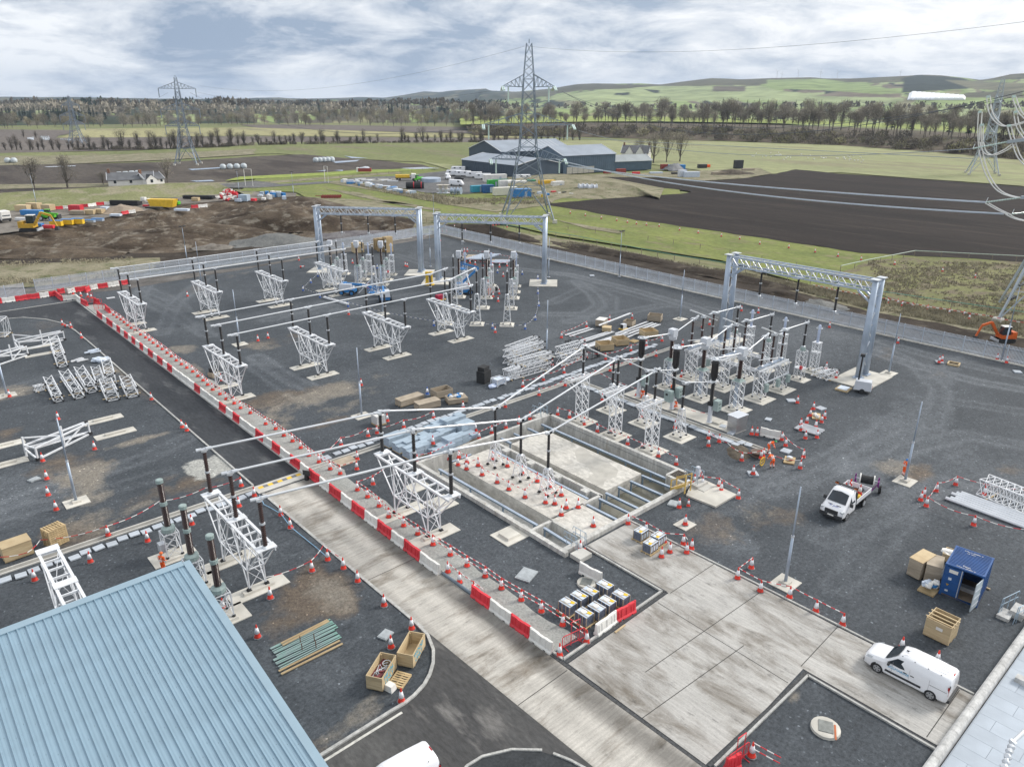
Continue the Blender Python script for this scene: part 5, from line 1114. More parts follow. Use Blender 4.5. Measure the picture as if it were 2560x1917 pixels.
br_=cones('M3',[(222,340),(223,465),(230,572),(201,692),(113,772)],'blue and white cone right of the second bay, %s from the gantry foot','blue cones right of the second bay','blue');cone(G('M3',88,300),'blue and white cone beside the bell topped post of the second bay',None,'blue');cone(G('M2',1478,1505,.8),'blue and white cone standing on a wooden crate lid',None,'blue');cones('M2',[(1046,420),(2083,458)],'blue and white cone behind the transformers, %s from left','blue cones behind the transformers','blue')
cones('M3',[(841,695),(1035,680),(642,752),(426,845),(627,912)],'cone around the white channels and crates, %s from the back','cones round the channel store')
tr1=cones('M3',[(93,1270),(270,1212),(448,1150),(643,1020),(806,1032),(1025,958),(1158,918),(1293,875)],'cone on the tape behind the trench lids, %s from the pit','cones behind the trench lids');tr2=cones('M3',[(232,1342),(458,1260),(845,1132),(1023,1075),(1242,1005)],'cone in front of the far trench, %s from the pit','cones in front of the far trench')
cone(G('M3',347,1080),'cone beside the foot of the mast by the stacked trusses',None);cone(G('M3',778,1385),'cone between two lattice columns by the lids',None);cone(G('M3',1075,1345),'cone at the foot of the far circuit breaker',None);cones('M3',[(1460,1182),(1470,912)],'cone by the switch frame pads, %s from front','cones by the switch frames');cones('M3',[(1640,757),(1702,732),(1978,615),(2122,632)],'cone behind the switch frames by the fence, %s from left','cones behind the switch frames')
cones('M4',[(528,757),(1118,892)],'cone at the foot of the right palisade fence, %s from left','cones at the foot of the right fence');cones('M4',[(1497,1047),(1473,1060)],'cone on a loose slab by the right fence, %s of a pair','cones by the hatch near the fence',z=.1);cones('M4',[(585,1195),(500,1112)],'cone by the two small lattice frames, %s from right','cones by the small frames');cones('M4',[(1972,1037),(2055,1062)],'cone behind the palisade by the lamp mast, %s from left','cones behind the right palisade')
cones('T3',[(502,1325),(632,1345),(770,1370),(903,1388),(995,1405),(1073,1418),(1159,1428),(1268,1438),(1445,1470),(1605,1495),(1805,1523),(1963,1548),(2136,1590)],'small cone in the meadow below the ploughed field, %s from the pylon','cones across the meadow',z=-.15);cones('M4',[(178,70),(405,107),(602,143),(802,175),(1090,215),(1503,275),(1784,327),(2152,385)],'small cone in the meadow below the ploughed field, %s from the pylon','cones across the meadow',z=-.12,i0=13)
sc_=cones('M4',[(1032,545),(1155,570),(1242,583),(1373,605),(1560,640),(1687,655),(1733,685),(1115,555)],'cone in the rough strip behind the right fence, %s from the gantry','cones in the rough strip');cones('T2',[(1607,1482),(1643,1482),(1713,1450),(1806,1485),(2045,1430),(2070,1428),(2095,1422),(2127,1420),(2165,1445)],'tiny cone on the rough ground behind the back gantries, %s from left','cones behind the back gantries')

# ---- tape strung between cones
TAPER=mat('red tape',(.62,.03,.04),.5);TAPEW=mat('white tape',(.80,.79,.78),.5);TAPEB=mat('dark blue chain',(.05,.09,.22),.6)
def tape(label,pts,sag=.12,h=.93,w=.045,seg=.5,mats=None,grp='red and white tape'):
 mb=MB();k=0
 pts=[(V(p.location)if hasattr(p,'location')else V(p))+V((0,0,h))for p in pts];pts=[V((p.x,p.y,p.z))for p in pts]
 for a,b in zip(pts[:-1],pts[1:]):
  n=max(2,int((b-a).length/seg));q=[a.lerp(b,i/n)-V((0,0,4*sag*(i/n)*(1-i/n)*min(1,(b-a).length/4)))for i in range(n+1)]
  for i in range(n):mb.k=k%2;mb.bar(q[i],q[i+1],.03,w);k+=1
 return tag(mb.build('barrier_tape',mats or[TAPEW,TAPER]),label,'tape',grp)
tape('upper red and white rail on the cones of the far half of the walkway',w1,.02,.95,.06,.3);tape('lower red and white rail on the cones of the far half of the walkway',w1,.03,.62,.06,.3)
tape('upper red and white rail on the cones of the near half of the walkway',w2,.02,.95,.06,.3);tape('lower red and white rail on the cones of the near half of the walkway',w2,.02,.55,.06,.3)
L_=lambda w,*p:[G(w,a,b)for a,b in p]
tape('sagging tape along the trench at the left to the road crossing',L_('N1',(-60,1440),(260,1400),(370,1290),(935,1170),(1390,950),(1780,835),(2082,745)),.25,.9);tape('tape along the far side of the lids to the stacked blocks',[w1[-3]]+c1,.3)
tape('tape along the back wall of the pit',p1,.08,.9,.05,.3);tape('tape round the cones on the pit slab',ps[:8]+ps[11:14]+[ps[15],ps[12],ps[8],ps[9]],.1,.8,.05,.3);tape('tape along the right wall of the pit',pr_,.08,.9,.05,.3)
tape('tape along the edge of the concrete apron',ap+[rt[0]][:0]+L_('N3',(1505,1290)),.05,.95,.05,.3);tape('tape round the square slab by the ladder',[sp_[0],sp_[2],sp_[3],sp_[5]],.05,.95,.05,.3);tape('tape along the right kerb of the apron',rt,.06,.95,.05,.3)
tape('sagging tape on the near side of the dug hole',[dg[0]]+L_('N3',(1850,440))+[dg[3]]+[dg[4]]+L_('N4',(60,560))+[dr[3],dr[2],dr[1],dr[0]],.3);tape('sagging tape round the long trusses at the right edge',L_('N4',(2300,860))+[st[3],st[2],st[0],st[4]]+L_('N4',(2300,1210)),.3)
tape('tape behind the trench lids up to the crates',tr1,.3);tape('tape in front of the far trench',tr2,.3);tape('tape across the yard behind the lids and breaker pads',L_('M3',(690,1170),(1075,1345),(1190,1400)),.2);tape('tape past the near breaker pad',L_('M3',(1500,1520),(1700,1560)),.2)
tape('tape along the concrete road and past the trestle pad',L_('N2',(100,1620),(484,1475),(590,1340),(755,1453)),.2);tape('tape round the pile of long insulators',[ll[0],ll[1],ll[2],ll[5],ll[6]]+L_('M2',(2190,350),(2000,310),(1800,290),(1780,340))+[ll[0]],.1);tape('tape round the white channel store',L_('M3',(1242,1005),(1293,872))[:0]+L_('M3',(642,752),(426,845),(600,890),(627,912)),.2)
tape('blue and white chain from the first bay round to the second bay',bl,.3,.85,.04,.5,[TAPEW,TAPEB],'blue and white chain');tape('blue and white chain right of the second bay',[bl[5],bl[6]][1:]+[br_[4],br_[3],br_[2],br_[1],br_[0]],.3,.85,.04,.5,[TAPEW,TAPEB],'blue and white chain');tape('tape through the rough strip behind the right fence',L_('M4',(380,420),(700,490),(1032,545),(1320,600),(1560,640),(1900,695),(2200,755)),.1,.8,.08)
tape('short tape between cones by the crossing',L_('N2',(727,640),(870,600)),.02,.9,.05,.3);tape('short tape between cones by the large trestle',L_('N2',(875,780),(1009,730),(1140,640)),.1,.9,.05,.3);tape('upper tape at the gap in the barriers',L_('N2',(1655,1485),(1755,1575),(1880,1660),(1960,1720)),.02,.9,.05,.3)
o=MB().path([G('N2',30,820,.3),G('N2',70,900,.1),G('N2',130,930,.06),G('N2',215,980,.25),G('N2',298,1090,.25),G('N2',420,1190,.06),G('N2',520,1270,.06),G('N2',600,1340,.3)],.03,6).build('rope',mat('pale blue rope',(.25,.45,.65),.7));tag(o,'pale blue rope trailing along the left edge of the concrete road','rope')
o=MB().tube(G('N2',1610,1490,.09),G('B2',1900,190,.09),.12,10).build('pipe',mat('grey blue pipe',(.14,.18,.22),.5));tag(o,'dark grey pipe lying along the road edge at the gap in the barriers','pipe')

# ---- plastic barriers
def barrier_mesh(m):
 mb=MB();sec=[(-.24,.0),(-.24,.12),(-.15,.25),(-.09,.88),(.09,.88),(.15,.25),(.24,.12),(.24,0)];xs=[-.985,-.94,-.62,-.60,-.40,-.38,-.2,.2,.38,.40,.60,.62,.94,.985]
 vs=[];n=len(sec)
 for i,x in enumerate(xs):
  k=.82 if i in(0,len(xs)-1)else 1.
  foot=.13 if(-.62<x<-.38 or.38<x<.62)else 0
  top=-.05 if abs(x)<=.2 else 0
  for(y,z)in sec:vs.append((x,y*k,(max(z,foot)if z<.2 else z+(top if z>.85 else 0))))
 fs=[(i*n+j,i*n+(j+1)%n,(i+1)*n+(j+1)%n,(i+1)*n+j)for i in range(len(xs)-1)for j in range(n)]+[tuple(range(n-1,-1,-1)),tuple((len(xs)-1)*n+j for j in range(n))]
 mb.add(vs,fs)
 for x in(-.78,-.5,0,.5,.78):
  for s in(-1,1):mb.add([(x-.045,s*.14,.27),(x+.045,s*.14,.27),(x+.03,s*.11,.80),(x-.03,s*.11,.80),(x-.045,s*.18,.27),(x+.045,s*.18,.27),(x+.03,s*.13,.80),(x-.03,s*.13,.80)],[(0,1,5,4),(1,2,6,5),(2,3,7,6),(3,0,4,7),(4,5,6,7)])
 for x in(-.97,.97):mb.tube((x,0,.35),(x,0,.92),.07,8)
 return mb.mesh('plastic_barrier',m)
BM={'red':barrier_mesh(RED),'white':barrier_mesh(WHP)}
def barrier(p,q,c,label,group,z=0.):
 p,q=V((p[0],p[1],z)),V((q[0],q[1],z));d=q-p
 o=tag(link('plastic_barrier',BM[c],None,(p+q)/2,math.atan2(d.y,d.x)+random.uniform(-.012,.012)),label,'barrier',group);o.scale=(d.length/2*.995,1,random.uniform(.98,1.02));return o
BX=[(243,'r'),(257.7,'w'),(268,'r'),(284,'w'),(294,'r'),(303.7,'w'),(313,'r'),(323,'w'),(332.4,'r'),(342,'w'),(352.7,'r'),(362,'w'),(374,'r'),(387,'w'),(397.7,'r'),(411.6,'w'),(423,'r'),(435.6,'w'),(455,'w'),(473,'w'),(492,'r'),(507,'w'),(525,'w'),(539,'w'),(555,'r'),(572.5,'w'),(590,'r'),(606.7,'w'),(625,'w'),(647.2,'r'),(667.5,'w'),(689.3,'r'),(709.6,'w'),(735.1,'r'),(760.3,'w'),(782.9,'r'),(809.6,'w'),(834.2,'r'),(863.8,'w'),(891.3,'r'),(924,'w'),(956,'r'),(991.3,'w'),(1022.6,'r'),(1063.2,'w'),(1110,'')]
def bxy(x):y=785.5+(x-237.7)*(1429-785.5)/(1106.7-237.7);return P(x,y)[:2]
nb=len(BX)-1
for i in range(nb):
 c={'r':'red','w':'white'}[BX[i][1]];p,q=bxy(BX[i][0]),bxy(BX[i+1][0])
 barrier((26.72,p[1]),(26.72,q[1]),c,'%s plastic barrier beside the road, %s from the pipe gap'%(c,ordn(nb-1-i)),'red and white barriers beside the road')
e=[26.75,26.8]
for i,(w,a,b,c)in enumerate([('B2',(1865,175),(2025,290),'red'),('B2',(2025,290),(2205,425),'white'),('B2',(2205,425),(2368,540),'red'),('B3',(160,545),(345,680),'white')]):barrier(G(w,*a)[:2],G(w,*b)[:2],c,'%s plastic barrier by the near red gate, %s after the pipe gap'%(c,ordn(i)),'barriers near the red gate')
barrier(G('B3',720,525)[:2],G('B3',890,400)[:2],'white','white plastic barrier in front of the wrapped pallets',None);barrier(G('B3',890,400)[:2],G('B3',1058,310)[:2],'red','red plastic barrier in front of the wrapped pallets',None)
barrier(G('N3',585,1480)[:2],G('N3',770,1580)[:2],'white','white plastic barrier behind the wrapped pallets near the manhole',None);barrier(G('N3',2140,300)[:2],G('N4',100,340)[:2],'white','stained white barrier beside the stainless cabinet and workers',None)
FX=[('M1',a,b,c)for a,b,c in[((-60,555),(20,543),'red'),((20,543),(135,528),'white'),((135,528),(240,512),'red'),((240,512),(345,500),'red'),((345,500),(425,488),'white'),((425,488),(485,478),'red'),((585,462),(650,450),'white'),((650,450),(750,437),'red'),((780,432),(845,420),'white'),((845,420),(932,408),'red'),((932,408),(1030,393),'white'),((1030,393),(1118,378),'red')]]
for i,(w,a,b,c)in enumerate(FX):barrier(G(w,*a)[:2],G(w,*b)[:2],c,'%s barrier behind the back left palisade, %s from the left edge'%(c,ordn(i)),'barriers behind the palisade')
for a,b,c,l in[((485,480),(540,525),'red','red barrier at the far left corner of the road, against the fence'),((545,522),(655,512),'white','white barrier closing the far end of the asphalt road'),((660,510),(705,545),'white','white barrier at the far end of the walkway'),((705,545),(755,570),'red','red barrier at the far end of the walkway'),((500,465),(560,455),'red','red barrier lying in the gap of the palisade'),((815,540),(860,555),'red','red barrier beside the far red gates'),((915,600),(950,632),'red','red barrier starting the walkway tape'),((740,455),(775,435),'red','red barrier upright by the palisade behind the gates')]:barrier(G('M1',*a)[:2],G('M1',*b)[:2],c,l,None)
def gate(label,a,b,h=1.05):
 a,b=V((*a[:2],0)),V((*b[:2],0));L=(b-a).length;t=thing('barrier_gate',label,'gate',a,math.atan2((b-a).y,(b-a).x),'red pedestrian gates')
 mb=MB();mb.path([(0,0,.05),(0,0,h-.1),(.1,0,h),(L-.1,0,h),(L,0,h-.1),(L,0,.05)],.03,6);mb.tube((0,0,.25),(L,0,.25),.025,6)
 for x in(.15*L,.85*L):mb.tube((x,-.35,.02),(x,.35,.02),.025,6);mb.tube((x,0,.02),(x,0,.25),.02,6)
 mb.build('frame',RED,t)
 me=MB().tube((0,0,.25),(0,0,h),.012,5).mesh('bar',RED)
 for x in np.linspace(.15,L-.15,max(4,int(L/.16))):link('bar',me,t,(x,0,0))
 MB().path([(L*.38,0,.1),(L*.38,0,1.9),(L*.75,0,1.9),(L*.75,0,.1)],.03,6).build('portal',RED,t)
gate('red steel pedestrian gate at the near end of the walkway',G('B3',432,650),G('B3',625,560));gate('red steel gate cut by the bottom edge',G('B3',1850,1690),G('B3',2030,1560));gate('red steel gate at the far end of the walkway, nearer',G('M1',815,600),G('M1',915,605));gate('red steel gate at the far end of the walkway, farther',G('M1',745,545),G('M1',835,545))
barrier(G('B3',1840,1690)[:2],G('B3',1960,1640)[:2],'red','red barrier foot at the bottom edge',None);t_=L_('B3',(2065,1560),(2300,1690));tape('upper tape leaving the cone at the bottom edge',t_,.03,.95,.05,.3);tape('lower tape leaving the cone at the bottom edge',t_,.03,.55,.05,.3)

# ---- trench lids laid on the ground
lidm=[MB().box(0,0,.05,.74,.64,.1).mesh('cover_slab',LID)]
def lids(pts,n,lab,g,jit=.1,m=0,rz=0.,z=0.,tilt=0.):
 a,b=V((*pts[0],0)),V((*pts[1],0));r0=math.atan2((b-a).y,(b-a).x)
 for i in range(n):
  p=a.lerp(b,(i+.5)/n);o=tag(link('cover_slab',lidm[m],None,(p.x+random.uniform(-jit,jit)*.4,p.y+random.uniform(-jit,jit)*1.6,z+.035*(i%3)),r0+rz+random.uniform(-.09,.09)),lab%ordn(i),'concrete lid',g)
  o.rotation_euler.x=random.uniform(0,.05)+tilt;o.rotation_euler.y=random.uniform(-.03,.03)
lids(((-1.5,58.2),(21.6,58.75)),26,'grey lid along the near side of the left trench, %s from the left edge','lids beside the left trench');lids(((30.6,60.9),(52,61.4)),24,'grey lid behind the trench past the walkway, %s from the walkway','lids behind the middle trench');lids(((52.4,61.3),(83,62.)),38,'grey lid behind the far trench, %s from the pit end','lids behind the far trench')
lids(((62.9,57.9),(62.8,35.6)),28,'grey lid left of the breaker trench, %s from the junction','lids beside the breaker trench')
for p,l in[(G('N2',600,505),'loose grey lid at the walkway crossing'),(G('M2',1100,810),'grey slab at the foot of the mast by the blue lift'),(G('M3',690,310),'flat grey lid by the back right fence'),(G('M3',1420,915),'loose lid at the end of the far trench'),(G('M4',200,1388),'loose slab beside a cone near the switch frames'),(G('N4',455,75),'loose slab at the back of the white channels'),(G('M4',1478,1055),'loose slab under two cones by the right fence'),(G('M4',2150,1140),'flat slab near the lamp mast at the right fence'),(G('N4',155,443),'loose lid right of the two workers'),(G('N3',2078,640),'thick loose slab under a cone in front of the dug hole')]:
 o=tag(link('cover_slab',lidm[0],None,(p.x,p.y,0),random.uniform(-1,1)),l,'concrete lid');o.scale=(1.3,1.4,1.3)
for i,(x,y)in enumerate([(2270,130+0),(1880,190),(1950,250),(2040,330),(2100,350)]):
 p=G('N3',x-60,y+40);o=tag(link('cover_slab',lidm[0],None,(p.x,p.y,.02),random.uniform(-.4,.4)),'loose lid in the end of the breaker trench by the workers, %s from left'%ordn(i),'concrete lid','loose lids by the workers')

# ---- stacked grey blocks
def stack(cx,cy,nx,ny,nz,label,rz=.0,bs=(.9,.62,.165)):
 t=thing('block_stack',label,'block stack',(cx,cy,0),rz,'stacks of grey concrete lids');me=_im.setdefault(('blk',bs),MB().box(0,0,0,bs[0]-.012,bs[1]-.02,bs[2]-.012).mesh('block',BLOCK))
 MB().box(0,0,.06,nx*bs[0],ny*bs[1],.08).build('pallet',PAL,t)
 for i in range(nx):
  for j in range(ny):
   k=nz-(1 if(i*5+j*3+int(cx*7))%6==0 else 0)
   for z in range(k):
    if 0<i<nx-1 and 0<j<ny-1 and z<k-1:continue
    link('block',me,t,((i-(nx-1)/2)*bs[0]+random.uniform(-.015,.015),(j-(ny-1)/2)*bs[1]+random.uniform(-.02,.02),.1+bs[2]*(z+.5)))
 mb=MB();H=.1+bs[2]*nz+.01
 for x in np.linspace(-.3,.3,2)*nx*bs[0]:mb.box(x,0,H/2+.02,.05,ny*bs[1]+.02,H-.02)
 return t
SB=[((1215,355),3,2,6,'front left'),((1300,400),3,2,5,'front second'),((1390,455),3,2,6,'nearest the pit'),((1420,330),2,2,3,'low one behind the nearest'),((1510,360),3,2,5,'wide one in the centre'),((1600,430),3,2,4,'under the cone, right front'),((1720,370),3,2,6,'beside the pit wall on the right'),((1640,290),2,2,4,'topped with rubbish'),((1560,250),3,2,5,'back left'),((1700,220),3,2,7,'tall one at the back'),((1800,265),2,2,7,'tall square one at the back right'),((1830,320),2,2,3,'low one at the right end')]
for(p,a,b,c,l)in SB:q=G('N2',p[0],p[1]+15);stack(q.x,q.y,a,b,c,'stack of blue grey concrete lids, %s'%l,.04)

# ---- crates and boxes, set out from the near lower edge
def edge_frame(w,p1,p2,L=None):
 a,b=G(w,*p1),G(w,*p2);d=b-a;L=L or d.length;d.normalize();n=V((-d.y,d.x,0))
 if n.dot(a)<0:d2=d;n=-n
 c=(a+b)/2;return c,d,n,L
def crate(label,w,p1,p2,dep,h,open_=True,m=None,L=None,lid_=None,nm='crate',planks=True,text=None):
 m=m or WOOD;c,d,n,L=edge_frame(w,p1,p2,L);o=c+n*dep/2
 rz=math.atan2(d.y,d.x);
 if V((-d.y,d.x,0)).dot(n)<0:rz+=math.pi
 t=thing(nm,label,'crate',(o.x,o.y,0),rz);th=.05;MB().box(0,0,.11,L,dep,.05).build('floor',m,t);
 for y in(-dep*.36,0,dep*.36):MB().box(0,y,.045,L,.1,.09).build('skid',PAL,t)
 k=max(2,int(round(h/.34)))
 for s in(-1,1):
  for i in range(k):
   z=.09+(h-.09)*(i+.5)/k;hh=(h-.09)/k-.008
   MB().box(0,s*(dep/2-th/2),z,L,th,hh).build('plank',m,t);MB().box(s*(L/2-th/2),0,z,th,dep-2*th,hh).build('plank',m,t)
 if not open_:MB().box(0,0,h+.025,L+.04,dep+.04,.05).build('lid',lid_ or m,t)
 else:
  mb=MB()
  for sx in(-1,1):
   for sy in(-1,1):mb.box(sx*(L/2-.1),sy*(dep/2-.1),h/2,.09,.09,h-.14)
  mb.build('corner_batten',m,t)
 return t
def text_on(parent,s,loc,rot,size,m,nm='lettering'):
 cu=bpy.data.curves.new(nm,'FONT');cu.body=s;cu.size=size;cu.align_x='CENTER';cu.align_y='CENTER';cu.extrude=.003;o=bpy.data.objects.new(nm,cu);col.objects.link(o)
 me=bpy.data.meshes.new_from_object(o.evaluated_get(bpy.context.evaluated_depsgraph_get()));bpy.data.objects.remove(o);me.materials.clear();me.materials.append(m);o=link(nm,me,parent,loc);o.rotation_euler=rot;return o
PBLUE=mat('blue spray paint',(.05,.42,.62),.7)
c=crate('open plywood crate of scrap metal lettered in blue, nearer the roof','B2',(955,985),(1095,1015),2.1,1.05)
for i,(x,y,r,l,w_)in enumerate([(-.35,.2,1.5,1.8,.14),(-.2,-.1,1.6,1.6,.1),(.1,-.6,1.2,.7,.25),(.2,-.2,.4,.5,.12)]):MB().box(x,y,.55+.08*i,w_,l,.08,(r-1.57)).build('scrap',mat('dark red steel scrap',(.16,.035,.04),.6),c)
mb=MB()
for i in range(26):mb.bar((random.uniform(-.4,.4),random.uniform(-.8,.6),random.uniform(.5,.75)),(random.uniform(-.4,.4),random.uniform(-.8,.6),random.uniform(.5,.8)),.04)
stuff(mb.build('scrap_metal',STEEL,c));MB().path([(.1+.25*math.cos(a),.55+.25*math.sin(a),.75)for a in np.linspace(0,6.28,13)[:-1]],.025,5,True).build('wire_coil',STEEL,c)
def side_text(c,a,b,dep_,L=None):
 o=[k for k in c.children if k.name.startswith('floor')][0];L=o.dimensions.x if o.dimensions.x>0 else 1.4
 w_=max(v.co.x for v in o.data.vertices)
 ln=max(v.co.y for v in o.data.vertices)
         
 sgn=1 if(c.matrix_basis@V((1,0,0))-c.matrix_basis@V((0,0,0))).x>0 else-1
 for i,s in enumerate((a,b)):text_on(c,s,(sgn*(w_+.012),-.1,.78-.42*i),(R(90),0,R(90)*sgn),.44,PBLUE)
side_text(c,'METAL','ONLY',2.1)
c=crate('open empty plywood crate lettered in blue, nearer the concrete road','B2',(1220,785),(1358,812),2.1,1.05);side_text(c,'WOOD','ONLY',2.1);MB().path([(.2*math.cos(a)+.1,.3*math.sin(a)-.4,.2+.05*math.sin(3*a))for a in np.linspace(0,9,24)],.025,5).build('cable',BLACK,c)
crate('long closed plywood box with papers on its lid at the left edge','N1',(50,1415),(300,1325),1.3,1.25,False,nm='wooden_box')
crate('closed pale plywood box left of the blue container','N4',(1190,1505),(1300,1560),1.9,1.5,False,WOODG,None,WOOD,'wooden_box');crate('weathered grey plywood box next to the blue container','N4',(1335,1560),(1470,1600),1.7,1.45,False,WOODG,nm='wooden_box')
c=crate('open slatted timber crate in front of the blue container','B4',(1330,515),(1545,620),1.55,1.45,True)
for y in(-.55,-.15,.3):MB().box(0,y,1.42,1.75,.09,.06).build('cross_slat',WOOD,c)
MB().box(.1,-.80,1.0,.4,.01,.22).build('paper_label',WHP,c);MB().blob((.1,.1,.6),.5,.4,.4,3).build('wrapped_part',BLACK,c)
crate('long low timber box with planks on its lid, left of two','M2',(1290,1610),(1420,1570),1.3,.75,False,WOODG,3.2,nm='wooden_box');crate('long low timber box in front, right of two','M2',(1410,1655),(1595,1608),1.3,.8,False,WOODG,nm='wooden_box')
crate('open weathered crate behind the long boxes by the lids','M2',(1560,1550),(1700,1515),1.5,.95,True,WOODG);c=crate('low slatted crate heaped with blue and white wrappings','M2',(1665,1600),(1830,1575),1.6,.6,False,WOODG)
for i in range(7):MB().blob((random.uniform(-.8,.8),random.uniform(-.5,.5),.75),.3,.22,.18,i,.3).build('wrapping',(BLUE,WHP,WHP)[i%3],c)
crate('open plywood crate nearest the far trench, left of three','M3',(760,965),(880,955),2.,1.,True);crate('open plywood crate nearest the far trench, middle of three','M3',(905,920),(1010,910),2.,1.,True);crate('open plywood crate by the far trench, right of three','M3',(1145,850),(1260,840),2.,1.,True)
crate('open grey crate standing apart at the back of the channel store','M3',(1165,700),(1280,712),1.8,1.,True,WOODG);c=crate('plywood box with yellow corner straps on a white lid','M3',(718,745),(790,755),1.8,1.05,False,WOODG,None,WHP,'wooden_box');crate('open small crate under a white channel','M3',(955,740),(1035,752),1.6,.8,True,WOODG);crate('small crate at the near end of the channel','M3',(775,795),(850,800),1.3,.7,False,nm='wooden_box')
def pallet(label,p,rz=0,n=1,top=True,nm='pallet',s=1.):
 t=thing(nm,label,'pallet',(p[0],p[1],p[2]if len(p)>2 else 0),rz);a=_im.setdefault('pl',MB().box(0,0,0,.1,1.0,.02).mesh('slat',PAL));b=_im.setdefault('pb',MB().box(0,0,0,1.2,.1,.1).mesh('bearer',PAL))
 for k in range(n):
  z=k*.145
  for y in(-.45,0,.45):link('bearer',b,t,(0,y,z+.07))
  for x in np.linspace(-.55,.55,7):link('slat',a,t,(x,0,z+.13))
  for x in(-.55,0,.55):link('slat',a,t,(x,0,z+.01))
 t.scale=(s,s,s);return t
pallet('single pale pallet leaning papers beside the scrap crate',G('B2',1240,910),.5);pallet('stack of empty pallets with a bag on top, left of the trench',G('N1',490,1230),.3,9,s=1.15);pallet('pallet lying flat by the right open crate',G('M3',1050,875),.1)
c=thing('hazard_mat','square timber mat by the walkway crossing','timber mat',G('N2',770,530));MB().box(0,0,.05,1.9,1.5,.1).build('board',WOODG,c)
for i,(x,y,n)in enumerate([(1090,270,7),(1060,255,6),(1140,275,8)]):pallet('tall stack of grey pallets against the back fence, %s of three'%ordn(i),G('M2',x,y),.1,n*2,s=1.5)
crate('pair of stacked timber boxes by the back fence','M2',(850,290),(935,282),2.2,2.1,False,nm='wooden_box')
def wrapped(label,p,rz,yel=True,g='wrapped crates on pallets'):
 t=thing('wrapped_crate',label,'wrapped pallet',p,rz,g);a=_im['pl'];b=_im['pb']
 for y in(-.45,0,.45):link('bearer',b,t,(0,y,.07))
 for x in np.linspace(-.55,.55,7):link('slat',a,t,(x,0,.13))
 MB().box(0,0,.52,1.0,.74,.74).build('load',mat('dark wrapped load',(.12,.14,.19),.25,0,.35,5),t);MB().box(0,0,.90,1.02,.76,.03).build('top_sheet',TAR,t);mb=MB()
 for x in(-.5,-.17,.17,.5):
  for y in(-.38,.38):mb.box(x,y,.53,.06,.04,.74)
 for y in(-.25,.25):mb.box(0,y,.925,1.0,.07,.02)
 mb.build('batten',WOODG,t)
 for x in(-.33,0,.33):MB().box(x,-.385,.5,.2,.01,.45).build('wrapping',TAR,t)
 MB().blob((.05,0,.93),.24,.2,.05,3,.3).build('paper',WHP,t)
 if yel:MB().box(-.3,-.15,.93,.28,.24,.02,.3).build('yellow_label',YEL,t)
 return t
for i,((x,y),l)in enumerate(zip([(478,310),(575,250),(670,210),(798,155),(933,240),(620,400),(725,350),(815,295)],['left end of the back row','second in the back row','third in the back row','farthest, next to the white barrier','right end, behind the red barrier','left end of the front row','middle of the front row','third in the front row'])):wrapped('wrapped dark crate on a pallet at the walkway corner, %s'%l,G('B3',x,y+15),.05+R(90),i!=6)
for i,((x,y),l)in enumerate(zip([(1110,1200),(1255,1245),(1190,1305)],['left','right','nearest'])):wrapped('wrapped white crate on a pallet on the apron, %s of three'%l,G('N3',x,y),.05,True,'wrapped crates on the apron')
t=thing('water_tank','white caged water tank behind the trestle by the lids','tank',G('N2',1060,205));MB().box(0,0,.62,1.1,1.1,.95,0,.98).build('tank',WHP,t);mb=MB()
for x in np.linspace(-.56,.56,5):
 for s in(-1,1):mb.bar((x,s*.57,.12),(x,s*.57,1.15),.025);mb.bar((s*.57,x,.12),(s*.57,x,1.15),.025)
for z in(.3,.6,.9,1.15):mb.path([(-.57,-.57,z),(.57,-.57,z),(.57,.57,z),(-.57,.57,z)],.014,4,True)
mb.build('cage',STEEL,t);MB().box(0,0,.07,1.2,1.2,.12).build('pallet_base',PAL,t)

# ---- white channels, planks and trusses
def bars(label,w,pts,L,ang,n,sec=(.28,.14),m=STEELW,g=None,z0=.08,gap=.36,nm='channel',cat='steel channel'):
 for i in range(n):
  p=G(w,*pts);q=p+V((-math.sin(ang),math.cos(ang),0))*(i-(n-1)/2)*gap;mb=MB();mb.box(0,0,.02,L,sec[0],.035);mb.box(0,sec[0]/2-.015,sec[1]/2,L,.03,sec[1]);mb.box(0,-sec[0]/2+.015,sec[1]/2,L,.03,sec[1])
  tag(mb.build(nm,m,None,(q.x,q.y,z0),ang+random.uniform(-.035,.035)),label%ordn(i),cat,g)
bars('white steel channel in the left pair of the channel store, %s from front','M3',(585,800),5.5,R(4),2,g='white channels in the store',gap=.8);bars('long white channel in the middle bundle, %s from front','M3',(730,840),7.5,R(3),2,g='white channels in the store',gap=.6);bars('long white channel behind the front crates, %s from front','M3',(800,875),11,R(4),3,g='white channels in the store',gap=.4);bars('white channel in the right bundle, %s from front','M3',(1090,775),9,R(5),4,g='white channels in the store',gap=.75);bars('single white channel propped on two small crates, %s','M3',(890,735),9,R(8),1,z0=.95)
bars('short white channel in the coned bundle near the workers, %s from left','N4',(355,260),2.6,R(95),4,g='white channels in the coned bundle',gap=.5)
bars('pale timber plank on the ground by the brown stones, %s','B2',(480,715),4.2,R(-1),2,(.12,.08),WOOD,'planks by the roof',.05,.35,'plank','plank')
GRN=mat('pale green steel strip',(.22,.42,.36),.5,0,.25,.7,c2=(.33,.37,.40));bars('pale green steel strip in the front bundle, %s from front','B2',(450,640),4.3,R(-1),6,(.085,.05),GRN,'green steel strips',.05,.19,'strip','steel strip');bars('grey green steel strip in the back bundle, %s from front','B2',(420,545),4.3,R(0),7,(.085,.05),GRN,'grey green steel strips',.05,.17,'strip','steel strip');bars('timber plank on the back bundle, %s','B2',(430,505),3.4,R(1),2,(.12,.08),WOOD,'planks on the back bundle',.09,.2,'plank','plank')
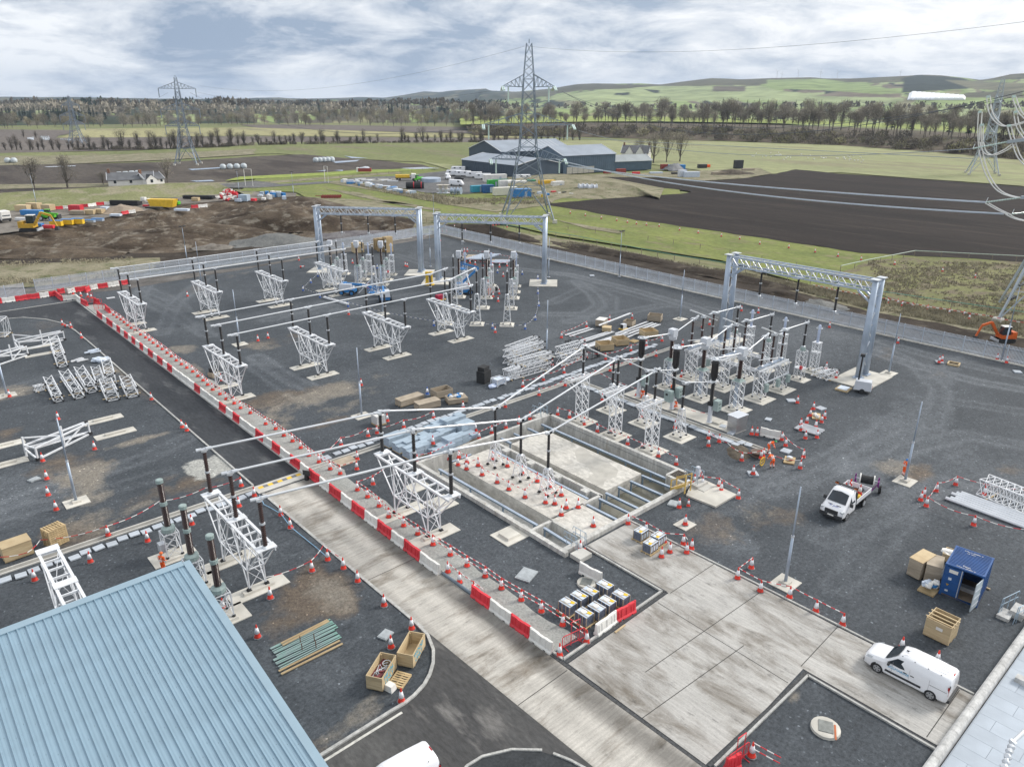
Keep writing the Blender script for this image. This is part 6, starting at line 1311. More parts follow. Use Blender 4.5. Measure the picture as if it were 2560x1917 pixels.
for i,(x,y)in enumerate([(385,590),(505,570),(400,655),(520,635)]):p=G('B2',x,y);tag(MB().tube((0,0,0),(0,0,.6),.03,6).build('stake',mat('rusty steel',(.12,.045,.02),.8),None,p),'rusty stake holding the steel strips, %s of four'%ordn(i),'stake','rusty stakes')
def truss(label,a,b,w,h,z=.12,bays=5,tip=None,g=None,m=STEELW,caps=True,nm='steel_truss'):
 a,b=V((*a[:2],0)),V((*b[:2],0));L=(b-a).length;t=thing(nm,label,'steel truss',(a.x,a.y,z),math.atan2((b-a).y,(b-a).x),g)
 mb=lattice(MB(),w,h,L,0,.085,bays,tip and w*tip,tip and h*tip);mb.xf(Matrix(((0,0,1,0),(1,0,0,0),(0,1,0,h/2),(0,0,0,1))));mb.build('lattice',m,t)
 if caps:
  k=MB()
  for y in(-w/2,w/2):
   for zz in(0,h):k.box(L-.05,y*(tip or 1),zz*(tip or 1)+h/2*(1-(tip or 1)),.28,.2,.2)
  k.build('end_cap',BLACK,t)
 for x in(.2*L,.8*L):MB().box(x,0,-.06,.12,w+.7,.1).build('timber_bearer',WOOD,t)
 return t
TG='white lattice trusses lying in the left yard'
for i,(a,b,w,h,l)in enumerate([((420,1225),(510,1400),1.1,.9,'leftmost, with a smaller one across it'),((560,1180),(690,1370),1.3,1.1,'second from left'),((690,1150),(800,1320),1.3,1.2,'third from left'),((830,1140),(880,1270),1.2,1.0,'short one at the back'),((930,1120),(970,1260),1.3,2.0,'tall stacked one at the back'),((920,1270),(980,1390),1.6,1.4,'front one in the middle'),((1090,1240),(1150,1360),1.5,1.4,'rightmost beside the kerb')]):truss('white lattice truss lying on bearers, %s'%l,G('M1',*a),G('M1',*b),w*.8,h*.72,.14,4,None,TG)
truss('small white truss lying across the leftmost big truss',G('M1',300,1310),G('M1',400,1285),.6,.6,.1,3);truss('bundle of white trusses standing by the road bend in the left yard',G('M1',480,930),G('M1',545,1100),1.1,1.6,.14,5)
truss('white truss cut by the left edge of the picture',G('M1',-20,850),G('M1',40,800),1.8,2.4,.14,3)
def frameset(label,w,pts,hs,g=None):
 q=[G(w,*p)for p in pts];t=thing('dismantled_trestle',label,'steel frame',q[0]);o=q[0];mb=MB()
 P3=[V((p.x-o.x,p.y-o.y,h))for p,h in zip(q,hs)];return t,P3
def aframe(label,o,rz,L=5.2,H=2.2):
 t=thing('dismantled_trestle',label,'steel frame',o,rz);mb=MB()
 for z in(.12,1.3):mb.bar((0,0,z),(L,.6,z),.16);mb.bar((0,1.6,z+.9*(z<1)),(L,.9,z+.1),.16)
 for z in(.12,1.3):mb.bar((0,0,z),(0,1.6,z+.8*(z<1)),.14)
 mb.bar((0,0,.1),(0,0,1.4),.16);mb.bar((0,1.6,.1),(0,1.6,2.2),.16);mb.bar((L,.6,.1),(L,.6,1.4),.14);mb.bar((L*.5,.3,.1),(L*.5,.3,2.3),.14);mb.bar((0,0,1.3),(L,.9,.2),.12);mb.bar((L*.5,.3,.2),(L,.9,1.4),.12);mb.bar((0,1.6,2.1),(L*.5,.4,1.3),.12)
 mb.build('frame',STEELW,t);k=MB();k.box(L,.6,.15,.35,.3,.3).box(L,.9,1.35,.35,.3,.3).box(0,0,.12,.3,.3,.3).build('end_cap',BLACK,t);return t
aframe('dismantled trestle half lying behind the leaning mast',G('N1',330,520),R(25),6.2);a=aframe('dismantled trestle half lying on two timbers in the left yard',G('M1',180,960),R(10),6.0);aframe('dismantled trestle half cut by the left edge',G('M1',-30,1090),R(22),4.6)
for p in[(890,170),(995,290),(20,395),(40,555)]:q=G('N1',*p);pad(q.x,q.y,3.9,1.35,(2.,.45))
q=G('M1',330,920);pad(q.x,q.y,4,1.1);q=G('M1',360,985);pad(q.x,q.y,4,1.1)
for i,(x,y,n)in enumerate([(780,975,4),(705,1040,5),(850,1050,7)]):
 t=thing('wrapped_parts','pale wrapped steel parts on the ground in the left yard, heap %s'%('on a pallet','of loose bars','in white sheeting')[i],'wrapped parts',G('M1',x,y));
 for k in range(n):(MB().box(random.uniform(-.6,.6),random.uniform(-.5,.5),.15+.08*k*(i!=1),1.4,.22,.16,random.uniform(-.3,.3))if i<2 else MB().blob((random.uniform(-1,1),random.uniform(-.5,.5),.25),.6,.4,.3,k,.3)).build('part',TAR if i!=1 else STEELW,t)
SG='white trusses stacked by the mast'
for i,(a,b,z,h,l)in enumerate([((0,1200),(330,1105),.14,.8,'bottom row, front'),((0,1110),(320,1020),.14,.9,'bottom row, second'),((-60,1080),(230,990),.14,.9,'bottom row, third'),((-60,1020),(200,940),.14,.9,'bottom row, back'),((20,1160),(330,1075),1.1,.8,'top row, front'),((-10,1075),(260,985),1.15,.8,'top row, second'),((-40,1040),(210,945),1.15,.8,'top row, back'),((-60,1210),(60,1170),.14,1.2,'short upright one at the left end')]):truss('white lattice truss in the stack by the mast, %s'%l,G('M3',*a),G('M3',*b),.95,h,z,6,None,SG)
truss('white lattice truss right of the mast, lower one',G('M3',400,1085),G('M3',620,1020),1.,1.,.14,5);truss('white lattice truss right of the mast, upper one',G('M3',390,1065),G('M3',600,1000),1.,1.,1.2,5)
truss('small white lattice frame beside the bell topped post, left of two',G('M4',395,1185),G('M4',500,1150),.9,.7,.12,3);truss('small white lattice frame beside the bell topped post, right of two',G('M4',470,1210),G('M4',575,1165),.9,.7,.12,3)
truss('long white lattice truss tapering out of the right edge',G('N4',1830,800),G('N4',2350,1010),1.6,1.5,.14,9)
a0=G('N4',1530,855);d0=(G('N4',2300,1140)-a0).normalized();n0=V((-d0.y,d0.x,0));n0=n0 if n0.dot(a0)>0 else-n0
for i in range(6):a=a0+n0*.42*i+d0*.25*(i%3);b=a+d0*13;o=MB().tube(V((0,0,.12)),(b-a)*V((1,1,0))+V((0,0,.12)),.17,8).build('steel_tube',ALU,None,(a.x,a.y,.02));tag(o,'long pale steel tube lying at the right edge, %s from front'%ordn(i),'steel tube','long steel tubes at the right')
tag(MB().bar(G('M2',585,665,.2),G('M2',790,725,.2),.4,.3).build('beam',STEELW),'white beam lying on the gravel in front of the first bay','beam');tag(MB().bar(G('M1',920,505,.1),G('M1',990,495,.1),.5,.15).build('beam',STEELW),'short pale beam lying near the far red gates','beam')
t=thing('insulator_pile','pile of long wrapped insulators on racks inside a taped ring','insulator pile',(0,0,0))
for i,(x,y)in enumerate([(1870,345),(1920,330),(2080,370)]):p=G('M2',x,y);MB().box(p.x,p.y,.35,5,1.8,.5,R(-45)).build('rack',WOODG,t)
for i in range(9):a=G('M2',1800+16*i,325-5*i+12,.75);MB().tube(a,a+V((3.4,-3.2,0))+V((0,0,.05)),.16,8).build('wrapped_insulator',TAR,t)
for i in range(4):a=G('M2',2020+14*i,365-6*i,.75);MB().tube(a,a+V((2.6,-2.6,0)),.16,8).build('wrapped_insulator',TAR,t)

# ---- masts
def mast(label,b,h=8.,lamp=False,pd=True,r=.12,rz=0.):
 t=thing('lighting_mast',label,'mast',(b[0],b[1],b[2]if len(b)>2 else 0),rz,'slim grey masts');MB().tube((0,0,.1),(0,0,h*.5),r,10,r*.8).build('lower_tube',GSTEEL,t,smooth=True);MB().tube((0,0,h*.5),(0,0,h),r*.62,8,r*.4).build('upper_tube',GSTEEL,t,smooth=True);MB().lathe([(r*.95,h*.49),(r*.95,h*.51)],10).box(0,0,.12,.5,.5,.06).build('collar',STEEL,t)
 if lamp:
  mb=MB();mb.box(0,0,h,1.1,.1,.1);
  for x in(-.4,.4):mb.box(x,-.1,h+.1,.5,.4,.14)
  mb.build('floodlight',DARK,t)
 if pd and len(b)<3 or(pd and b[2]==0):pad(b[0],b[1],1.9,1.6,(.7,.7))
 return t
for b,l in[(zp('N1',660,880),'grey mast leaning in view in the left yard, with a cone at its tip'),(zp('M1',2070,900),'grey mast between the back and middle rows of trestles'),(zp('M2',912,1690),'grey mast in the middle of the yard behind the water tank'),(zp('M3',298,1010),'grey mast behind the stacked trusses'),(zp('M3',1450,682),'grey mast on a small slab at the back near the right fence'),(zp('M4',1042,1150),'grey mast on a slab beside the right gantry foot'),(zp('N4',1180,700),'grey mast with a worker standing behind it'),(zp('N4',148,1580),'grey mast in the foreground right of the apron'),(zp('M1',60,1340),'grey mast at the left edge of the picture'),(zp('M2',1095,810),'grey mast in front of the blue boom lift')]:p=P(*b);mast(l,(p.x,p.y),8.)
for b,l,h in[(zp('M1',1740,380),'slim mast behind the second back row trestle',8.),(zp('M2',1505,405),'slim mast between the two back gantries',8.),(zp('M3',315,325),'slim mast beside the right foot of the back centre gantry',8.)]:p=P(*b);mast(l,(p.x,p.y),h,False,False,.09)
for b,l,h in[(zp('M1',1620,215),'lamp mast behind the back left palisade',8.),(zp('M3',925,320),'lamp mast behind the right palisade, left of the right gantry',9.),(zp('M4',2010,1045),'lamp mast behind the right palisade at the right edge',10.5),(zp('T1',318,1255),'lamp mast on the storage ground at the left',9.),(zp('T2',328,1195),'lamp mast in the meadow behind the spoil bank',9.),(zp('T1',2065,1150),'lamp mast by the distant road on the left',8.),(zp('T2',1535,1400),'lamp mast behind the back centre gantry',8.)]:p=P(*b,ZS if 'storage' in l else 0);mast(l,(p.x,p.y,p.z),h,True,False,.1)
for i,(x,y,x2)in enumerate([(596,1055,625),(2118,1085,2182)]):
 a,b=G('T2' if i==0 else 'T1',x,y),G('T2' if i==0 else 'T1',x2,y+4);t=thing('height_portal','white goalpost height barrier over the field track, %s one'%('nearer' if i==0 else 'farther'),'goalpost',(0,0,0));MB().path([a,a+V((0,0,6.5)),b+V((0,0,6.5)),b],.12,6).build('frame',WHP,t)

# ---- manholes, cabinets
def manhole(label,p,r=.75,sq=.8,m=None):
 t=thing('manhole',label,'manhole',p);MB().lathe([(r,-.05),(r*.96,.14),(r*.8,.16)],18).build('concrete_ring',CONCD,t);MB().box(0,0,.18,sq,sq*.9,.04,.5).build('cover',m or mat('grey steel cover',(.2,.21,.2),.6,.2,.2,4),t);return t
t=manhole('oval concrete manhole with orange marks in the gravel bed',G('B4',495,1325),.82,.85);MB().box(0,-.55,.18,1.1,.1,.02,.5).build('orange_mark',mat('orange brick',(.45,.13,.05),.8),t);manhole('rounded manhole beside the wrapped crates',G('B3',640,75),.7,.85)
for b,l,s in[(zp('B2',1118,520),'square grey cover near the manhole cone by the crates',.9),(zp('N1',295,688),'small pale slab in the left yard near the cones',.9),(zp('N3',125,1510),'grey rectangular cover plate between the pit and the walkway',1.5),(zp('N3',1390,895),'open grey hatch frame below the yellow ladder',1.)]:p=P(*b);o=MB().box(0,0,.05,s,s*.8,.1).box(0,0,.11,s*.85,s*.65,.03).build('cover_plate',mat('pale grey cover',(.36,.39,.41),.6,.1,.15,3),None,p,R(20));tag(o,l,'cover plate')
q=G('N3',1490,1075);pad(q.x,q.y,1.5,1.3);tag(MB().box(0,0,.02,.9,.9,.03).build('hatch',BLACK,None,G('N3',1465,890)),'black open hatch hole beside a cone below the ladder','hatch')
struct(MB().prism([G('N3',*p)[:2]for p in[(1500,830),(1755,930),(1935,825),(1640,690),(1560,700)]],-.05,.16).build('equipment_slab',CONCD))
t=thing('hatch_surround','square timber frame round a hole near the right fence','timber frame',G('M4',1600,1075),.2);mb=MB()
for a in range(4):mb.bar((.9*math.cos(a*1.57+.78),.9*math.sin(a*1.57+.78),.12),(.9*math.cos(a*1.57+2.35),.9*math.sin(a*1.57+2.35),.12),.16,.24)
mb.build('board',WOOD,t);MB().box(0,0,.02,1.2,1.2,.03).build('hole',BLACK,t)
STL=mat('brushed stainless steel',(.62,.62,.63),.28,.9,.12,2.,st=(1,1,8));t=thing('steel_cabinet','large brushed stainless cabinet by the breaker trench','cabinet',G('N3',1950,275),R(-5));MB().box(.2,.4,.95,1.7,1.2,1.7).build('body',STL,t);MB().box(.2,.4,1.83,1.85,1.35,.07).build('roof',GREYP,t);MB().box(.2,.4,.05,1.7,1.2,.1).build('plinth',CONC,t);MB().box(-.65-.012,.4,.95,.02,1.0,1.5).build('door',STL,t)
t=thing('control_box','small white control box on the sump corner','control box',G('N3',1595,690));MB().box(0,0,.9,.35,.3,1.0).build('box',GREYP,t);MB().tube((0,0,0),(0,0,.5),.05,6).build('post',STEEL,t)
YT=mat('yellow painted timber',(.62,.43,.12),.7,0,.15,3);t=thing('timber_steps','yellow timber steps with handrails over the pit wall','steps',G('N3',1470,800),R(-90))
for s in(-.42,.42):MB().bar((-1.0,s,.1),(.5,s,1.15),.08,.24).build('stringer',YT,t);MB().bar((-1.,s,1.05),(.5,s,2.0),.08).build('handrail',YT,t);MB().bar((-1.,s,.0),(-1.,s,1.1),.09).build('newel',YT,t);MB().bar((.5,s,.3),(.5,s,2.05),.09).build('newel',YT,t)
for i in range(4):MB().box(-.8+i*.38,0,.26+i*.27,.3,.8,.05).build('tread',WOOD,t)
t=thing('cable_drum','dark wooden cable drum lying beside the dug hole','cable drum',G('N3',2110,480));MB().lathe([(.62,.05),(.62,.14),(.3,.14),(.3,.4),(.62,.4),(.62,.5)],18).build('drum',mat('dark weathered wood',(.14,.10,.08),.8,0,.2,3),t)
t=thing('cable_reel','yellow wheel of a cable reel stood upright near the workers','reel',G('N3',2155,565));mb=MB();mb.path([(.42*math.cos(a),0,.45+.42*math.sin(a))for a in np.linspace(0,6.28,19)[:-1]],.05,6,True)
for a in range(6):mb.bar((0,0,.45),(.42*math.cos(a),0,.45+.42*math.sin(a)),.03)
mb.build('wheel',YEL,t);MB().bar((0,0,.45),(-.5,.35,.02),.04).bar((0,0,.45),(.4,.4,.02),.04).build('stand',STEEL,t)
t=thing('rubbish_pallet','pallet with rope and sheets right of the workers','pallet',G('N4',185,525),.4);MB().box(0,0,.08,1.5,1.,.12).build('pallet',PAL,t);MB().blob((-.1,0,.25),.35,.3,.16,2).build('rope_coil',WOODG,t);MB().blob((.3,.05,.25),.3,.3,.14,5).build('sheet',TAR,t)
t=thing('parts_pallet','pallet of white parts ringed by cones','pallet',G('N4',415,145),.5);MB().box(0,0,.08,1.7,.9,.12).build('pallet',PAL,t);[MB().blob((random.uniform(-.5,.5),random.uniform(-.2,.2),.25),.25,.2,.14,i,.4).build('part',WHP,t)for i in range(4)]
for b,l,s in[(zp('M2',1965,1395),'black cabinet beside the stacked trusses',(1.5,1.2,1.5)),(zp('M1',1850,1175),'small grey open box behind the front trestle',(1.2,.9,.6))]:t=thing('storage_box',l,'box',P(*b),.3);MB().box(0,0,s[2]/2,*s).build('body',BLACK if s[0]>1.3 else WOODG,t);MB().box(.1,.1,s[2]+.25,s[0]*.8,s[1]*.8,.5).build('upper_box',BLACK if s[0]>1.3 else BLACK,t)
t=thing('parts_heap','white wrapped cage and blue bags left of the stacked trusses','wrapped parts',G('M2',2090,1420));lattice(MB(),1.4,1.2,.9,0,.08,1).build('cage',STEELW,t);MB().box(0,0,.5,1.2,1.,.7).build('load',TAR,t);MB().blob((-1.2,-.3,.2),.6,.4,.3,3).build('bag',BTUBE,t);MB().blob((1.4,.3,.2),.7,.5,.3,6).build('bag',TAR,t)
for i,dx in enumerate((0,14)):t=thing('pedestal','yellow plastic post guard in front of the back centre gantry, %s of two'%('left' if i==0 else 'right'),'post guard',G('M2',1478+34*i,560));MB().lathe([(.6,0),(.6,.15),(.32,.5),(.3,1.9),(.36,2.0),(.36,2.5),(.2,2.55)],10).build('body',YEL,t)
t=thing('generator','small red generator on a yellow skid by the second bay','generator',G('M2',1585,690));MB().box(0,0,.55,1.3,.9,.8).build('body',mat('crimson paint',(.42,.02,.06),.4),t);MB().box(.2,0,.1,1.6,1.,.14).build('skid',YEL,t);MB().box(.75,0,.5,.2,.7,.5).build('grille',BLACK,t)
t=thing('welfare_set','white light tower generator at the foot of the right gantry','generator',G('M4',810,1310),R(110));MB().box(0,0,.95,2.,1.3,1.1,0,.88).build('body',GREYP,t);MB().box(0,0,.4,2.1,1.1,.15).build('chassis',BLACK,t);[MB().tube((0,s*.6,.3),(0,s*.8,.3),.3,12).build('wheel',BLACK,t)for s in(-1,1)];MB().tube((.6,0,1.4),(.6,0,4.6),.1,8).build('telescopic_mast',DARK,t);MB().box(-1.02,-.4,.75,.03,.25,.12).box(-1.02,.4,.75,.03,.25,.12).build('tail_light',REDL,t);MB().box(.6,0,4.6,.5,.5,.3).build('lamp_head',DARK,t)
t=thing('glass_pallet','pallet with a pale blue sheet beside the light tower','pallet',G('M4',650,1290),.1);MB().box(0,0,.1,1.7,1.5,.18).build('pallet',WOOD,t);MB().box(0,0,.24,1.3,1.1,.06).build('sheet',TAR,t)
t=thing('pallet_sacks','white and blue bags on a pallet by the container door','pallet',G('N4',1390,1635));MB().box(0,0,.08,1.5,1.1,.14).build('pallet',PAL,t);[MB().blob((random.uniform(-.5,.5),random.uniform(-.35,.35),.3+.06*i),.32,.26,.2,i+3,.4).build('bag',(WHP,TAR,WHP,BLUE,TAR)[i%5],t)for i in range(8)]
c=crate('low crate of white parts behind the blue container','N4',(1490,1385),(1560,1410),1.2,.7,True);MB().blob((0,0,.6),.5,.4,.2,3,.4).build('part',WHP,c)
tag(MB().bar(G('B3',890,495,.05),G('B3',975,430,.05),.12,.08).build('plank',WOOD),'short yellow plank along the gutter by the red barrier','plank');tag(MB().bar(G('N4',1860,1605,.05),G('N4',1915,1630,.05),.12,.08).build('plank',WOOD),'short plank beside the open container','plank')
for i,a in enumerate([((600,1290),(625,1328)),((625,1278),(640,1325))]):tag(MB().tube(G('N3',*a[0],.08),G('N3',*a[1],.08),.08,8).build('pipe',CRED),'short orange pipe lying by the near pit corner, %s of two'%('left' if i==0 else 'right'),'pipe')
tag(MB().box(0,0,.2,.5,.6,.4,.3,.8).build('sack',WHP,None,G('B2',1160,985)),'white sack leaning by the scrap crate','sack');t=thing('notice_board','small dark sign on a stand by the trench crossing','sign',G('N2',440,690),R(30));MB().box(0,0,.75,.05,.75,.5).build('board',DARK,t);MB().box(0,0,.25,.3,.3,.5).build('foot',BLACK,t)
# ================================================================ VEHICLES, PEOPLE
def loft(mb,st):
 """st: list of (x, [(y, z) half section from the bottom centre to the top centre]); mirrored"""
 rings=[]
 for x,h in st:rings.append([(x,y,z)for y,z in h]+[(x,-y,z)for y,z in h[::-1][1:-1]])
 n=len(rings[0]);vs=[p for r in rings for p in r];k=len(rings)
 fs=[(i*n+j,i*n+(j+1)%n,(i+1)*n+(j+1)%n,(i+1)*n+j)for i in range(k-1)for j in range(n)]
 fs+=[tuple(range(n-1,-1,-1)),tuple((k-1)*n+j for j in range(n))]
 return mb.add(vs,fs)
def wheel(t,x,y,r=.33,w=.22,rim=RIM):
 s=1 if y>0 else-1
 a=MB().tube((0,-w/2,0),(0,w/2,0),r,18);o=a.build('wheel',BLACK,t,(x,y,r))
 MB().tube((0,s*(w/2-.02),0),(0,s*(w/2+.012),0),r*.66,16).build('rim',rim,o);mb=MB()
 for i in range(5):
  a0=i*1.2566;mb.add([(.12*math.cos(a0-.3),s*(w/2+.014),.12*math.sin(a0-.3)),(r*.6*math.cos(a0-.16),s*(w/2+.014),r*.6*math.sin(a0-.16)),(r*.6*math.cos(a0+.16),s*(w/2+.014),r*.6*math.sin(a0+.16)),(.12*math.cos(a0+.3),s*(w/2+.014),.12*math.sin(a0+.3))],[(0,1,2,3),(3,2,1,0)])
 mb.build('spoke_gap',DARK,o)
 n=14;R_=r*1.2;mb=MB();yy=y+s*(w/2-.03)
 mb.add([(R_*math.cos(math.pi*i/n),0,R_*math.sin(math.pi*i/n))for i in range(n+1)]+[(-R_,0,-.12),(R_,0,-.12)],[tuple(range(n+3)),tuple(range(n+2,-1,-1))]);mb.build('wheel_arch',DARK,t,(x,yy,r))
def sec(w,zb,belt,wt,ze,zt):return[(0,zb),(w*.92,zb),(w,zb+.1),(w,belt),(wt+.03,ze-.08),(wt-.06,ze+.02),(wt*.6,zt),(0,zt)]
def by_wheels(w,f,r_,half=.82):
 a,b=G(w,*f),G(w,*r_);d=(a-b);d.normalize();n=V((-d.y,d.x,0));c=(a+b)/2
 if n.dot(c)<0:n=-n
 return c+n*half,math.atan2(d.y,d.x),(1 if V((-d.y,d.x,0)).dot(n)<0 else-1)
def panel(t,nm,m,pts):return MB().add(pts,[tuple(range(len(pts)))]).build(nm,m,t)
def small_van(label,loc,rz,text=None,cut=False,rails=True):
 t=thing('van',label,'van',loc,rz);mb=MB()
 S=[(2.42,sec(.66,.36,.6,.56,.72,.74)),(2.33,sec(.84,.26,.70,.72,.84,.88)),(2.0,sec(.905,.22,.82,.80,.96,1.02)),(1.3,sec(.915,.2,.95,.83,1.08,1.15)),(1.18,sec(.915,.2,.97,.82,1.14,1.2)),(.5,sec(.92,.2,1.05,.70,1.72,1.79)),(.1,sec(.92,.2,1.06,.725,1.79,1.86)),(-1.2,sec(.92,.2,1.06,.74,1.79,1.86)),(-2.2,sec(.915,.22,1.06,.73,1.77,1.84)),(-2.36,sec(.89,.28,1.02,.70,1.70,1.77)),(-2.42,sec(.84,.34,1.0,.64,1.55,1.6))]
 o=loft(mb,S).build('body',PAINT,t,smooth=True);e=o.modifiers.new('edge','EDGE_SPLIT');e.split_angle=R(35)
 g=.012
 panel(t,'windscreen',GLASS,[(1.24+g,-.70,1.175+g),(1.24+g,.70,1.175+g),(1.0+g,.735,1.37+g),(.58+g,.60,1.755+g),(.54+g,0,1.79+g),(.58+g,-.60,1.755+g),(1.0+g,-.735,1.37+g)])
 for s in(-1,1):
  yb=lambda z:s*(.915-(z-1.03)/(1.70-1.03)*.175+.014)
  panel(t,'side_window',GLASS,[(1.05,yb(1.12),1.12),(.55,yb(1.58),1.58),(-.10,yb(1.62),1.62),(-.22,yb(1.5),1.5),(-.2,yb(1.14),1.14),(.3,yb(1.08),1.08)][::s])
  MB().box(.05,s*.935,.52,2.05,.03,.13).build('rubbing_strip',DARK,t);MB().box(.92,s*1.02,1.12,.12,.22,.16).build('mirror',DARK,t)
  for x in(-.02,-.42):MB().box(x,s*.935,.97,.2,.03,.04).build('door_handle',DARK,t)
  for x in(.72,-.25,-1.35):MB().box(x,s*.922,.82,.012,.008,1.0).build('door_seam',mat('panel gap',(.30,.30,.32),.6),t)
  MB().box(-1.85,s*.925,1.0,.95,.008,.02).build('slide_rail',DARK,t)
  MB().add([(2.22,s*.80,.90),(1.86,s*.90,1.0),(1.94,s*.93,.84),(2.30,s*.84,.74)],[(0,1,2,3),(3,2,1,0)]).build('headlight',mat('clear lamp',(.5,.53,.56),.15,0,.1,6),t)
  MB().box(-2.36,s*.80,1.05,.1,.12,.62).build('tail_light',REDL,t);MB().box(-2.40,s*.79,1.35,.04,.1,.22).build('lamp_top',DARK,t)
  for x in(-1.0+i*-.0 for i in range(1)):pass
  for x in(.35,-.35,-1.1,-1.8):MB().box(x,s*.70,1.855,.06,.04,.03).build('roof_fixing',DARK,t)
  for x in(1.52,-1.54):wheel(t,x,s*.83)
  if text:text_on(t,text,(.36,s*.935,.88),(R(90),0,0 if s<0 else math.pi),.23,mat('blue sign lettering',(.05,.35,.60),.4))
 for y in(-.42,-.14,.14,.42):MB().box(-.85,y,1.862,2.4,.03,.012).build('roof_rib',PAINT,t)
 MB().box(-2.30,0,1.785,.07,.30,.07).build('brake_light',REDL,t);MB().box(-2.46,0,.42,.16,1.68,.22).build('rear_bumper',DARK,t);MB().box(2.40,0,.34,.1,1.3,.16).build('front_bumper',DARK,t);MB().box(2.44,0,.62,.02,.8,.16).build('grille',DARK,t)
 MB().box(-2.435,0,.95,.01,.012,1.2).build('door_seam',MATS['panel gap'],t);MB().box(.3,0,1.87,.14,.06,.05).build('aerial',DARK,t)
 return t
loc,rz,_s=by_wheels('B4',(940,832),(1385,1062));small_van('white car-sized van with blue door lettering parked on the concrete',loc,rz,'SOLMARINE')
a,b=G('B2',1420,1368,1.86),G('B2',1000,1590,1.86);d=(b-a).normalized();c_=G('B2',1490,1480,1.8)+V((0,0,-1.8));small_van('white van with only its roof and rear in view at the bottom edge',(c_.x+d.x*2.4+.1,c_.y+d.y*2.4-.15,0),math.atan2(d.y,d.x))
def tipper():
 loc,rz,_s=by_wheels('N4',(672,1030),(812,912),.9);t=thing('pickup_truck','white single cab dropside truck carrying cones with a purple drum trailer','truck',loc,rz);mb=MB()
 S=[(2.75,sec(.80,.5,.8,.72,.92,.95)),(2.66,sec(.96,.4,.88,.86,1.02,1.05)),(2.35,sec(1.0,.38,1.0,.90,1.2,1.24)),(1.95,sec(1.0,.38,1.15,.90,1.36,1.42)),(1.2,sec(1.0,.38,1.2,.80,2.1,2.18)),(.75,sec(1.0,.38,1.2,.82,2.2,2.28)),(.35,sec(1.0,.38,1.2,.82,2.18,2.26))]
 o=loft(mb,S).build('cab',PAINT,t,smooth=True);o.modifiers.new('edge','EDGE_SPLIT').split_angle=R(35);g=.015
 panel(t,'windscreen',GLASS,[(1.98+g,-.78,1.43+g),(1.98+g,.78,1.43+g),(1.28+g,.70,2.07+g),(1.22+g,0,2.15+g),(1.28+g,-.70,2.07+g)]);MB().box(2.72,0,.86,.1,1.1,.34).build('grille',DARK,t);MB().box(2.72,0,.52,.16,1.86,.3).build('bumper',DARK,t);MB().box(2.81,0,.58,.01,.52,.12).build('number_plate',WHP,t)
 for s in(-1,1):
  yb=lambda z:s*(1.0-(z-1.2)/.9*.2+.016)
  panel(t,'side_window',GLASS,[(1.65,yb(1.32),1.32),(1.12,yb(1.95),1.95),(.5,yb(1.95),1.95),(.5,yb(1.28),1.28)][::s])
  MB().box(2.6,s*.82,1.0,.28,.26,.14,-s*.3).build('headlight',MATS['clear lamp'],t);MB().box(1.6,s*1.14,1.4,.14,.22,.3).build('mirror',DARK,t);MB().box(2.25,s*.35,1.30,.05,.36,.03).build('vent',DARK,t)
  wheel(t,1.85,s*.9,.36,.24);wheel(t,-1.6,s*.86,.36,.34,STEEL)
  MB().box(-1.25,s*1.02,1.18,3.0,.05,.42).build('side_board',PAINT,t)
 MB().box(-1.25,0,.93,3.0,2.0,.08).build('deck',mat('scuffed deck',(.3,.31,.32),.7),t);MB().box(-2.75,0,1.18,.05,2.0,.42).build('tail_board',PAINT,t);MB().box(.25,0,1.5,.08,2.0,1.1).build('head_board',DARK,t);MB().box(.3,0,2.36,.2,1.9,.1).build('light_bar',DARK,t);[MB().box(.3,q,2.37,.22,.3,.08).build('amber_lamp',mat('amber lamp',(.5,.13,.03),.3),t)for q in(-.8,.8)];MB().box(-.6,0,.6,5.4,.8,.18).build('chassis',BLACK,t)
 text_on(t,'A. Jolin',(2.35,0,1.262),(R(18),0,R(90)),.26,mat('blue bonnet script',(.05,.08,.35),.4))
 M=t.matrix_basis.copy();M=Matrix.Translation(loc)@Matrix.Rotation(rz,4,'Z')
 for i,(x,y)in enumerate([(-1.2,-.15),(-1.45,-.35),(-1.0,-.5),(-2.0,-.5),(-1.6,.5)]):p=M@V((x,y,.97));cone(p,'cone riding on the deck of the white truck, %s of five'%ordn(i),'cones on the truck deck','red')
 for i,(x,y,m)in enumerate([(-.5,.5,GREEN),(-.9,.7,YEL),(-.4,-.6,BLACK),(-2.3,.3,BLACK)]):MB().blob((x,y,1.1),.3,.25,.18,i).build('load',m,t)
 p=M@V((-4.4,0,0));q=thing('cable_trailer','purple trailer with a black cable drum behind the white truck','trailer',p,rz+.35);PUR=mat('purple paint',(.16,.02,.17),.45)
 for s in(-1,1):MB().bar((1.3,s*.25,.5),(-.8,s*.95,.6),.1).build('frame_arm',PUR,q);MB().box(-.2,s*.95,1.0,.9,.12,.5).build('side_plate',PUR,q);wheel(q,-.2,s*1.15,.36,.22,STEEL);MB().bar((-.6,s*.95,.6),(-.2,s*.95,1.5),.1).build('post',PUR,q)
 MB().tube((-.2,-.5,1.1),(-.2,.5,1.1),.38,14).build('cable',BLACK,q);MB().tube((-.2,-.62,1.1),(-.2,-.52,1.1),.5,14).tube((-.2,.52,1.1),(-.2,.62,1.1),.5,14).build('drum_flange',WHP,q);MB().tube((-.2,-.95,1.1),(-.2,.95,1.1),.05,6).build('axle',STEEL,q)
tipper()
         
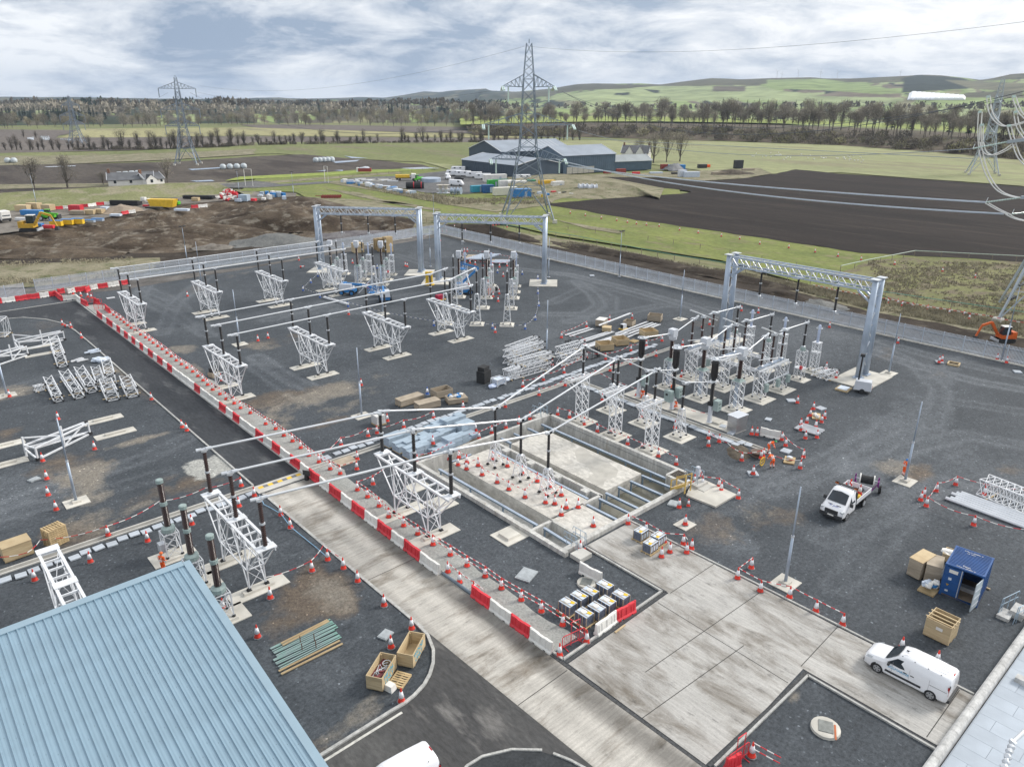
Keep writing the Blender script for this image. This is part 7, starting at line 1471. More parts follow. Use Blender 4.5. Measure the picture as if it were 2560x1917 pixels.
def container():
 a,b=G('B4',1450,150),G('B4',1820,290);c=(a+b)/2;t=thing('shipping_container','short dark blue shipping container with one door leaf open','container',(c.x,c.y,0),math.atan2((b-a).y,(b-a).x)+math.pi);W_,L,H=2.44,2.99,2.55
                  
 D_=-1
 mb=MB();n=14
 MB().box(0,D_*L/2,.12,W_,L,.16).build('floor',mat('worn plywood floor',(.22,.17,.12),.8,0,.2,3),t)
 for i in range(n):y=D_*(.12+(L-.24)*(i+.5)/n);mb.box(0,y,H-.03,W_-.16,(L-.24)/n*.5,.05)
 mb.box(0,D_*L/2,H-.06,W_-.06,L-.06,.03);mb.build('roof',NAVY,t)
 for s in(-1,1):
  mb=MB();mb.box(s*(W_/2-.05),D_*L/2,H/2,.03,L-.1,H-.2)
  for i in range(n):mb.box(s*(W_/2-.03),D_*(.12+(L-.24)*(i+.5)/n),H/2,.05,(L-.24)/n*.5,H-.25)
  mb.build('side_wall',NAVY,t)
 MB().box(0,D_*(L-.05),H/2,W_-.1,.05,H-.2).build('end_wall',NAVY,t);mb=MB()
 for x in(-1,1):
  for y in(0,1):mb.box(x*(W_/2-.06),D_*(y*(L-.12)+.06),H/2,.12,.12,H)
  mb.box(x*(W_/2-.05),D_*L/2,H-.05,.1,L,.1);mb.box(x*(W_/2-.05),D_*L/2,.1,.1,L,.16)
 for y in(0,1):mb.box(0,D_*(y*(L-.1)+.05),H-.06,W_,.1,.13);mb.box(0,D_*(y*(L-.1)+.05),.1,W_,.1,.16)
 mb.build('frame',NAVY,t)
 c_=MB()
 for x in(-1,1):
  for y in(0,1):
   for z in(.09,H-.08):c_.box(x*(W_/2-.08),D_*(y*(L-.17)+.085),z,.18,.19,.18)
 c_.build('corner_casting',NAVY,t)
                   
 d=MB().box(.6,.0,H/2,1.14,.05,H-.36).build('door',NAVY,t);MB().box(.6,.04,.62,1.0,.04,.05).box(.6,.04,1.2,1.0,.04,.05).box(.6,.04,1.75,1.0,.04,.05).build('rib',NAVY,d)
 MB().box(.62,.035,2.1,.55,.01,.26).build('label_plate',WHP,d);MB().box(.75,.035,1.48,.2,.01,.2).build('round_sticker',TAR,d);MB().add([(.72,.042,1.05),(.92,.042,1.05),(.82,.042,.88)],[(0,1,2),(2,1,0)]).build('warning_triangle',YEL,d);MB().box(.8,.035,.5,.2,.01,.15).build('sticker',GREYP,d)
 MB().tube((.12,.06,.2),(.12,.06,H-.15),.03,8).build('lock_rod',STEEL,d)
 o=MB().box(-.57,0,H/2,1.14,.05,H-.36).build('door',mat('grey inside of the door',(.42,.48,.52),.6,0,.1,1),t,(-W_/2+.06,.0,0),R(-75)+math.pi*0);o.rotation_euler.z=R(-100);
 for z in(.6,1.2,1.8):MB().box(-.57,-.04,z,1.1,.02,.05).build('rib',GREYP,o)
 MB().box(-.3,D_*1.4,.35,1.5,.5,.3).build('stored_pipes',STEEL,t);MB().box(.1,D_*2.5,1.5,1.2,.5,.3).build('shelf_load',TAR,t)
 for s,y,z,sz in[('Titan',-.42,.0,.24),('TTN U 204831 6',-.17,.0,.17)]:text_on(t,s,(0,y*1,H+.012),(0,0,math.pi),sz,WHP)
 text_on(t,'TTN U 204831 6',(0,-2.62,H+.012),(0,0,math.pi),.17,WHP);text_on(t,'US 10G1',(.1,-2.38,H+.012),(0,0,math.pi),.15,WHP)
container()

# ---- blue boom lifts
def lift(label,p,rz,up=0.3,ext=4.5,basket=True):
 t=thing('boom_lift',label,'boom lift',p,rz,'blue boom lifts');MB().box(0,0,.75,2.6,1.7,.55).build('chassis',BLUE,t);
 for x in(-.95,.95):
  for s in(-1,1):wheel(t,x,s*.95,.45,.34,BLUE)
 MB().box(-.3,0,1.5,2.4,1.8,.9,0,.85).build('turret',GREYP,t);MB().box(-.9,.4,1.6,.9,.9,1.0,0,.9).build('counterweight',BLUE,t)
 e=V((1.2+ext*.35,.2,1.7+ext*up));MB().bar((-.4,.2,1.9),e,.3,.36).build('lower_boom',BLUE,t);f=e+V((-ext*.55,0,.3+ext*up*.2))if up>.3 else e+V((ext*.4,0,-.5));MB().bar(e+V((0,.32,0)),f+V((0,.32,0)),.22,.26).build('upper_boom',BLUE,t)
 mb=MB();c=f+V((0,.35,-.4))
 for z in(-.5,0,.5):mb.path([c+V((a,b,z))for a,b in((-.5,-.8),(.5,-.8),(.5,.8),(-.5,.8))],.04,5,True)
 for a,b in((-.5,-.8),(.5,-.8),(.5,.8),(-.5,.8),(0,-.8),(0,.8)):mb.tube(c+V((a,b,-.5)),c+V((a,b,.5)),.035,5)
 mb.box(c.x,c.y,c.z-.5,1.,1.6,.05);mb.build('basket',BLUE,t);return t
lift('blue boom lift with grey turret behind the first bay trestle',G('M2',800,640),R(-50),.02,4.);lift('blue boom lift seen from behind in the middle of the yard',G('M2',1115,700),R(60),.1,3.2);lift('blue boom lift with folded raised boom among the second bay posts',G('M2',1790,640),R(-20),.55,5.2)

# ---- people
def skin_body(J,E,rad,root):
 me=bpy.data.meshes.new('b');names=list(J);me.from_pydata([J[n]for n in names],[(names.index(a),names.index(b))for a,b in E],[]);o=bpy.data.objects.new('b',me);col.objects.link(o);o.modifiers.new('s','SKIN');
 lay=me.skin_vertices[0]if me.skin_vertices else None
 for i,n in enumerate(names):me.skin_vertices[0].data[i].radius=rad[n];me.skin_vertices[0].data[i].use_root=n==root
 s=o.modifiers.new('d','SUBSURF');s.levels=s.render_levels=1;dg=bpy.context.evaluated_depsgraph_get();r=bpy.data.meshes.new_from_object(o.evaluated_get(dg));bpy.data.objects.remove(o);return r
def person(label,loc,rz,pose='stand',hat=WHP,s=1.):
 p=lambda x,y,z:(x,y,z)
 if pose=='stand':J=dict(pel=p(0,0,.95),sp=p(.02,0,1.15),ch=p(.02,0,1.36),nk=p(.03,0,1.5),hd=p(.06,0,1.62),ls=p(0,.2,1.42),le=p(.0,.27,1.15),lh=p(.22,.2,1.02),lf=p(.3,.17,1.0),rs=p(0,-.2,1.42),re=p(0,-.27,1.15),rh=p(.22,-.2,1.02),rf=p(.3,-.17,1.0),lk=p(.03,.11,.5),la=p(-.02,.12,.1),lt=p(.14,.13,.04),rk=p(.03,-.11,.5),ra=p(-.04,-.12,.1),rt=p(.12,-.13,.04),lhp=p(0,.1,.9),rhp=p(0,-.1,.9))
 elif pose=='bend':J=dict(pel=p(-.12,0,.92),sp=p(.05,0,1.08),ch=p(.26,0,1.2),nk=p(.38,0,1.26),hd=p(.5,0,1.28),ls=p(.28,.2,1.2),le=p(.38,.24,.93),lh=p(.5,.16,.72),lf=p(.55,.13,.66),rs=p(.28,-.2,1.2),re=p(.38,-.24,.93),rh=p(.5,-.16,.72),rf=p(.55,-.13,.66),lk=p(.05,.13,.5),la=p(-.05,.14,.1),lt=p(.12,.15,.04),rk=p(-.02,-.13,.5),ra=p(-.16,-.14,.1),rt=p(.02,-.15,.04),lhp=p(-.12,.1,.88),rhp=p(-.12,-.1,.88))
 else:J=dict(pel=p(-.05,0,.45),sp=p(.02,0,.66),ch=p(.1,0,.86),nk=p(.14,0,1.0),hd=p(.2,0,1.1),ls=p(.09,.2,.92),le=p(.2,.25,.68),lh=p(.4,.16,.6),lf=p(.48,.13,.58),rs=p(.09,-.2,.92),re=p(.2,-.25,.68),rh=p(.4,-.16,.6),rf=p(.48,-.13,.58),lk=p(.36,.14,.5),la=p(.28,.14,.1),lt=p(.44,.14,.04),rk=p(.28,-.14,.1),ra=p(-.2,-.13,.09),rt=p(-.36,-.13,.05),lhp=p(-.02,.1,.45),rhp=p(-.02,-.1,.45))
 rad=dict(pel=(.15,.13),sp=(.14,.12),ch=(.17,.13),nk=(.06,.06),hd=(.085,.085),ls=(.075,.075),le=(.055,.055),lh=(.045,.045),lf=(.035,.03),rs=(.075,.075),re=(.055,.055),rh=(.045,.045),rf=(.035,.03),lk=(.075,.075),la=(.055,.055),lt=(.05,.045),rk=(.075,.075),ra=(.055,.055),rt=(.05,.045),lhp=(.105,.105),rhp=(.105,.105))
 E=[('pel','sp'),('sp','ch'),('ch','nk'),('nk','hd'),('ch','ls'),('ls','le'),('le','lh'),('lh','lf'),('ch','rs'),('rs','re'),('re','rh'),('rh','rf'),('pel','lhp'),('lhp','lk'),('lk','la'),('la','lt'),('pel','rhp'),('rhp','rk'),('rk','ra'),('ra','rt')]
 me=skin_body(J,E,rad,'pel');me.materials.clear();[me.materials.append(m)for m in(ORANGE,SKIN,BLACK)];nk,lh,rh=V(J['nk']),V(J['lh']),V(J['rh'])
 for f in me.polygons:
  c=f.center;f.use_smooth=True
  f.material_index=1 if(c-V(J['hd'])).length<.13 or(c-V(J['lf'])).length<.07 or(c-V(J['rf'])).length<.07 else 2 if min((c-V(J[k])).length for k in('la','lt','ra','rt'))<.1 else 0
 t=link('person',me,None,loc,rz);tag(t,label,'person','workers in orange');t.scale=(s,s,s);h=V(J['hd'])
 MB().blob(h+V((.015,0,.02)),.095,.08,.125,1,.0,10,8).blob(h+V((.11,0,.0)),.022,.015,.025,1,0,6,4).blob(h+V((0,.08,0)),.015,.012,.03,1,0,6,4).blob(h+V((0,-.08,0)),.015,.012,.03,1,0,6,4).build('head',SKIN,t,smooth=True);MB().box(h.x+.098,h.y+.03,h.z+.03,.012,.022,.012).box(h.x+.098,h.y-.03,h.z+.03,.012,.022,.012).build('eye',BLACK,t);MB().box(h.x+.095,h.y,h.z-.05,.012,.045,.01).build('mouth',mat('lip',(.35,.12,.1),.6),t)
 MB().lathe([(.135,.05),(.13,.06),(.115,.07),(.105,.13),(.06,.175),(.01,.185)],12,tuple(h+V((.01,0,0)))).box(h.x+.13,h.y,h.z+.058,.08,.14,.012).build('helmet',hat,t,smooth=True)
 for k in('l','r'):
  a,b=V(J[k+'h']),V(J[k+'f']);d=(b-a).normalized();mb=MB();x=d.cross(V((0,0,1))).normalized()
  for i,(o,ln)in enumerate(((-.026,.075),(-.009,.085),(.009,.08),(.026,.065))):q=b+x*o;m_=q+d*ln*.55;mb.tube(q,m_,.009,5);mb.tube(m_,m_+(d*.6+V((0,0,-.7))).normalized()*ln*.5,.008,5)
  mb.tube(b-d*.03+x*.03*(1 if k=='l' else-1),b+d*.02+x*.06*(1 if k=='l' else-1),.010,5);mb.build('hand',SKIN,t)
 mb=MB()
 def band(a,b,f,r):c=V(J[a]).lerp(V(J[b]),f);d=(V(J[b])-V(J[a])).normalized();mb.tube(c-d*.025,c+d*.025,r,10)
 band('sp','ch',.1,.172);band('pel','sp',.6,.168);band('lk','la',.35,.088);band('rk','ra',.35,.088);band('lk','la',.62,.08);band('rk','ra',.62,.08);band('le','lh',.1,.068);band('re','rh',.1,.068)
 for y in(.1,-.1):a,b=V(J['ch']),V(J['sp']);mb.bar(a+V((-.135,y,.08)),b+V((-.145,y,0)),.045,.02)
 mb.build('reflective_band',SILV,t);return t
GH=mat('green helmet',(.02,.32,.12),.4);BH=mat('blue helmet',(.02,.15,.45),.4);OH=mat('orange helmet',(.85,.16,.02),.4)
for w,xy,rz,pose,hat,l in[('N4',(5,455),R(-60),'bend',GH,'worker in orange with a green helmet leaning over the trench'),('N4',(30,585),R(70),'bend',WHP,'worker in orange with a white helmet seen from behind near the yellow reel'),('N4',(1165,655),R(-30),'stand',BH,'worker in orange with a blue helmet standing behind the mast'),('M3',(1125,1362),R(200),'kneel',WHP,'worker in orange with a white helmet crouching at the far circuit breaker'),('M3',(1415,1460),R(160),'kneel',WHP,'worker in orange crouching at the middle circuit breaker'),('M3',(1390,1240),R(120),'stand',OH,'worker in orange standing behind the middle circuit breaker'),('M2',(2013,660),R(60),'stand',OH,'worker in orange seen from behind among the second bay posts'),('M2',(1838,615),R(200),'stand',WHP,'worker in orange beside the boom lift in the second bay'),('M2',(2005,560),R(100),'stand',OH,'worker in orange behind the middle transformer of the second bay'),('N1',(1415,1490),R(30),'stand',OH,'worker with an orange helmet half hidden behind the big roof')]:
 person(l,G(w,*xy),rz,pose,hat)
t=thing('safety_gear','orange kit bag on the pad of the far transformer','bag',G('M3',1385,1285));MB().blob((0,0,.3),.35,.25,.3,4).build('bag',ORANGE,t)
for i,(x,y)in enumerate([(1388,1195),(1460,1215)]):pass
             
t=thing('hose_drum','white and black hose drum beside the worker in the second bay','drum',G('M2',2060,625));MB().tube((-.4,0,.6),(.4,0,.6),.35,12).build('hose',BLACK,t);MB().tube((-.5,0,.6),(-.42,0,.6),.6,14).tube((.42,0,.6),(.5,0,.6),.6,14).build('flange',WHP,t);MB().box(0,0,.1,1.2,.8,.15).build('stand',STEEL,t)
t=thing('welder','small black and white machine on yellow feet in the channel store','machine',G('M3',960,770));MB().box(0,0,.5,.8,.6,.7).build('body',GREYP,t);MB().box(-.42,0,.5,.03,.5,.6).build('front',BLACK,t);MB().box(0,0,.1,1.3,.9,.1).build('tray',YEL,t)
           
t=thing('tool_stand','group of short black clamps standing on the gravel by the trusses','tools',G('M3',460,915));[MB().tube((i*.35,0,0),(i*.35,.05,.8),.05,6).tube((i*.35,0,.75),(i*.35+.25,0,.7),.05,6).build('clamp',BLACK,t)for i in range(4)]
t=thing('harness_rack','dark steel frame with black fittings beside the trench tape','rack',G('M3',720,1020));mb=MB();[mb.bar((x,0,0),(x,0,1.6),.06)for x in(-.7,-.1,.3,.8)];mb.bar((-.9,0,.1),(1,0,.1),.1);mb.bar((-.7,0,1.5),(.8,0,1.5),.06);mb.build('frame',DARK,t);MB().box(.5,0,.7,.5,.3,.9).build('fitting',BLACK,t)
def excavator(label,p,rz,cm,s=1.):
 t=thing('excavator',label,'excavator',p,rz);t.scale=(s,s,s)
 for y in(-.75,.75):MB().prism([(-1.2,.05),(1.2,.05),(1.4,.3),(1.2,.6),(-1.2,.6),(-1.4,.3)],0,.4).xf(Matrix(((1,0,0,0),(0,0,1,y-.2),(0,1,0,0),(0,0,0,1)))).build('track',BLACK,t)
 MB().box(-.3,0,.95,2.3,1.6,.6).build('house',cm,t);MB().box(-1.1,0,1.4,.7,1.5,.5).build('engine_cover',cm,t);c=MB().box(.2,.3,1.85,1.2,1.,1.3,0,.92).build('cab',GLASS,t);MB().box(.2,.3,2.53,1.2,1.,.1).build('cab_roof',WHP,c)
 a,b,e,d=V((.9,-.35,1.1)),V((2.2,-.35,3.0)),V((3.6,-.35,2.5)),V((4.2,-.35,.8));MB().bar(a,b,.3,.36).bar(b,e,.26,.3).build('boom',cm,t);MB().bar(e,d,.2,.24).build('stick',cm,t);MB().box(d.x,d.y,d.z-.3,.6,.7,.6,0,.7).build('bucket',DARK,t);MB().box(1.4,0,.35,.15,1.9,.4).build('blade',STEEL,t);return t
excavator('small orange mini excavator digging outside the right fence',G('M4',2025,875),R(140),mat('orange machine paint',(.62,.12,.02),.45),.95)
# ================================================================ FAR THINGS
# ---- the storage ground on the left, behind the spoil bank
def g3(w,x,y):return G(w,x,y,ZS)
def boxy(nm,label,cat,p,s,m,rz=0,grp=None,top=None,extra=None):
 s=[q*(.72 if p.z>1 else.9)for q in s];t=thing(nm,label,cat,p,rz,grp);MB().box(0,0,s[2]/2,*s).build('body',m,t)
 if top:MB().box(0,0,s[2]+.06,s[0]*1.02,s[1]*1.02,.12).build('top',top,t)
 if extra:extra(t)
 return t
def truck(label,p,rz,cabm=WHP,bedm=None,ln=7.,load=None):
 t=thing('lorry',label,'lorry',p,rz);loft(MB(),[(ln/2,sec(1.1,.6,1.4,1.05,2.6,2.75)),(ln/2-.2,sec(1.2,.5,1.5,1.15,2.75,2.9)),(ln/2-1.9,sec(1.2,.5,1.5,1.15,2.8,2.95))]).build('cab',cabm,t);panel(t,'windscreen',GLASS,[(ln/2+.02,-.95,1.55),(ln/2+.02,.95,1.55),(ln/2-.05,.9,2.45),(ln/2-.05,-.9,2.45)]);MB().box(-1.,0,1.1,ln-2.2,2.4,.3).build('bed',bedm or DARK,t);MB().box(ln/2+.03,0,.75,.06,2.2,.5).build('bumper',DARK,t)
 for x in(ln/2-1.1,-ln/2+1.,-ln/2+2.1):
  for s in(-1,1):MB().tube((x,s*.95,.5),(x,s*1.22,.5),.5,12).build('wheel',BLACK,t)
 if load:MB().box(-1.2,0,1.85,ln-3,2.2,1.2).build('load',load,t)
 return t
truck('white lorry cab cut by the left edge of the storage ground',g3('T1',10,1390),R(-75),WHP,DARK)
def telehandler(label,p,rz,m=GREEN):
 t=thing('telehandler',label,'telehandler',p,rz);MB().box(0,0,1.1,3.6,1.4,.8).build('chassis',m,t);c=MB().box(-.2,.5,2.0,1.4,.9,1.2,0,.9).build('cab',GLASS,t);MB().box(-.2,.5,2.65,1.4,.95,.1).build('cab_roof',m,c);MB().bar((-1.8,-.4,2.0),(2.9,-.4,1.6),.35,.4).build('boom',m,t);MB().box(3.1,-.2,.9,.2,1.6,1.1).build('fork_carriage',DARK,t)
 for x in(-1.3,1.3):
  for s in(-1,1):wheel(t,x,s*1.05,.6,.45,GREYP)
 return t
telehandler('bright green telehandler on the storage ground',g3('T1',420,1380),R(-40));telehandler('bright green telehandler in the contractor yard',G('T2',1400,1050,-.1),R(20))
excavator('yellow excavator at the foot of the storage ground',g3('T1',270,1478),R(-35),mat('mustard machine paint',(.55,.33,.03),.5),1.5)
k=0
def many(rows,w,z,cat,nm,lab,grp):
 for i,(x,y,sx,sy,sz,m,l)in enumerate(rows):boxy(nm,lab%l,cat,G(w,x,y,z),(sx,sy,sz),m,R(-48)+random.uniform(-.1,.1),grp)
many([(205,1300,5,3,2.2,WOOD,'leftmost behind the blue sheet'),(300,1290,5,3,2.6,WOOD,'middle behind the blue sheet'),(420,1295,4,3,2.2,WOOD,'right, behind the green telehandler'),(780,1328,4,2.5,1.6,WOOD,'left of the pale tank'),(860,1322,3.6,2.5,1.6,WOOD,'next to the pale tank'),(680,1330,6,2.5,1.4,WOODG,'under the small blue sheet'),(1690,1215,3,2,1.4,WOOD,'alone by the black pipes'),(1020,1240,9,1.5,.4,WOODG,'low planks behind the pipes')],'T1',ZS,'timber pile','timber_stack','pale timber pile on the storage ground, %s','timber piles on the storage ground')
many([(280,1335,8,2.5,1.8,BLUE,'long blue sheeted pile left'),(690,1310,3,2.2,.5,BLUE,'small blue sheet on timber'),(910,1310,2.6,2.4,2.,TAR,'pale grey tank'),(1300,1225,3.2,2,1.4,WHP,'white bundle by the black pipes'),(1240,1213,2,1.6,1.4,WHP,'white box among the pipes'),(660,1300,5,2.4,2.2,RED,'dark red skip'),(240,1385,9,1.2,1.,STEELW,'pale steel bundle by the telehandler'),(1000,1345,4,2,.7,TAR,'pale sheets near the edge'),(1570,1300,6,1.6,.8,TAR,'pale sheets at the edge of the bank'),(350,1450,2,1.6,1.6,BLUE,'blue drum by the yellow excavator'),(420,1450,4,1.4,1.,RED,'red barrier stack by the yellow excavator'),(2110,1215,4,3.5,2.6,BLOCK,'grey blue pallets right'),(2060,1220,3,2,1.2,TAR,'pale sacks by the red heap'),(2190,1215,2,2,1.,RED,'red box right'),(1520,1245,3,2,1.2,GREEN,'green box by the yellow skip'),(1260,1262,2.2,1.4,.6,RED,'red box in the middle'),(1330,1278,7,2,.5,DARK,'flat dark sheets')],'T1',ZS,'site material','material_stack','%s on the storage ground','materials on the storage ground')
for i,(x,y)in enumerate([(490,1430),(585,1418),(675,1412),(770,1400),(845,1388)]):boxy('trench_shield','yellow and blue trench box in a row on the storage ground, %s from left'%ordn(i),'trench box',g3('T1',x,y),(4.2,1.4,1.7 if i<3 else.8),YEL if i<3 else GSTEEL,R(-45),'trench boxes',BLUE)
t=thing('skip','yellow skip on the storage ground','skip',g3('T1',1410,1265),R(-48));MB().prism([(-3.4,0),(3.4,0),(4.2,2.2),(-4.2,2.2)],-1.2,1.2).xf(Matrix(((1,0,0,0),(0,0,1,0),(0,1,0,0),(0,0,0,1)))).build('body',YEL,t)
for j,(x,y,n,l)in enumerate([(1090,1250,12,9),(1420,1220,9,8),(1720,1195,9,10)]):
 t=thing('pipe_stack','stack of long black pipes on the storage ground, %s from left'%ordn(j),'pipe stack',g3('T1',x,y),R(-48),'black pipe stacks')
 for i in range(n):MB().tube((-l/2,(i%5)*.5-1,.28+.45*(i//5)),(l/2,(i%5)*.5-1,.28+.45*(i//5)),.26,8).build('pipe',BLACK,t)
t=thing('barrier_heap','big heap of red and white plastic barriers on the storage ground','barrier heap',g3('T1',1980,1215),0)
for i in range(34):a=random.uniform(0,6.3);r=random.uniform(0,4.2);o=link('barrier',BM['red' if i%2 else 'white'],t,(r*math.cos(a),r*math.sin(a)*.7,max(.2,2.6-r*.55)),random.uniform(0,6));o.rotation_euler.x=random.uniform(-1.4,1.4);o.scale=(1.2,1.2,1.2)
for i,(x,y,x2,y2,c)in enumerate([(475,1290,545,1285,'red'),(545,1285,615,1280,'white'),(615,1280,680,1275,'red'),(830,1255,900,1250,'red'),(900,1250,960,1248,'white'),(960,1248,1000,1246,'red'),(1050,1335,1110,1325,'red'),(1110,1325,1170,1318,'white'),(1650,1280,1710,1275,'red'),(1710,1275,1790,1268,'white'),(700,1270,760,1268,'red'),(760,1268,830,1258,'white')]):barrier(g3('T1',x,y)[:2],g3('T1',x2,y2)[:2],c,'%s barrier on the storage ground, %s in the broken line'%(c,ordn(i)),'barriers on the storage ground',ZS)
for i,x in enumerate(sorted(random.uniform(15,270)for _ in range(16))):y=random.uniform(1155,1208);boxy('wrapped_bundle','wrapped bundle above the spoil bank, %s from left'%ordn(i),'wrapped bundle',g3('T2',x,y),(2.4,1.6,random.uniform(.8,2.)),(TAR,WHP,BLOCK,WHP,BLUE)[i%5],random.uniform(0,3),'white bundles above the spoil bank')
struct(heap('sand_heap',g3('T1',1050,1305),4.5,3,2.2,mat('brown sand',(.27,.22,.17),.95,0,.2,1),0,31))

# ---- contractor yard below the big pylon
def caravan(label,p,rz,L=6.5,van=False):
 t=thing('caravan' if not van else 'panel_van',label,'caravan' if not van else 'van',p,rz,None if van else 'white caravans')
 if van:loft(MB(),[(L/2,sec(.8,.5,.9,.75,1.1,1.15)),(L/2-.3,sec(.98,.4,1.,.9,1.25,1.3)),(L/2-1.,sec(1.,.4,1.2,.85,2.2,2.3)),(-L/2,sec(1.,.4,1.2,.85,2.4,2.5))]).build('body',PAINT,t);panel(t,'windscreen',GLASS,[(L/2-.36,-.8,1.35),(L/2-.36,.8,1.35),(L/2-.9,.75,2.15),(L/2-.9,-.75,2.15)])
 else:
  loft(MB(),[(L/2,sec(1.0,.7,1.1,.95,1.5,1.6)),(L/2-.5,sec(1.1,.45,1.3,1.05,2.4,2.5)),(-L/2,sec(1.1,.45,1.3,1.05,2.5,2.6))]).build('body',PAINT,t);panel(t,'front_window',GLASS,[(L/2-.02,-.8,1.65),(L/2-.02,.8,1.65),(L/2-.42,.85,2.3),(L/2-.42,-.85,2.3)])
 for s in(-1,1):
  for x in(L*.22,-L*.18)if not van else(L*.2,):MB().box(x,s*1.08 if not van else s*.99,1.85,.9,.06,.5).build('side_window',GLASS,t)
  for x in((-.3,.3)if not van else(L*.3,-L*.3)):MB().tube((x,s*.85,.35),(x,s*1.05,.35),.35,10).build('wheel',BLACK,t)
 return t
F_=-.1
for i,((x,y),r)in enumerate([((1705,1000),150),((1785,1005),145),((1880,1015),150),((1955,1030),150),((1745,965),150)]):caravan('white caravan in the row beside the dark barn, %s of five'%ordn(i),G('T2',x,y,F_),R(r-20),7.)
caravan('white panel van parked in the contractor yard',G('T2',1730,1085,F_),R(-60),6.,True);caravan('small white van by the caravans',G('T2',1655,1030,F_),R(-120),4.4,True);caravan('white caravan behind the pylon legs',G('T3',95,1040,F_),R(-20),7.)
def sedan(label,p,rz,m):t=thing('parked_car',label,'car',p,rz);loft(MB(),[(2.1,sec(.75,.4,.6,.7,.75,.8)),(1.2,sec(.88,.25,.8,.8,.95,.98)),(.4,sec(.88,.25,.85,.66,1.4,1.45)),(-1.2,sec(.88,.25,.85,.64,1.38,1.42)),(-2.1,sec(.8,.35,.8,.7,.95,1.0))]).build('body',m,t);[MB().tube((x,s*.75,.32),(x,s*.9,.32),.32,10).build('wheel',BLACK,t)for x in(-1.3,1.3)for s in(-1,1)];panel(t,'windscreen',GLASS,[(1.15,-.6,1.0),(1.15,.6,1.0),(.45,.55,1.42),(.45,-.55,1.42)])
sedan('dark parked car beside the caravans',G('T2',1750,1035,F_),R(-30),DARK)
truck('white flatbed lorry with a yellow load in the contractor yard',G('T2',1290,1040,F_),R(-35),WHP,DARK,9.,YEL)
def cabin(label,p,s,m,rz,roof=None,cat='container',nm='site_container'):
 t=thing(nm,label,cat,p,rz);MB().box(0,0,s[2]/2+.1,*s).build('body',m,t);MB().box(0,0,s[2]+.14,s[0]*1.01,s[1]*1.02,.1).build('roof',roof or m,t);mb=MB()
 for x in np.linspace(-s[0]/2,s[0]/2,9):mb.box(x,0,s[2]/2+.1,.08,s[1]+.08,s[2]-.1)
 mb.build('rib',m,t);MB().box(s[0]*.2,-s[1]/2-.05,1.1,.9,.06,2.).build('door',GSTEEL,t);return t
CW=mat('cream site cabin',(.68,.66,.58),.6,0,.05,1);DG=mat('dark green paint',(.02,.14,.08),.5);YC=mat('yellow container paint',(.70,.42,.02),.5)
for l,w,xy,s,m,r in[('long white site cabin beside the caravans','T2',(2060,1050),(10,2.8,2.8),WHP,-20),('bright green site container','T2',(2045,1095),(4.5,2.4,2.5),mat('leaf green paint',(.03,.36,.05),.5),-20),('dark green container behind the bright green one','T2',(2110,1090),(6,2.4,2.6),DG,-20),('white container left of the pylon leg','T2',(2160,1100),(6.1,2.4,2.6),WHP,-20),('blue container near the rough grass','T2',(2000,1145),(4.2,2.5,2.7),mat('mid blue paint',(.02,.10,.28),.5),-20),('long cream cabin in front of the pylon leg','T2',(2150,1165),(9,2.6,2.6),CW,-20),('blue tarpaulin store under the pylon','T3',(75,1185),(7,3,2.8),BLUE,-20),('yellow container pair right of the pylon','T3',(300,1105),(6.5,2.5,2.8),YC,-20),('white container right of the yellow ones','T3',(392,1115),(4.6,2.5,2.8),WHP,-20),('green site cabin behind the pylon leg','T3',(165,1090),(3,2.5,2.4),mat('emerald paint',(.02,.25,.12),.5),-20),('dark green skip on the grass mound','T3',(600,1080),(5,2.2,1.4),DG,-20),('long white tank by the cable drums','T3',(620,1100),(11,2,1.5),WHP,-20),('grey tank with a green hose at the mound end','T3',(820,1130),(2.6,2.,1.6),TAR,-20),('cream container in the middle of the pylon legs','T3',(40,1100),(8,2.5,2.4),WHP,-20),('turquoise and orange hoppers beside the blue container','T2',(1910,1140),(5,2.4,2.2),mat('turquoise paint',(.03,.30,.42),.5),-20)]:p=G(w,*xy,F_);cabin(l,p,s,m,R(r),WHP if m==BLUE and False else None)
for i,(x,y,v)in enumerate([(1590,1150,1),(1640,1150,1),(1700,1160,0),(1755,1160,0)]):
 t=thing('cable_drum','large cable drum at the edge of the contractor yard, %s of four'%ordn(i),'cable drum',G('T2',x,y,F_),R(30),'cable drums of the contractor yard');DM=mat('pale drum wood',(.5,.46,.4),.8)
 if v:MB().lathe([(1.4,0),(1.4,.15),(.6,.15),(.6,1.4),(1.4,1.4),(1.4,1.55)],16).build('lower_drum',GREYP,t);MB().lathe([(.6,1.55),(.6,2.9),(1.4,2.9),(1.4,3.05)],16).build('upper_drum',DM,t)
 else:MB().tube((0,-.7,1.3),(0,-.55,1.3),1.3,16).tube((0,.55,1.3),(0,.7,1.3),1.3,16).tube((0,-.55,1.3),(0,.55,1.3),.8,12).build('drum',GSTEEL,t)
for i,(x,y)in enumerate([(590,1135),(630,1135),(668,1140),(712,1140)]):t=thing('cable_drum','grey cable drum in the row by the mound, %s of four'%ordn(i),'cable drum',G('T3',x,y,F_),R(60),'cable drums by the mound');MB().tube((0,-.8,1.5),(0,-.6,1.5),1.5,16).tube((0,.6,1.5),(0,.8,1.5),1.5,16).tube((0,-.6,1.5),(0,.6,1.5),1.2,12).build('drum',GREYP,t)
for i,x in enumerate((1340,1405)):t=thing('pipe_drum','big black duct coil with a red band in the contractor yard, %s of two'%('left' if not i else 'right'),'pipe',G('T2',x,1110,F_),R(-40),'black duct coils');MB().tube((-2.,0,1.3),(2.,0,1.3),1.25,18).build('duct',BLACK,t);MB().tube((.9,0,1.3),(1.2,0,1.3),1.28,18).build('band',RED,t)
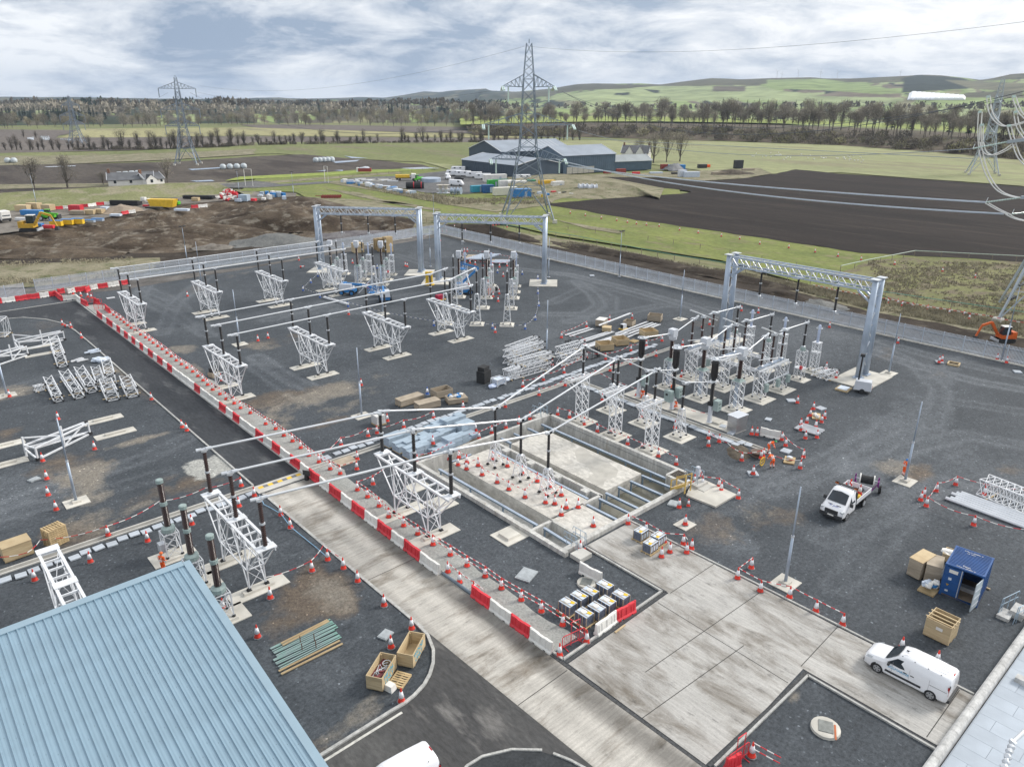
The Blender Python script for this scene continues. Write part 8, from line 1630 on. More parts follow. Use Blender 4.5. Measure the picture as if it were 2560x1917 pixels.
t=thing('tank','low round blue grey tank in the contractor yard','tank',G('T2',1510,1050,F_));MB().lathe([(4.2,0),(4.2,1.5),(3.9,1.6)],24).build('shell',GSTEEL,t)
for i in range(46):
 f=i/46;x,y=760+f*600+random.uniform(-8,8),1052+f*108+random.uniform(-8,8);boxy('yard_bundle','pale bundle in the untidy row of the contractor yard, %s from left'%ordn(i),'bundle',G('T2',x,y,F_),(random.uniform(1.5,4),random.uniform(1,2),random.uniform(.4,1.7)),(TAR,WHP,STEELW,BLOCK,TAR,BLUE,WOODG)[i%7],random.uniform(0,3),'bundles along the contractor yard')
for i in range(12):x,y=900+i*28,1040+random.uniform(-8,10);boxy('steel_bundle','flat bundle of pale steel beside the lorry, %s from left'%ordn(i),'steel bundle',G('T2',x,y,F_),(5,1.2,.5),(STEELW,CONCD)[i%2],R(-35),'steel bundles beside the lorry')
for i,x in enumerate(sorted(random.uniform(-60,520)for _ in range(12))):boxy('site_clutter','small coloured crate or drum near the pylon base, %s from left'%ordn(i),'site material',G('T3',x,random.uniform(1150,1190),F_),(random.uniform(1,2.4),1.2,random.uniform(.6,1.4)),(YEL,BLUE,RED,WHP,BLACK,TAR)[i%6],random.uniform(0,3),'clutter near the pylon base')
t=thing('harrow','rusty red farm harrow left in the meadow','farm implement',G('T2',650,1190,-.1),R(-35));mb=MB();RU=mat('rust red paint',(.28,.05,.04),.7)
for x in np.linspace(-3,3,8):mb.bar((x,-1.2,.5),(x,1.2,.5),.12);mb.tube((x,-1.3,.5),(x,-1.1,.5),.5,10);mb.tube((x,1.1,.5),(x,1.3,.5),.5,10)
mb.bar((-5.5,0,.8),(3,0,.8),.2);mb.build('frame',RU,t)
t=thing('farm_trailer','rusty trailer loaded with scrap by the field track','trailer',G('T2',940,975,-.1),R(-40));MB().box(0,0,1.4,6,2.2,1.6).build('body',RU,t);MB().blob((0,0,2.2),2.6,1.,.7,4,.3).build('load',GREYP,t);MB().box(-3.4,0,1.5,.9,1.8,1.9).build('tank',WHP,t)

# ---- barns and houses
BARNW=mat('slate blue barn cladding',(.080,.122,.17),.55,0,.1,.3);BARNR=mat('grey barn roof sheet',(.27,.31,.365),.6,0,.1,.15);BARND=mat('dark blue barn cladding',(.045,.068,.10),.55,0,.1,.3);PALEW=mat('pale concrete panel',(.42,.40,.36),.85);WASH=mat('white rendered wall',(.72,.71,.68),.85,0,.06,.5);SLATE=mat('grey slate',(.13,.135,.145),.7,0,.2,.4);RIDGE=mat('pale barge board',(.62,.64,.67),.6)
def barn(nm,label,a,b,dep,eave,ridge,wm,rm,cat='barn',ribs=24,z=-.2):
 """long side a-b nearest the viewer, running away by dep"""
 a,b=V((*a[:2],z)),V((*b[:2],z));d=b-a;L=d.length;d.normalize();n=V((-d.y,d.x,0))
 if n.dot(a)<0:n=-n
 s=1 if V((-d.y,d.x,0)).dot(n)>0 else-1
 t=thing(nm,label,cat,a,math.atan2(d.y,d.x));D=s*dep
 MB().add([(0,0,0),(L,0,0),(L,D,0),(0,D,0),(0,0,eave),(L,0,eave),(L,D,eave),(0,D,eave),(0,D/2,ridge-.1),(L,D/2,ridge-.1)],[(0,1,5,4),(1,2,6,9,5),(2,3,7,6),(3,0,4,8,7)]).build('wall',wm,t)
 mb=MB();o=.35
 for y0,y1 in((0,D/2),(D,D/2)):
  e=-.35*(1 if D>0 else-1)*(1 if y0==0 else-1);ze=eave-abs(.35/(D/2)*(ridge-eave))
  mb.add([(-o,y0+e,ze),(L+o,y0+e,ze),(L+o,y1,ridge),(-o,y1,ridge),(-o,y0+e,ze+.15),(L+o,y0+e,ze+.15),(L+o,y1,ridge+.15),(-o,y1,ridge+.15)],[(4,5,6,7),(3,2,1,0),(0,1,5,4),(1,2,6,5),(3,0,4,7)])
 mb.build('roof',rm,t);mb=MB()
 for x in(-o-.05,L+o+.05):
  for y0 in(0,D):mb.bar((x,y0,eave+.1),(x,D/2,ridge+.2),.18,.3)
 mb.build('barge_board',RIDGE,t);mb=MB()
 for i in range(ribs):mb.box(L*(i+.5)/ribs,-.04*s,eave/2,.12,.08,eave-.1)
 mb.build('cladding_rib',wm,t);return t,L,s,D
def pt(x,y,z=-.2):return P(x,y,z)
b1,L,s,D=barn('barn','long low dark blue barn behind the caravans',pt(1155,428),pt(1290,446),26,5.4,8.0,BARND,BARNR)
b2,L,s,D=barn('barn','large slate blue barn with an open front behind the pylon',pt(1408,436),pt(1537,428),24,8.2,12.,BARNW,BARNR)
for i in range(5):MB().box(L*(.05+.105*i)+2,-.1*s,1.5,L*.098,.12,3.).build('concrete_panel',PALEW,b2)
b3,L3,s3,D3=barn('barn','tall barn with a ribbed pale roof behind the pylon',pt(1255,425),pt(1430,416),34,8.5,13.0,BARND,BARNR)
for i in range(8):MB().add([(L3*(.45+.06*i),0*s3,8.62),(L3*(.45+.06*i)+1.2,0,8.62),(L3*(.45+.06*i)+1.2,D3*.45,12.75),(L3*(.45+.06*i),D3*.45,12.75)],[(0,1,2,3)]).build('roof_light',mat('pale roof light',(.34,.37,.41),.5),b3)
b4,*_=barn('barn','low slate blue shed at the right end of the barns',pt(1537,428),pt(1628,424),12,4.4,7.0,BARNW,mat('pale green grey roof',(.28,.31,.32),.7,0,.1,.2))
t=thing('silo_tank','white round tank inside the open barn front','tank',pt(1397,424));MB().lathe([(2.2,0),(2.2,4.5),(1.2,5.6),(.3,6)],16).build('shell',GREYP,t)
boxy('barn','dark open bay between the barns behind the pylon','barn',pt(1370,428),(12,10,7),BARND,R(-15))
def house(label,a,b,dep,eave,ridge,gables=0,z=-.2,chim=2):
 t,L,s,D=barn('farmhouse',label,a,b,dep,eave,ridge,WASH,SLATE,'house',1,z)
 for i in range(chim):c=MB().box(L*(.03 if i==0 else.97),D/2,ridge+.7,.9,1.,1.6).build('chimney',mat('brown chimney brick',(.22,.12,.08),.85),t)
 for i in range(gables):
  x=L*(.3+.4*i);w=2.2;MB().add([(x-w,-.4*s,0),(x+w,-.4*s,0),(x+w,-.4*s,eave),(x,-.4*s,ridge-.4),(x-w,-.4*s,eave),(x-w,D*.3,eave),(x+w,D*.3,eave),(x,D*.5,ridge-.4),(x-w,D*.3,0),(x+w,D*.3,0)],[(0,1,2,3,4),(2,6,7,3),(4,3,7,5),(1,9,6,2),(8,0,4,5)]).build('gable',WASH,t)
  MB().add([(x-w-.2,-.5*s,eave-.1),(x,-.5*s,ridge-.25),(x,D*.5,ridge-.25),(x-w-.2,D*.3,eave-.1)],[(0,1,2,3),(3,2,1,0)]).add([(x+w+.2,-.5*s,eave-.1),(x,-.5*s,ridge-.25),(x,D*.5,ridge-.25),(x+w+.2,D*.3,eave-.1)],[(0,1,2,3),(3,2,1,0)]).build('gable_roof',SLATE,t)
  f=MB().box(x,-.45*s,1.6,1.,.06,1.2).build('window',GLASS,t)
 for x in(.15,.5,.85):MB().box(L*x,-.05*s,1.6,.9,.06,1.2).build('window',GLASS,t)
 return t
house('white farmhouse with steep gables and brown chimneys beside the barns',pt(1552,404),pt(1618,406),11,4.8,8.6,2)
house('long white cottage with a dark roof behind the grass embankment',P(272,466,-.2),P(385,462,-.2),8,2.3,4.8,0,-.2,1);house('white gabled end of the cottage behind the grass embankment',P(366,464,-.2),P(412,460,-.2),8,2.2,4.4,1,-.2,1)
def bales(label,a,b,n,r=1.1,z=-.2):
 for i in range(n):p=P(*a,z).lerp(P(*b,z),i/max(1,n-1));tag(MB().lathe([(r*.8,0),(r,r*.35),(r,r*1.1),(r*.5,r*1.6)],12).build('silage_bale',mat('pale bale wrap',(.50,.55,.58),.45,0,.1,.5),None,p,0,True),label%ordn(i),'bale','wrapped bales')
bales('large pale wrapped bale behind the cottage, %s of four',(300,446),(347,442),4,1.7);bales('pale wrapped bale beside the melt water, %s of four',(558,423),(610,421),4,1.5);bales('pale wrapped bale in the brown field, %s of five',(790,406),(830,404),5,1.6);bales('pale wrapped bale at the left edge, %s of two',(20,407),(36,407),2,1.6)
for i,(x,y,sx,sy,sz,m,l)in enumerate([(1690,423,10,3,2.4,BLUE,'blue farm trailer by the field corner'),(1728,443,8,2.5,2.6,TAR,'pale grey block of silage panels'),(1705,442,4,2.5,3.2,GREYP,'pair of pale grey boxes'),(1552,433,5,2.2,2.2,RU,'dark red trailer by the shed'),(1590,435,4,1.6,1.,RED,'bright red implement by the shed'),(1518,434,4,2,1.,RU,'low red harrow by the barn'),(1845,421,5,2.5,4.5,DARK,'dark frame at the field corner'),(1755,420,5,2.5,2.,DARK,'dark tractor shape at the field corner'),(1770,418,2,2,1.4,ORANGE,'orange drum at the field corner'),(1640,434,7,2,.8,TAR,'pale sheets by the grass'),(1800,437,9,2.4,1.4,WOODG,'flat trailer of timber'),(1660,423,4,2.2,2.6,RU,'brown hopper by the gravel heap'),(1870,427,7,2,1.2,WOODG,'timber pile at the field corner'),(1690,436,5,1.5,1.,DARK,'black bales by the grass')]):boxy('farm_clutter',l,'farm equipment',P(x,y,-.2),(sx,sy,sz),m,R(-30))
struct(heap('gravel_heap',P(1685,424,-.2),6,4,3.4,SLATE,0,41));struct(heap('rubble_heap',P(1830,436,-.2),9,3,2.6,MATS['dark stony spoil'],R(-30),43))
for i,f in enumerate(sorted(random.random()for _ in range(44))):x,y=1880+f*290+random.uniform(-12,12),388+f*14+random.gauss(0,4);tag(MB().blob((0,0,.35),.5,.28,.32,i,.1,7,5).blob((.5,0,.75),.14,.1,.12,1,0,5,4).bar((.35,0,.5),(.5,0,.75),.1).build('goose',WHP,None,P(x,y,-.3),random.uniform(0,6)),'white bird grazing in the pale field, %s from left'%ordn(i),'bird','white birds in the field')

# ---- pylons
PYL=mat('grey blue tower steel',(.22,.265,.325),.5,.25,.12,.2);PYW=mat('pale tower steel',(.40,.45,.50),.5,.25,.1,.2)
def pylon(label,p,rz,H=47.,m=PYL,base=7.2,arms=((16.8,7.6),(26.,10.6),(36.,5.6)),r=.17,waist=None,susp=False,tension=True,sc_=1.):
 t=thing('pylon',label,'pylon',p,rz,'lattice pylons');kz=H/47.;prof=[(0,base),(9*kz,base*.62),(20.2*kz,base*.33),(29*kz,base*.26),(38*kz,base*.2),(H,base*.10)]
 hw=lambda z:float(np.interp(z,[q[0]for q in prof],[q[1]for q in prof]));mb=MB();cs=lambda z:[V((sx*hw(z),sy*hw(z),z))for sx,sy in((-1,-1),(1,-1),(1,1),(-1,1))]
 lv=[q*kz for q in(0,9,13.2,16.8,20.2,23.2,26.2,29,32,35,38,40,42,44)]+[H]
 for i,(z0,z1)in enumerate(zip(lv[:-1],lv[1:])):
  a,b=cs(z0),cs(z1);rr=r*(1 if z0<20 else.85 if z0<36 else.6)
  for k in range(4):
   j=(k+1)%4;mb.bar(a[k],b[k],rr*1.5);
   if i==0:
    m_=(b[k]+b[j])/2;mb.bar(a[k],m_,rr);mb.bar(a[j],m_,rr)
    for f in(.35,.68):q=a[k].lerp(m_,f);mb.bar(q,a[k].lerp(b[k],f+.12),rr*.5);q=a[j].lerp(m_,f);mb.bar(q,a[j].lerp(b[j],f+.12),rr*.5)
   else:mb.bar(a[k],b[j],rr*.75);mb.bar(a[j],b[k],rr*.75)
   if i in(0,3,6,9):mb.bar(b[k],b[j],rr*.8)
 mb.bar((0,0,H),(0,0,H+1),.2);mb.build('tower',m,t)
 for ai,(z,ln)in enumerate(arms):
  for s in(-1,1):
   a=MB();w=hw(z);tip=V((s*(w+ln),0,z+.2));up=hw(z+3.2)
   for y in(-1,1):a.bar((s*w,y*w,z),tip,r*1.1);a.bar((s*up,y*up,z+3.2),tip,r*.9)
   n=5
   for i in range(n):
    f0,f1=i/n,(i+1)/n
    for y in(-1,1):lo=V((s*w,y*w,z)).lerp(tip,f0);hi=V((s*up,y*up,z+3.2)).lerp(tip,f1);a.bar(lo,hi,r*.5);a.bar(V((s*w,y*w,z)).lerp(tip,f1),V((s*up,y*up,z+3.2)).lerp(tip,f1),r*.5)
    a.bar(V((s*w,-w,z)).lerp(tip,f0),V((s*w,w,z)).lerp(tip,f1),r*.5)
   a.build('cross_arm',m,t)
   if tension:
    for y in(-1,1):
     b=MB();e=tip+V((0,y*4.2,-1.1));
     for o in(-.22,.22):b.tube(tip+V((o,y*.3,-.1)),e+V((o,0,0)),.2,6)
     b.build('insulator_string',GLASSI,t)
    b=MB();b.tube(tip+V((-s*1.5,0,-.2)),tip+V((-s*1.5,.0,-4)),.2,6).build('insulator_string',GLASSI,t)
   elif susp:MB().tube(tip,tip+V((0,0,-4.2)),.2,6).build('insulator_string',m,t)
 for c in cs(0):MB().box(c.x,c.y,.3,1.2,1.2,.9).build('footing',CONCD,t)
 return t
cp=P(1318,548,0);PRZ=R(-37)
pylon('large grey lattice pylon in the middle, beyond the back gantries',cp,PRZ)
pylon('grey lattice pylon in the brown field on the left',P(470,411,0),R(-30),42.5,PYL,5.6,((19,6.5),(27.,8.),(37.,8.)),.2,None,True,False)
pylon('distant lattice pylon at the far left by the flood water',P(194,361,0),R(-30),33.5,PYL,5.4,((14,5.5),(20.,7.),(27.,5.)),.22,None,True,False)
pylon('pale lattice pylon standing in the green field at the right edge',P(2455,435,0),R(25),42.5,PYW,6.2,((19,6.),(25.,9.),(32.,6.)),.2,None,True,False)
                   
def near_tower():
 A=P(*zp('M4',1978,705));t=thing('pylon','near lattice pylon mostly outside the right edge, one leg in view','pylon',A,0,'lattice pylons');m=PYW
 d=V((CR.x,CR.y,0)).normalized();f=V((CF.x,CF.y,0)).normalized();c=d*9.2+f*2.5;mb=MB()
 C0=[V((0,0,.3)),d*12-f*6+V((0,0,.3)),d*18+f*5+V((0,0,.3)),d*7+f*11+V((0,0,.3))];C1=[c+(q-c)*.45+V((0,0,14))for q in C0];C2=[c+(q-c)*.2+V((0,0,30))for q in C0];C3=[c+(q-c)*.1+V((0,0,46))for q in C0]
 for a,b in((C0,C1),(C1,C2),(C2,C3)):
  for i in range(4):
   j=(i+1)%4;mb.bar(a[i],b[i],.28);mb.bar(a[i],b[j],.16);mb.bar(a[j],b[i],.16);mb.bar(b[i],b[j],.16)
   for q in(.33,.66):mb.bar(a[i].lerp(b[i],q),a[i].lerp(b[j],q),.1)
 mb.build('tower',m,t);MB().box(0,0,.2,1.4,1.4,.8).build('footing',CONCD,t)
 o=MB();q=C0[0].lerp(C1[0],.22);
 for i in range(3):o.box(q.x+.6+i*.9,q.y,q.z+.3,.7,.7,.4)
 o.build('anti_climb_device',DARK,t)
 dist=126.
 ins=[((2432,372),(2518,355)),((2465,506),(2553,494)),((2530,535),(2590,529)),((2433,247),(2412,243))]
 for(a,b)in ins[:3]:
  p,q=at_range(*a,dist),at_range(*b,dist);k=MB();n=22;u=(q-p)
  for i in range(n):x=p.lerp(q,(i+.2)/n)-A;y=p.lerp(q,(i+.75)/n)-A;k.tube(x,y,.14,8,.08)
  k.tube(p-A,q-A,.05,6);k.build('insulator_string',GLASSI,t);mb=MB();mb.bar(p-A,p-A+V((.5,0,.6)),.06);mb.build('arcing_horn',STEEL,t)
 for pts in[((2518,355),(2600,345)),((2553,494),(2640,490))]:
  a,b=at_range(*pts[0],dist)-A,at_range(*pts[1],dist)-A;MB().bar(a,b,.5,.4).build('cross_arm',m,t)
 loops=[[(2446,280),(2444,330),(2450,390),(2466,440),(2495,478),(2540,494),(2600,497)],[(2450,312),(2449,350),(2458,380),(2478,388),(2510,375),(2530,360)],[(2466,242),(2472,280),(2488,305),(2510,316),(2550,308),(2600,290)],[(2518,315),(2528,350),(2545,395),(2580,430)],[(2534,280),(2542,320),(2570,360)],[(2530,242),(2545,280),(2570,305)],[(2514,536),(2540,548),(2600,560)],[(2463,508),(2495,526),(2520,537)]]
 for l in loops:
  P3=[at_range(*p,dist)for p in l];n=len(P3);k=MB();S=[]
  for i in range(n-1):
   p0,p1,p2,p3=P3[max(0,i-1)],P3[i],P3[i+1],P3[min(n-1,i+2)]
   for j in range(5):u=j/5;S.append(.5*((2*p1)+(p2-p0)*u+(2*p0-5*p1+4*p2-p3)*u*u+(3*p1-p0-3*p2+p3)*u**3))
  S.append(P3[-1])
  for o in(0,.34):k.path([p-A+V((o,-o,0))for p in S],.085,5)
  k.build('jumper_loop',mat('pale conductor',(.80,.79,.77),.4,.3,.05,1),t)
 for(a,b)in[((2446,281),(2454,279)),((2450,313),(2460,312)),((2466,243),(2476,241)),((2530,242),(2540,241)),((2534,281),(2544,279)),((2517,315),(2528,314))]:MB().bar(at_range(*a,dist)-A,at_range(*b,dist)-A,.3,.3).build('clamp',GLASSI,t)
 return A,dist
NTA,ND=near_tower()
WIRE=mat('weathered conductor',(.34,.37,.42),.45,.3,.05,1);WIREB=mat('bright conductor',(.62,.68,.76),.4,.3,.05,1);WIRED=mat('dark earth wire',(.10,.115,.14),.5,.2,.05,1)
def wire(label,a,b,sag,m=WIRE,r=.05,twin=.0):
 mb=MB();n=24
 for o in((0,)if not twin else(-twin/2,twin/2)):mb.path([a.lerp(b,i/n)-V((0,0,4*sag*(i/n)*(1-i/n)))+V((0,0,o))for i in range(n+1)],r,4)
 return tag(mb.build('power_line',m),label,'power line','overhead lines')
cd_=math.hypot(cp.x,cp.y);WR=lambda x,y,k=1.:at_range(x,y,cd_*k)
wire('bright twin conductor low over the ploughed field, lower of two',WR(1388,398),at_range(2510,535,ND),2.2,WIREB,.06,.13);wire('bright twin conductor low over the ploughed field, upper of two',WR(1420,415,.96),at_range(2465,506,ND),.8,WIREB,.06,.13)
wire('conductor from the pylon middle arm across the pale field',WR(1447,327),at_range(2432,372,ND),3.2,WIRE,.05);wire('conductor from the pylon middle arm, the lower one',WR(1340,341),at_range(2433,397,ND),.0,WIRE,.045);wire('dark conductor from the pylon top arm to the right edge',WR(1405,229),at_range(2570,226,ND),8.2,WIRED,.05);wire('dark conductor from the pylon top arm, second one',WR(1410,232),at_range(2570,236,ND),6.5,WIRED,.04)
wire('earth wire from the pylon peak to the right',WR(1320,116),at_range(2600,50,ND),2.5,WIRED,.022);wire('earth wire from the pylon peak to the left',WR(1312,116),at_range(500,215,430),6,WIRED,.025);wire('conductor from the pylon top arm to the left pylon',WR(1226,228),at_range(490,230,430),5,WIRED,.03);wire('conductor from the left pylon to the far left',at_range(420,232,430),at_range(170,268,560),6,WIRED,.04);wire('conductor from the left pylon middle arm rightwards',at_range(475,232,430),WR(1190,320),8,WIRED,.06)

# ---- trees
TWIGW=mat('pale straw twigs',(.34,.30,.21),.95,0,.25,.3,rnd=.3);BARK=mat('grey brown winter bark',(.13,.115,.095),.9,0,.3,.8,rnd=.15);TWIG=mat('winter twigs',(.26,.235,.19),.95,0,.25,.3,rnd=.3);TWIGD=mat('dark bare twigs',(.12,.105,.09),.95,0,.25,.3,rnd=.3);FIR=mat('dark conifer needles',(.03,.048,.032),.9,0,.35,.4,rnd=.25);SHRUB=mat('brown grey undergrowth',(.16,.14,.11),.95,0,.3,.3,rnd=.3);OLIVE=mat('olive winter scrub',(.25,.23,.14),.95,0,.3,.3,rnd=.3)
def bare_tree(seed,H,rw,z0,twigs,n=900,stems=1,up=.5):
 """bare winter tree: trunk, forking limbs reaching to the edge of a ragged crown, and a cloud of fine twigs"""
 rnd=random.Random(seed);tr=MB();tw=MB();lobes=[]
 for i in range(7):a=rnd.uniform(0,6.28);r=rw*H*rnd.uniform(.15,.62);lobes.append((V((r*math.cos(a),r*math.sin(a),H*rnd.uniform(z0+.18,.84))),H*rnd.uniform(.13,.22)))
 lobes.append((V((0,0,H*.82)),H*.18));lobes.append((V((0,0,H*.6)),H*.2))
 for k in range(stems):
  b=V((rnd.uniform(-1,1),rnd.uniform(-1,1),0))*(.05*H if stems>1 else 0);top=V((rnd.uniform(-.04,.04)*H,rnd.uniform(-.04,.04)*H,H*.8));r0=H*.016
  pts=[b,b.lerp(top,.3)+V((rnd.uniform(-.02,.02)*H,0,0)),b.lerp(top,.65),top]
  for i,(p,q)in enumerate(zip(pts[:-1],pts[1:])):tr.tube(p,q,r0*(1-.3*i),5,r0*(.7-.3*i)+.01,False)
  for c,rr in lobes:
   f=rnd.uniform(.3,.62);p=b.lerp(top,f*z0/.45 if z0<.45 else f);m=p.lerp(c,.55)+V((0,0,-.03*H));tr.tube(p,m,r0*.5,4,r0*.33,False);tr.tube(m,c+V((0,0,rr*.6)),r0*.33,3,r0*.12,False)
   for j in range(6):d=V((rnd.gauss(0,1),rnd.gauss(0,1),abs(rnd.gauss(.3,.8)))).normalized();tr.tube(m.lerp(c,rnd.random()),c+d*rr*.95,r0*.16,3,r0*.05,False)
 for i in range(n):
  c,rr=rnd.choice(lobes);d=V((rnd.gauss(0,1),rnd.gauss(0,1),rnd.gauss(0,1))).normalized();q=c+d*rr*rnd.random()**.45;e=(d+V((rnd.gauss(0,.5),rnd.gauss(0,.5),up+rnd.gauss(0,.4)))).normalized();l=H*rnd.uniform(.03,.075);s=e.cross(V((rnd.gauss(0,1),rnd.gauss(0,1),.3))).normalized()*H*.0055*rnd.uniform(.6,1.5)
  tw.add([q-s,q+s,q+e*l],[(0,1,2)])
 return tr.mesh('trunk',BARK),tw.mesh('crown',twigs)
def conifer(seed,H,w):
 rnd=random.Random(seed);mb=MB();tr=MB().tube((0,0,0),(0,0,H*.9),H*.014,5,.03)
 for i in range(190):
  z=rnd.uniform(.12,1)*H;a=rnd.uniform(0,6.28);r=w*(1-z/H)**.8*rnd.uniform(.7,1.1)+.15;d=V((math.cos(a),math.sin(a),-.25));s=V((-math.sin(a),math.cos(a),0))*r*.35;p=V((0,0,z));mb.add([p+V((0,0,.3)),p+d*r*.7-s,p+d*r,p+d*r*.7+s],[(0,1,2,3)])
 return tr.mesh('trunk',BARK),mb.mesh('crown',FIR)
def bush(seed,H,w,m,n=130):
 rnd=random.Random(seed);mb=MB();tr=MB()
 for i in range(5):a=rnd.uniform(0,6.28);tr.tube((0,0,0),(math.cos(a)*w*.4,math.sin(a)*w*.4,H*.6),.05*H/3,3,.01)
 for i in range(n):
  a=rnd.uniform(0,6.28);r=w*math.sqrt(rnd.random());z=H*(1-(r/w)**2*.6)*rnd.uniform(.1,1);p=V((r*math.cos(a),r*math.sin(a),z));d=V((rnd.uniform(-1,1),rnd.uniform(-1,1),rnd.uniform(.2,1.4))).normalized();s=d.cross(V((rnd.uniform(-1,1),1,.2))).normalized()*H*.07;mb.add([p-s,p+s,p+d*H*.28],[(0,1,2)])
 return tr.mesh('stem',BARK),mb.mesh('crown',m)
TT=[bare_tree(i,21,.27+.03*(i%3),.34,TWIG,1500)for i in range(6)];TB=[bare_tree(20+i,9,.5,.22,TWIG,1000,2)for i in range(3)];TD=[bare_tree(30+i,5,.42,.05,TWIGD,620,4,.9)for i in range(4)];TC=[conifer(40+i,20,3.6)for i in range(3)];BU=[bush(50+i,4,3.2,m)for i,m in enumerate((SHRUB,SHRUB,OLIVE))];RT=[bare_tree(60+i,17,.42,.16,m,1300,1)for i,m in enumerate((TWIG,TWIG,TWIGW,TWIG,OLIVE))]
def tree(nm,tm,p,label,grp,s=1.,sz=1.,crown='trunk'):
 t=thing(nm,label,'tree',p,random.uniform(0,6.28),grp);t.scale=(s,s,s*sz);link(tm[0].name.split('.')[0],tm[0],t);link('crown',tm[1],t);return t
                 
def wood_bank():
 f=[P(x,y,-.3)[:2]for x,y in[(1180,338),(1320,341),(1480,343),(1640,348),(1800,352),(1960,358),(2100,364),(2300,378),(2480,394),(2700,415),(3000,440)]]
 c=[P(x,y,5.5)[:2]for x,y in[(1180,322),(1320,320),(1480,318),(1640,321),(1800,325),(1960,329),(2100,336),(2300,347),(2480,358),(2700,370),(3000,390)]]
 b=[P(x,y,6)[:2]for x,y in[(1180,312),(1320,308),(1480,306),(1640,307),(1800,309),(1960,312),(2100,317),(2300,326),(2480,334),(2700,345),(3000,360)]]
 bank('wooded_bank',f,c,b,[2,5,5.5,5.5,5.5,5.5,5.5,5.5,6,6,6],5.5,land('leaf litter bank',(.07,.055,.04),(.13,.105,.075),.03,.5,(.06,.062,.03),.4),160,24,.5,50,-.3)
 return c
cr=wood_bank()
xs=np.linspace(1165,2640,150)
for i,x in enumerate(xs):
 x+=random.uniform(-9,9);y=float(np.interp(x,[1180,1480,1800,2100,2480,2700],[321,318,324,334,356,368]))+random.choice((random.uniform(-10,-3),random.uniform(-3,4)));p=P(x,y,5.4);top=float(np.interp(x,[1180,1330,1560,1850,1900,2200,2560],[262,262,252,256,262,258,270]))+random.uniform(-9,30);d=math.hypot(p.x,p.y);r=ray(x,top);h=HC+r.z/math.hypot(r.x,r.y)*d-5.4
 tree('bare_tree',TT[i%6],p,'tall bare tree on the wooded bank, %s from the pylon side'%ordn(i),'tall bare trees on the bank',h/21*random.uniform(.92,1.08),1.)
         
field('grass_slope',[(1150,312),(1320,307),(1480,304),(1640,304),(1800,306),(1960,309),(2100,314),(2300,323),(2480,332),(2480,322),(2300,312),(2100,304),(1900,297),(1640,292),(1400,290),(1150,292)],land('bright slope grass',(.20,.25,.06),(.29,.33,.10),.02,.5),6.2,20,3,44)
def bank_xy(x,f):return float(np.interp(x,[1180,1480,1800,2100,2480,2700],[339,343,352,364,394,415]))*(1-f)+float(np.interp(x,[1180,1480,1800,2100,2480,2700],[326,322,328,338,360,372]))*f
for i,x in enumerate(sorted(random.uniform(1180,2620)for _ in range(270))):f=random.random();tree('shrub',BU[(i*5+i//2)%3],P(x,bank_xy(x,f),max(-.3,4.6*f-.3)),'brown grey shrub on the wooded bank, %s from the pylon side'%ordn(i),'shrubs on the wooded bank',random.uniform(.8,1.9),1.,'stem')['category']='shrub'
for i in range(26):x=1790+i*15+random.uniform(-6,6)if i<18 else 2180+(i-18)*48;y=304+random.uniform(-4,4)if i<18 else 322+(i-18)*4;p=P(x,y,6);tree('conifer',TC[i%3]if i%3 else TT[i%5],p,'reddish brown or dark tree rising behind the bare belt, %s from left'%ordn(i),'trees behind the bare belt',random.uniform(1.15,1.5)if i<18 else 1.1)
        
HX=[(0,375),(180,374),(330,373),(450,370),(640,362),(720,360),(940,357),(1000,356),(1250,354),(1300,354),(1420,350)]
n=0
for i in range(104):
 x=-30+i*14.3+random.uniform(-7,7)
 if 950<x<990:continue
 y=float(np.interp(x,[h[0]for h in HX],[h[1]for h in HX]));big=random.random()<(.45 if 330<x<720 else.3);s=random.uniform(1.6,2.3)if big else random.uniform(.9,1.5);tree('hedge_tree',TD[i%4],P(x,y+1,-.3),'dark bare tree in the hedgerow across the fields, %s from left'%ordn(n),'hedgerow trees',s*1.15);n+=1
for i,x in enumerate(sorted(random.uniform(190,1300)for _ in range(118))):tree('hedge_shrub',BU[i%2],P(x,float(np.interp(x,[h[0]for h in HX],[h[1]for h in HX]))+1.5,-.3),'low dark shrub in the hedgerow, %s from left'%ordn(i),'hedgerow shrubs',random.uniform(.5,.9),.8,'stem')['category']='shrub'
for(x,y,s,l,tm)in[(85,474,1.15,'spreading bare tree left of the cottage, farther left',TB[0]),(172,470,1.2,'spreading bare tree left of the cottage, nearer',TB[1]),(420,458,1.0,'leaning bare tree right of the cottage',TB[2]),(258,462,.5,'small bare tree at the end of the cottage',TB[0]),(1635,408,1.9,'round bare tree right of the farmhouse, left of three',TB[1]),(1668,406,2.0,'round bare tree right of the farmhouse, middle of three',TB[0]),(1700,404,1.9,'round bare tree right of the farmhouse, right of three',TB[2]),(1600,392,1.3,'bare tree behind the farmhouse',TB[1]),(60,344,1.2,'dark tree by the flood water, left',TD[0]),(91,346,1.1,'dark tree by the flood water, right',TD[1])]:tree('bare_tree',tm,P(x,y,-.3),l,None,s*(.95 if x>1500 else 1.15))
       
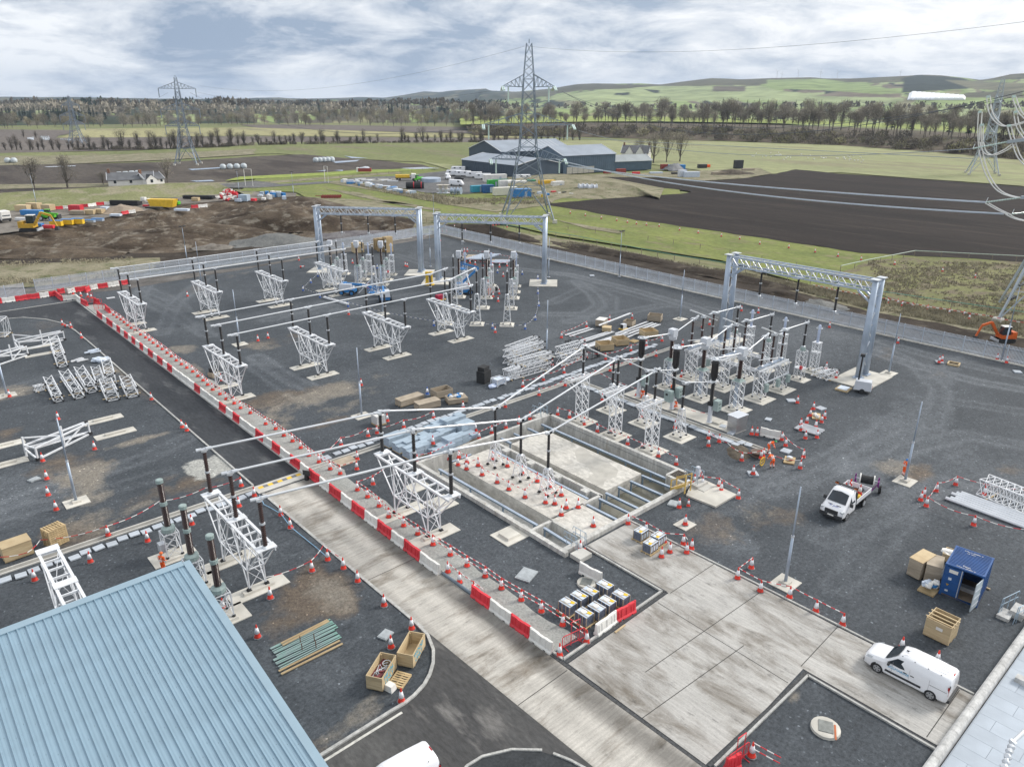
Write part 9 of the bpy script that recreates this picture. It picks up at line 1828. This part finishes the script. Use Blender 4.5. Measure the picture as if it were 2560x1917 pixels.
def wood(poly,n,protos,label,grp,hs,z,nm='tree',cat=None,part='trunk'):
 xs_=[p[0]for p in poly];lo=[p[1]for p in poly];hi=[p[2]for p in poly]
 for i,x in enumerate(sorted(random.uniform(xs_[0],xs_[-1])for _ in range(n))):
  a,b=np.interp(x,xs_,lo),np.interp(x,xs_,hi);y=random.uniform(a,b);t=tree(nm,protos[(i*7+i//3)%len(protos)],P(x,y,z if not callable(z)else z(y,a,b)),label%ordn(i),grp,random.uniform(*hs))
  if cat:t['category']=cat
wood([(-60,314,322),(250,312,322),(430,308,316),(640,305,314),(1250,309,320)],160,RT,'grey bare tree in the belt beyond the brown fields, %s from left','grey trees beyond the fields',(.6,1.),-.3)
wood([(-60,302,310),(150,301,310),(270,300,308)],85,TC,'dark conifer in the plantation on the left, %s from left','dark conifers on the left',(.8,1.15),-.3,'conifer')
wood([(150,289,298),(640,287,297),(1180,300,312)],138,RT+[TT[1]],'pale bare tree in the middle woods, %s from left','pale trees in the middle woods',(.75,1.15),0)
wood([(760,284,292),(1250,285,292)],46,TC,'conifer in the dark belt behind the middle woods, %s from left','conifers behind the middle woods',(1.1,1.5),2,'conifer');wood([(500,290,293),(560,290,293)],6,TC,'conifer standing alone in the bright strip, %s from left','lone conifers',(1.1,1.3),0,'conifer')
      
def far_wood(pts,n,hs,m,seed):
 rnd=random.Random(seed);mb=MB()
 for i in range(n):
  x,y,rng=rnd.choice(pts);x+=rnd.uniform(-45,45);d=rng*rnd.uniform(.92,1.1);r=ray(x,y);p=V((0,0,HC))+r*(d/math.hypot(r.x,r.y));h=rnd.uniform(*hs);w=h*.42;z0=p.z-1
  for k in range(12):a=rnd.uniform(0,6.28);q=V((p.x+math.cos(a)*w*rnd.random(),p.y+math.sin(a)*w*rnd.random(),z0+h*rnd.uniform(.05,.8)));s=w*.5;mb.add([q+V((-s*math.sin(a),s*math.cos(a),0)),q-V((-s*math.sin(a),s*math.cos(a),0)),q+V((rnd.uniform(-1,1),rnd.uniform(-1,1),h*.32))],[(0,1,2)])
 return stuff(mb.build('distant_woods',m))
far_wood([(x,266+random.uniform(-5,3),random.uniform(1500,2600))for x in range(-60,1300,40)],700,(9,16),SHRUB,3);far_wood([(x,276+random.uniform(-4,8),random.uniform(1250,1700))for x in range(-60,1250,30)],420,(9,15),TWIG,8);far_wood([(x,263+random.uniform(-4,3),random.uniform(1700,3000))for x in range(-60,1300,60)],200,(10,16),FIR,4)
far_wood([(x,270+random.uniform(-3,4),random.uniform(1600,2300))for x in range(1250,2620,40)],260,(8,14),SHRUB,5)
      
def tufts(nm,poly,n,h,m,z,seed):
 rnd=random.Random(seed);mb=MB();q=[P(*p,z)for p in poly];k=0;xs=[p.x for p in q];ys=[p.y for p in q]
 while k<n:
  x,y=rnd.uniform(min(xs),max(xs)),rnd.uniform(min(ys),max(ys));ins=False
  for a,b in zip(q,q[1:]+q[:1]):
   if(a.y>y)!=(b.y>y)and x<(b.x-a.x)*(y-a.y)/(b.y-a.y)+a.x:ins=not ins
  if not ins:continue
  if noise.noise(V((x*.12,y*.12,seed)))<-.15 and rnd.random()<.8:k+=1;continue
  for j in range(4):a=rnd.uniform(0,6.28);l=h*rnd.uniform(.5,1.2);s=V((math.cos(a),math.sin(a),0))*.12;o=V((x+rnd.uniform(-.3,.3),y+rnd.uniform(-.3,.3),z));mb.add([o-s,o+s,o+V((rnd.uniform(-.4,.4)*l,rnd.uniform(-.4,.4)*l,l))],[(0,1,2)])
  k+=1
 return stuff(mb.build(nm,m))
STRAW=mat('straw coloured grass',(.31,.28,.20),.95,0,.3,.4);GREENT=mat('green grass tufts',(.12,.15,.035),.95,0,.3,.4)
tufts('dry_grass',[(1425,605),(1686,655),(1920,695),(2210,750),(2560,802),(2560,842),(2180,774),(1920,708),(1802,690),(1570,638),(1400,616)],5000,.5,STRAW,.02,1);tufts('dry_grass',[(860,455),(1000,474),(1170,498),(1350,492),(1380,510),(1120,512),(960,482)],2200,.7,STRAW,-.1,3);tufts('dry_grass',[(2170,652),(2560,660),(2560,800),(2200,730)],2600,.4,STRAW,-.1,6);tufts('dry_grass',[(0,655),(330,645),(330,690),(0,715)],1200,.4,STRAW,.2,7)
       
for i,(x,y)in enumerate([(1942,180),(1954,184),(1995,184),(2050,180),(2093,185),(2250,184)]):
 r=ray(x,float(hill_top(x)));p=at_range(x,float(hill_top(x)),float(ridge_r(x)));h=36 if i not in(1,5)else 24;t=thing('wind_turbine','tiny wind turbine on the right skyline, %s from left'%ordn(i),'wind turbine',(p.x,p.y,p.z-3),0,'wind turbines on the skyline');MB().tube((0,0,0),(0,0,h),1.,6,.6).build('tower',GREYP,t);mb=MB();u=V((CR.x,CR.y,0)).normalized()
 for a in(0.3+i,2.4+i,4.5+i):mb.bar((0,0,h),u*math.cos(a)*h*.42+V((0,0,h+math.sin(a)*h*.42)),.8)
 mb.build('rotor',GREYP,t)
t=thing('polytunnels','field of bright white polytunnels on the right hillside','polytunnels',(0,0,0));PT_=mat('white polythene',(.80,.82,.86),.5)
def hill_pt(x,y):
 return bpy.context.scene.ray_cast(bpy.context.evaluated_depsgraph_get(),V((0,0,HC)),ray(x,y).normalized())
bpy.context.view_layer.update();HO=bpy.data.objects['hills']
for i in range(11):
 x0=2281+i*12;d0,d1=ray(x0,251-.0*i).normalized(),ray(x0+4,234).normalized();ok0,l0,*_=HO.ray_cast(V((0,0,HC)),d0);ok1,l1,*_=HO.ray_cast(V((0,0,HC)),d1)
 if ok0 and ok1:
  u=V((CR.x,CR.y,0)).normalized()*12;up=V((0,0,7));n_=1-i*.055
  l1=l0.lerp(l1,n_);MB().add([l0-u*1.35+up*.1,l0-u*.5+up,l0+u*.5+up,l0+u*1.2+up*.1,l1-u*1.35+up*.1,l1-u*.5+up,l1+u*.5+up,l1+u*1.2+up*.1],[(0,1,5,4),(1,2,6,5),(2,3,7,6),(0,3,2,1)]).build('tunnel',PT_,t)
# ---- haze
HZ=bpy.data.materials.new('thin blue haze');HZ.use_nodes=True;nt=HZ.node_tree;nt.nodes.clear();o_=nt.nodes.new('ShaderNodeOutputMaterial');v_=nt.nodes.new('ShaderNodeVolumePrincipled');v_.inputs['Color'].default_value=(.62,.76,.97,1);v_.inputs['Density'].default_value=.00007;v_.inputs['Anisotropy'].default_value=0.;nt.links.new(v_.outputs[0],o_.inputs['Volume'])
stuff(MB().box(0,0,149,24400,24400,302).build('haze',HZ))
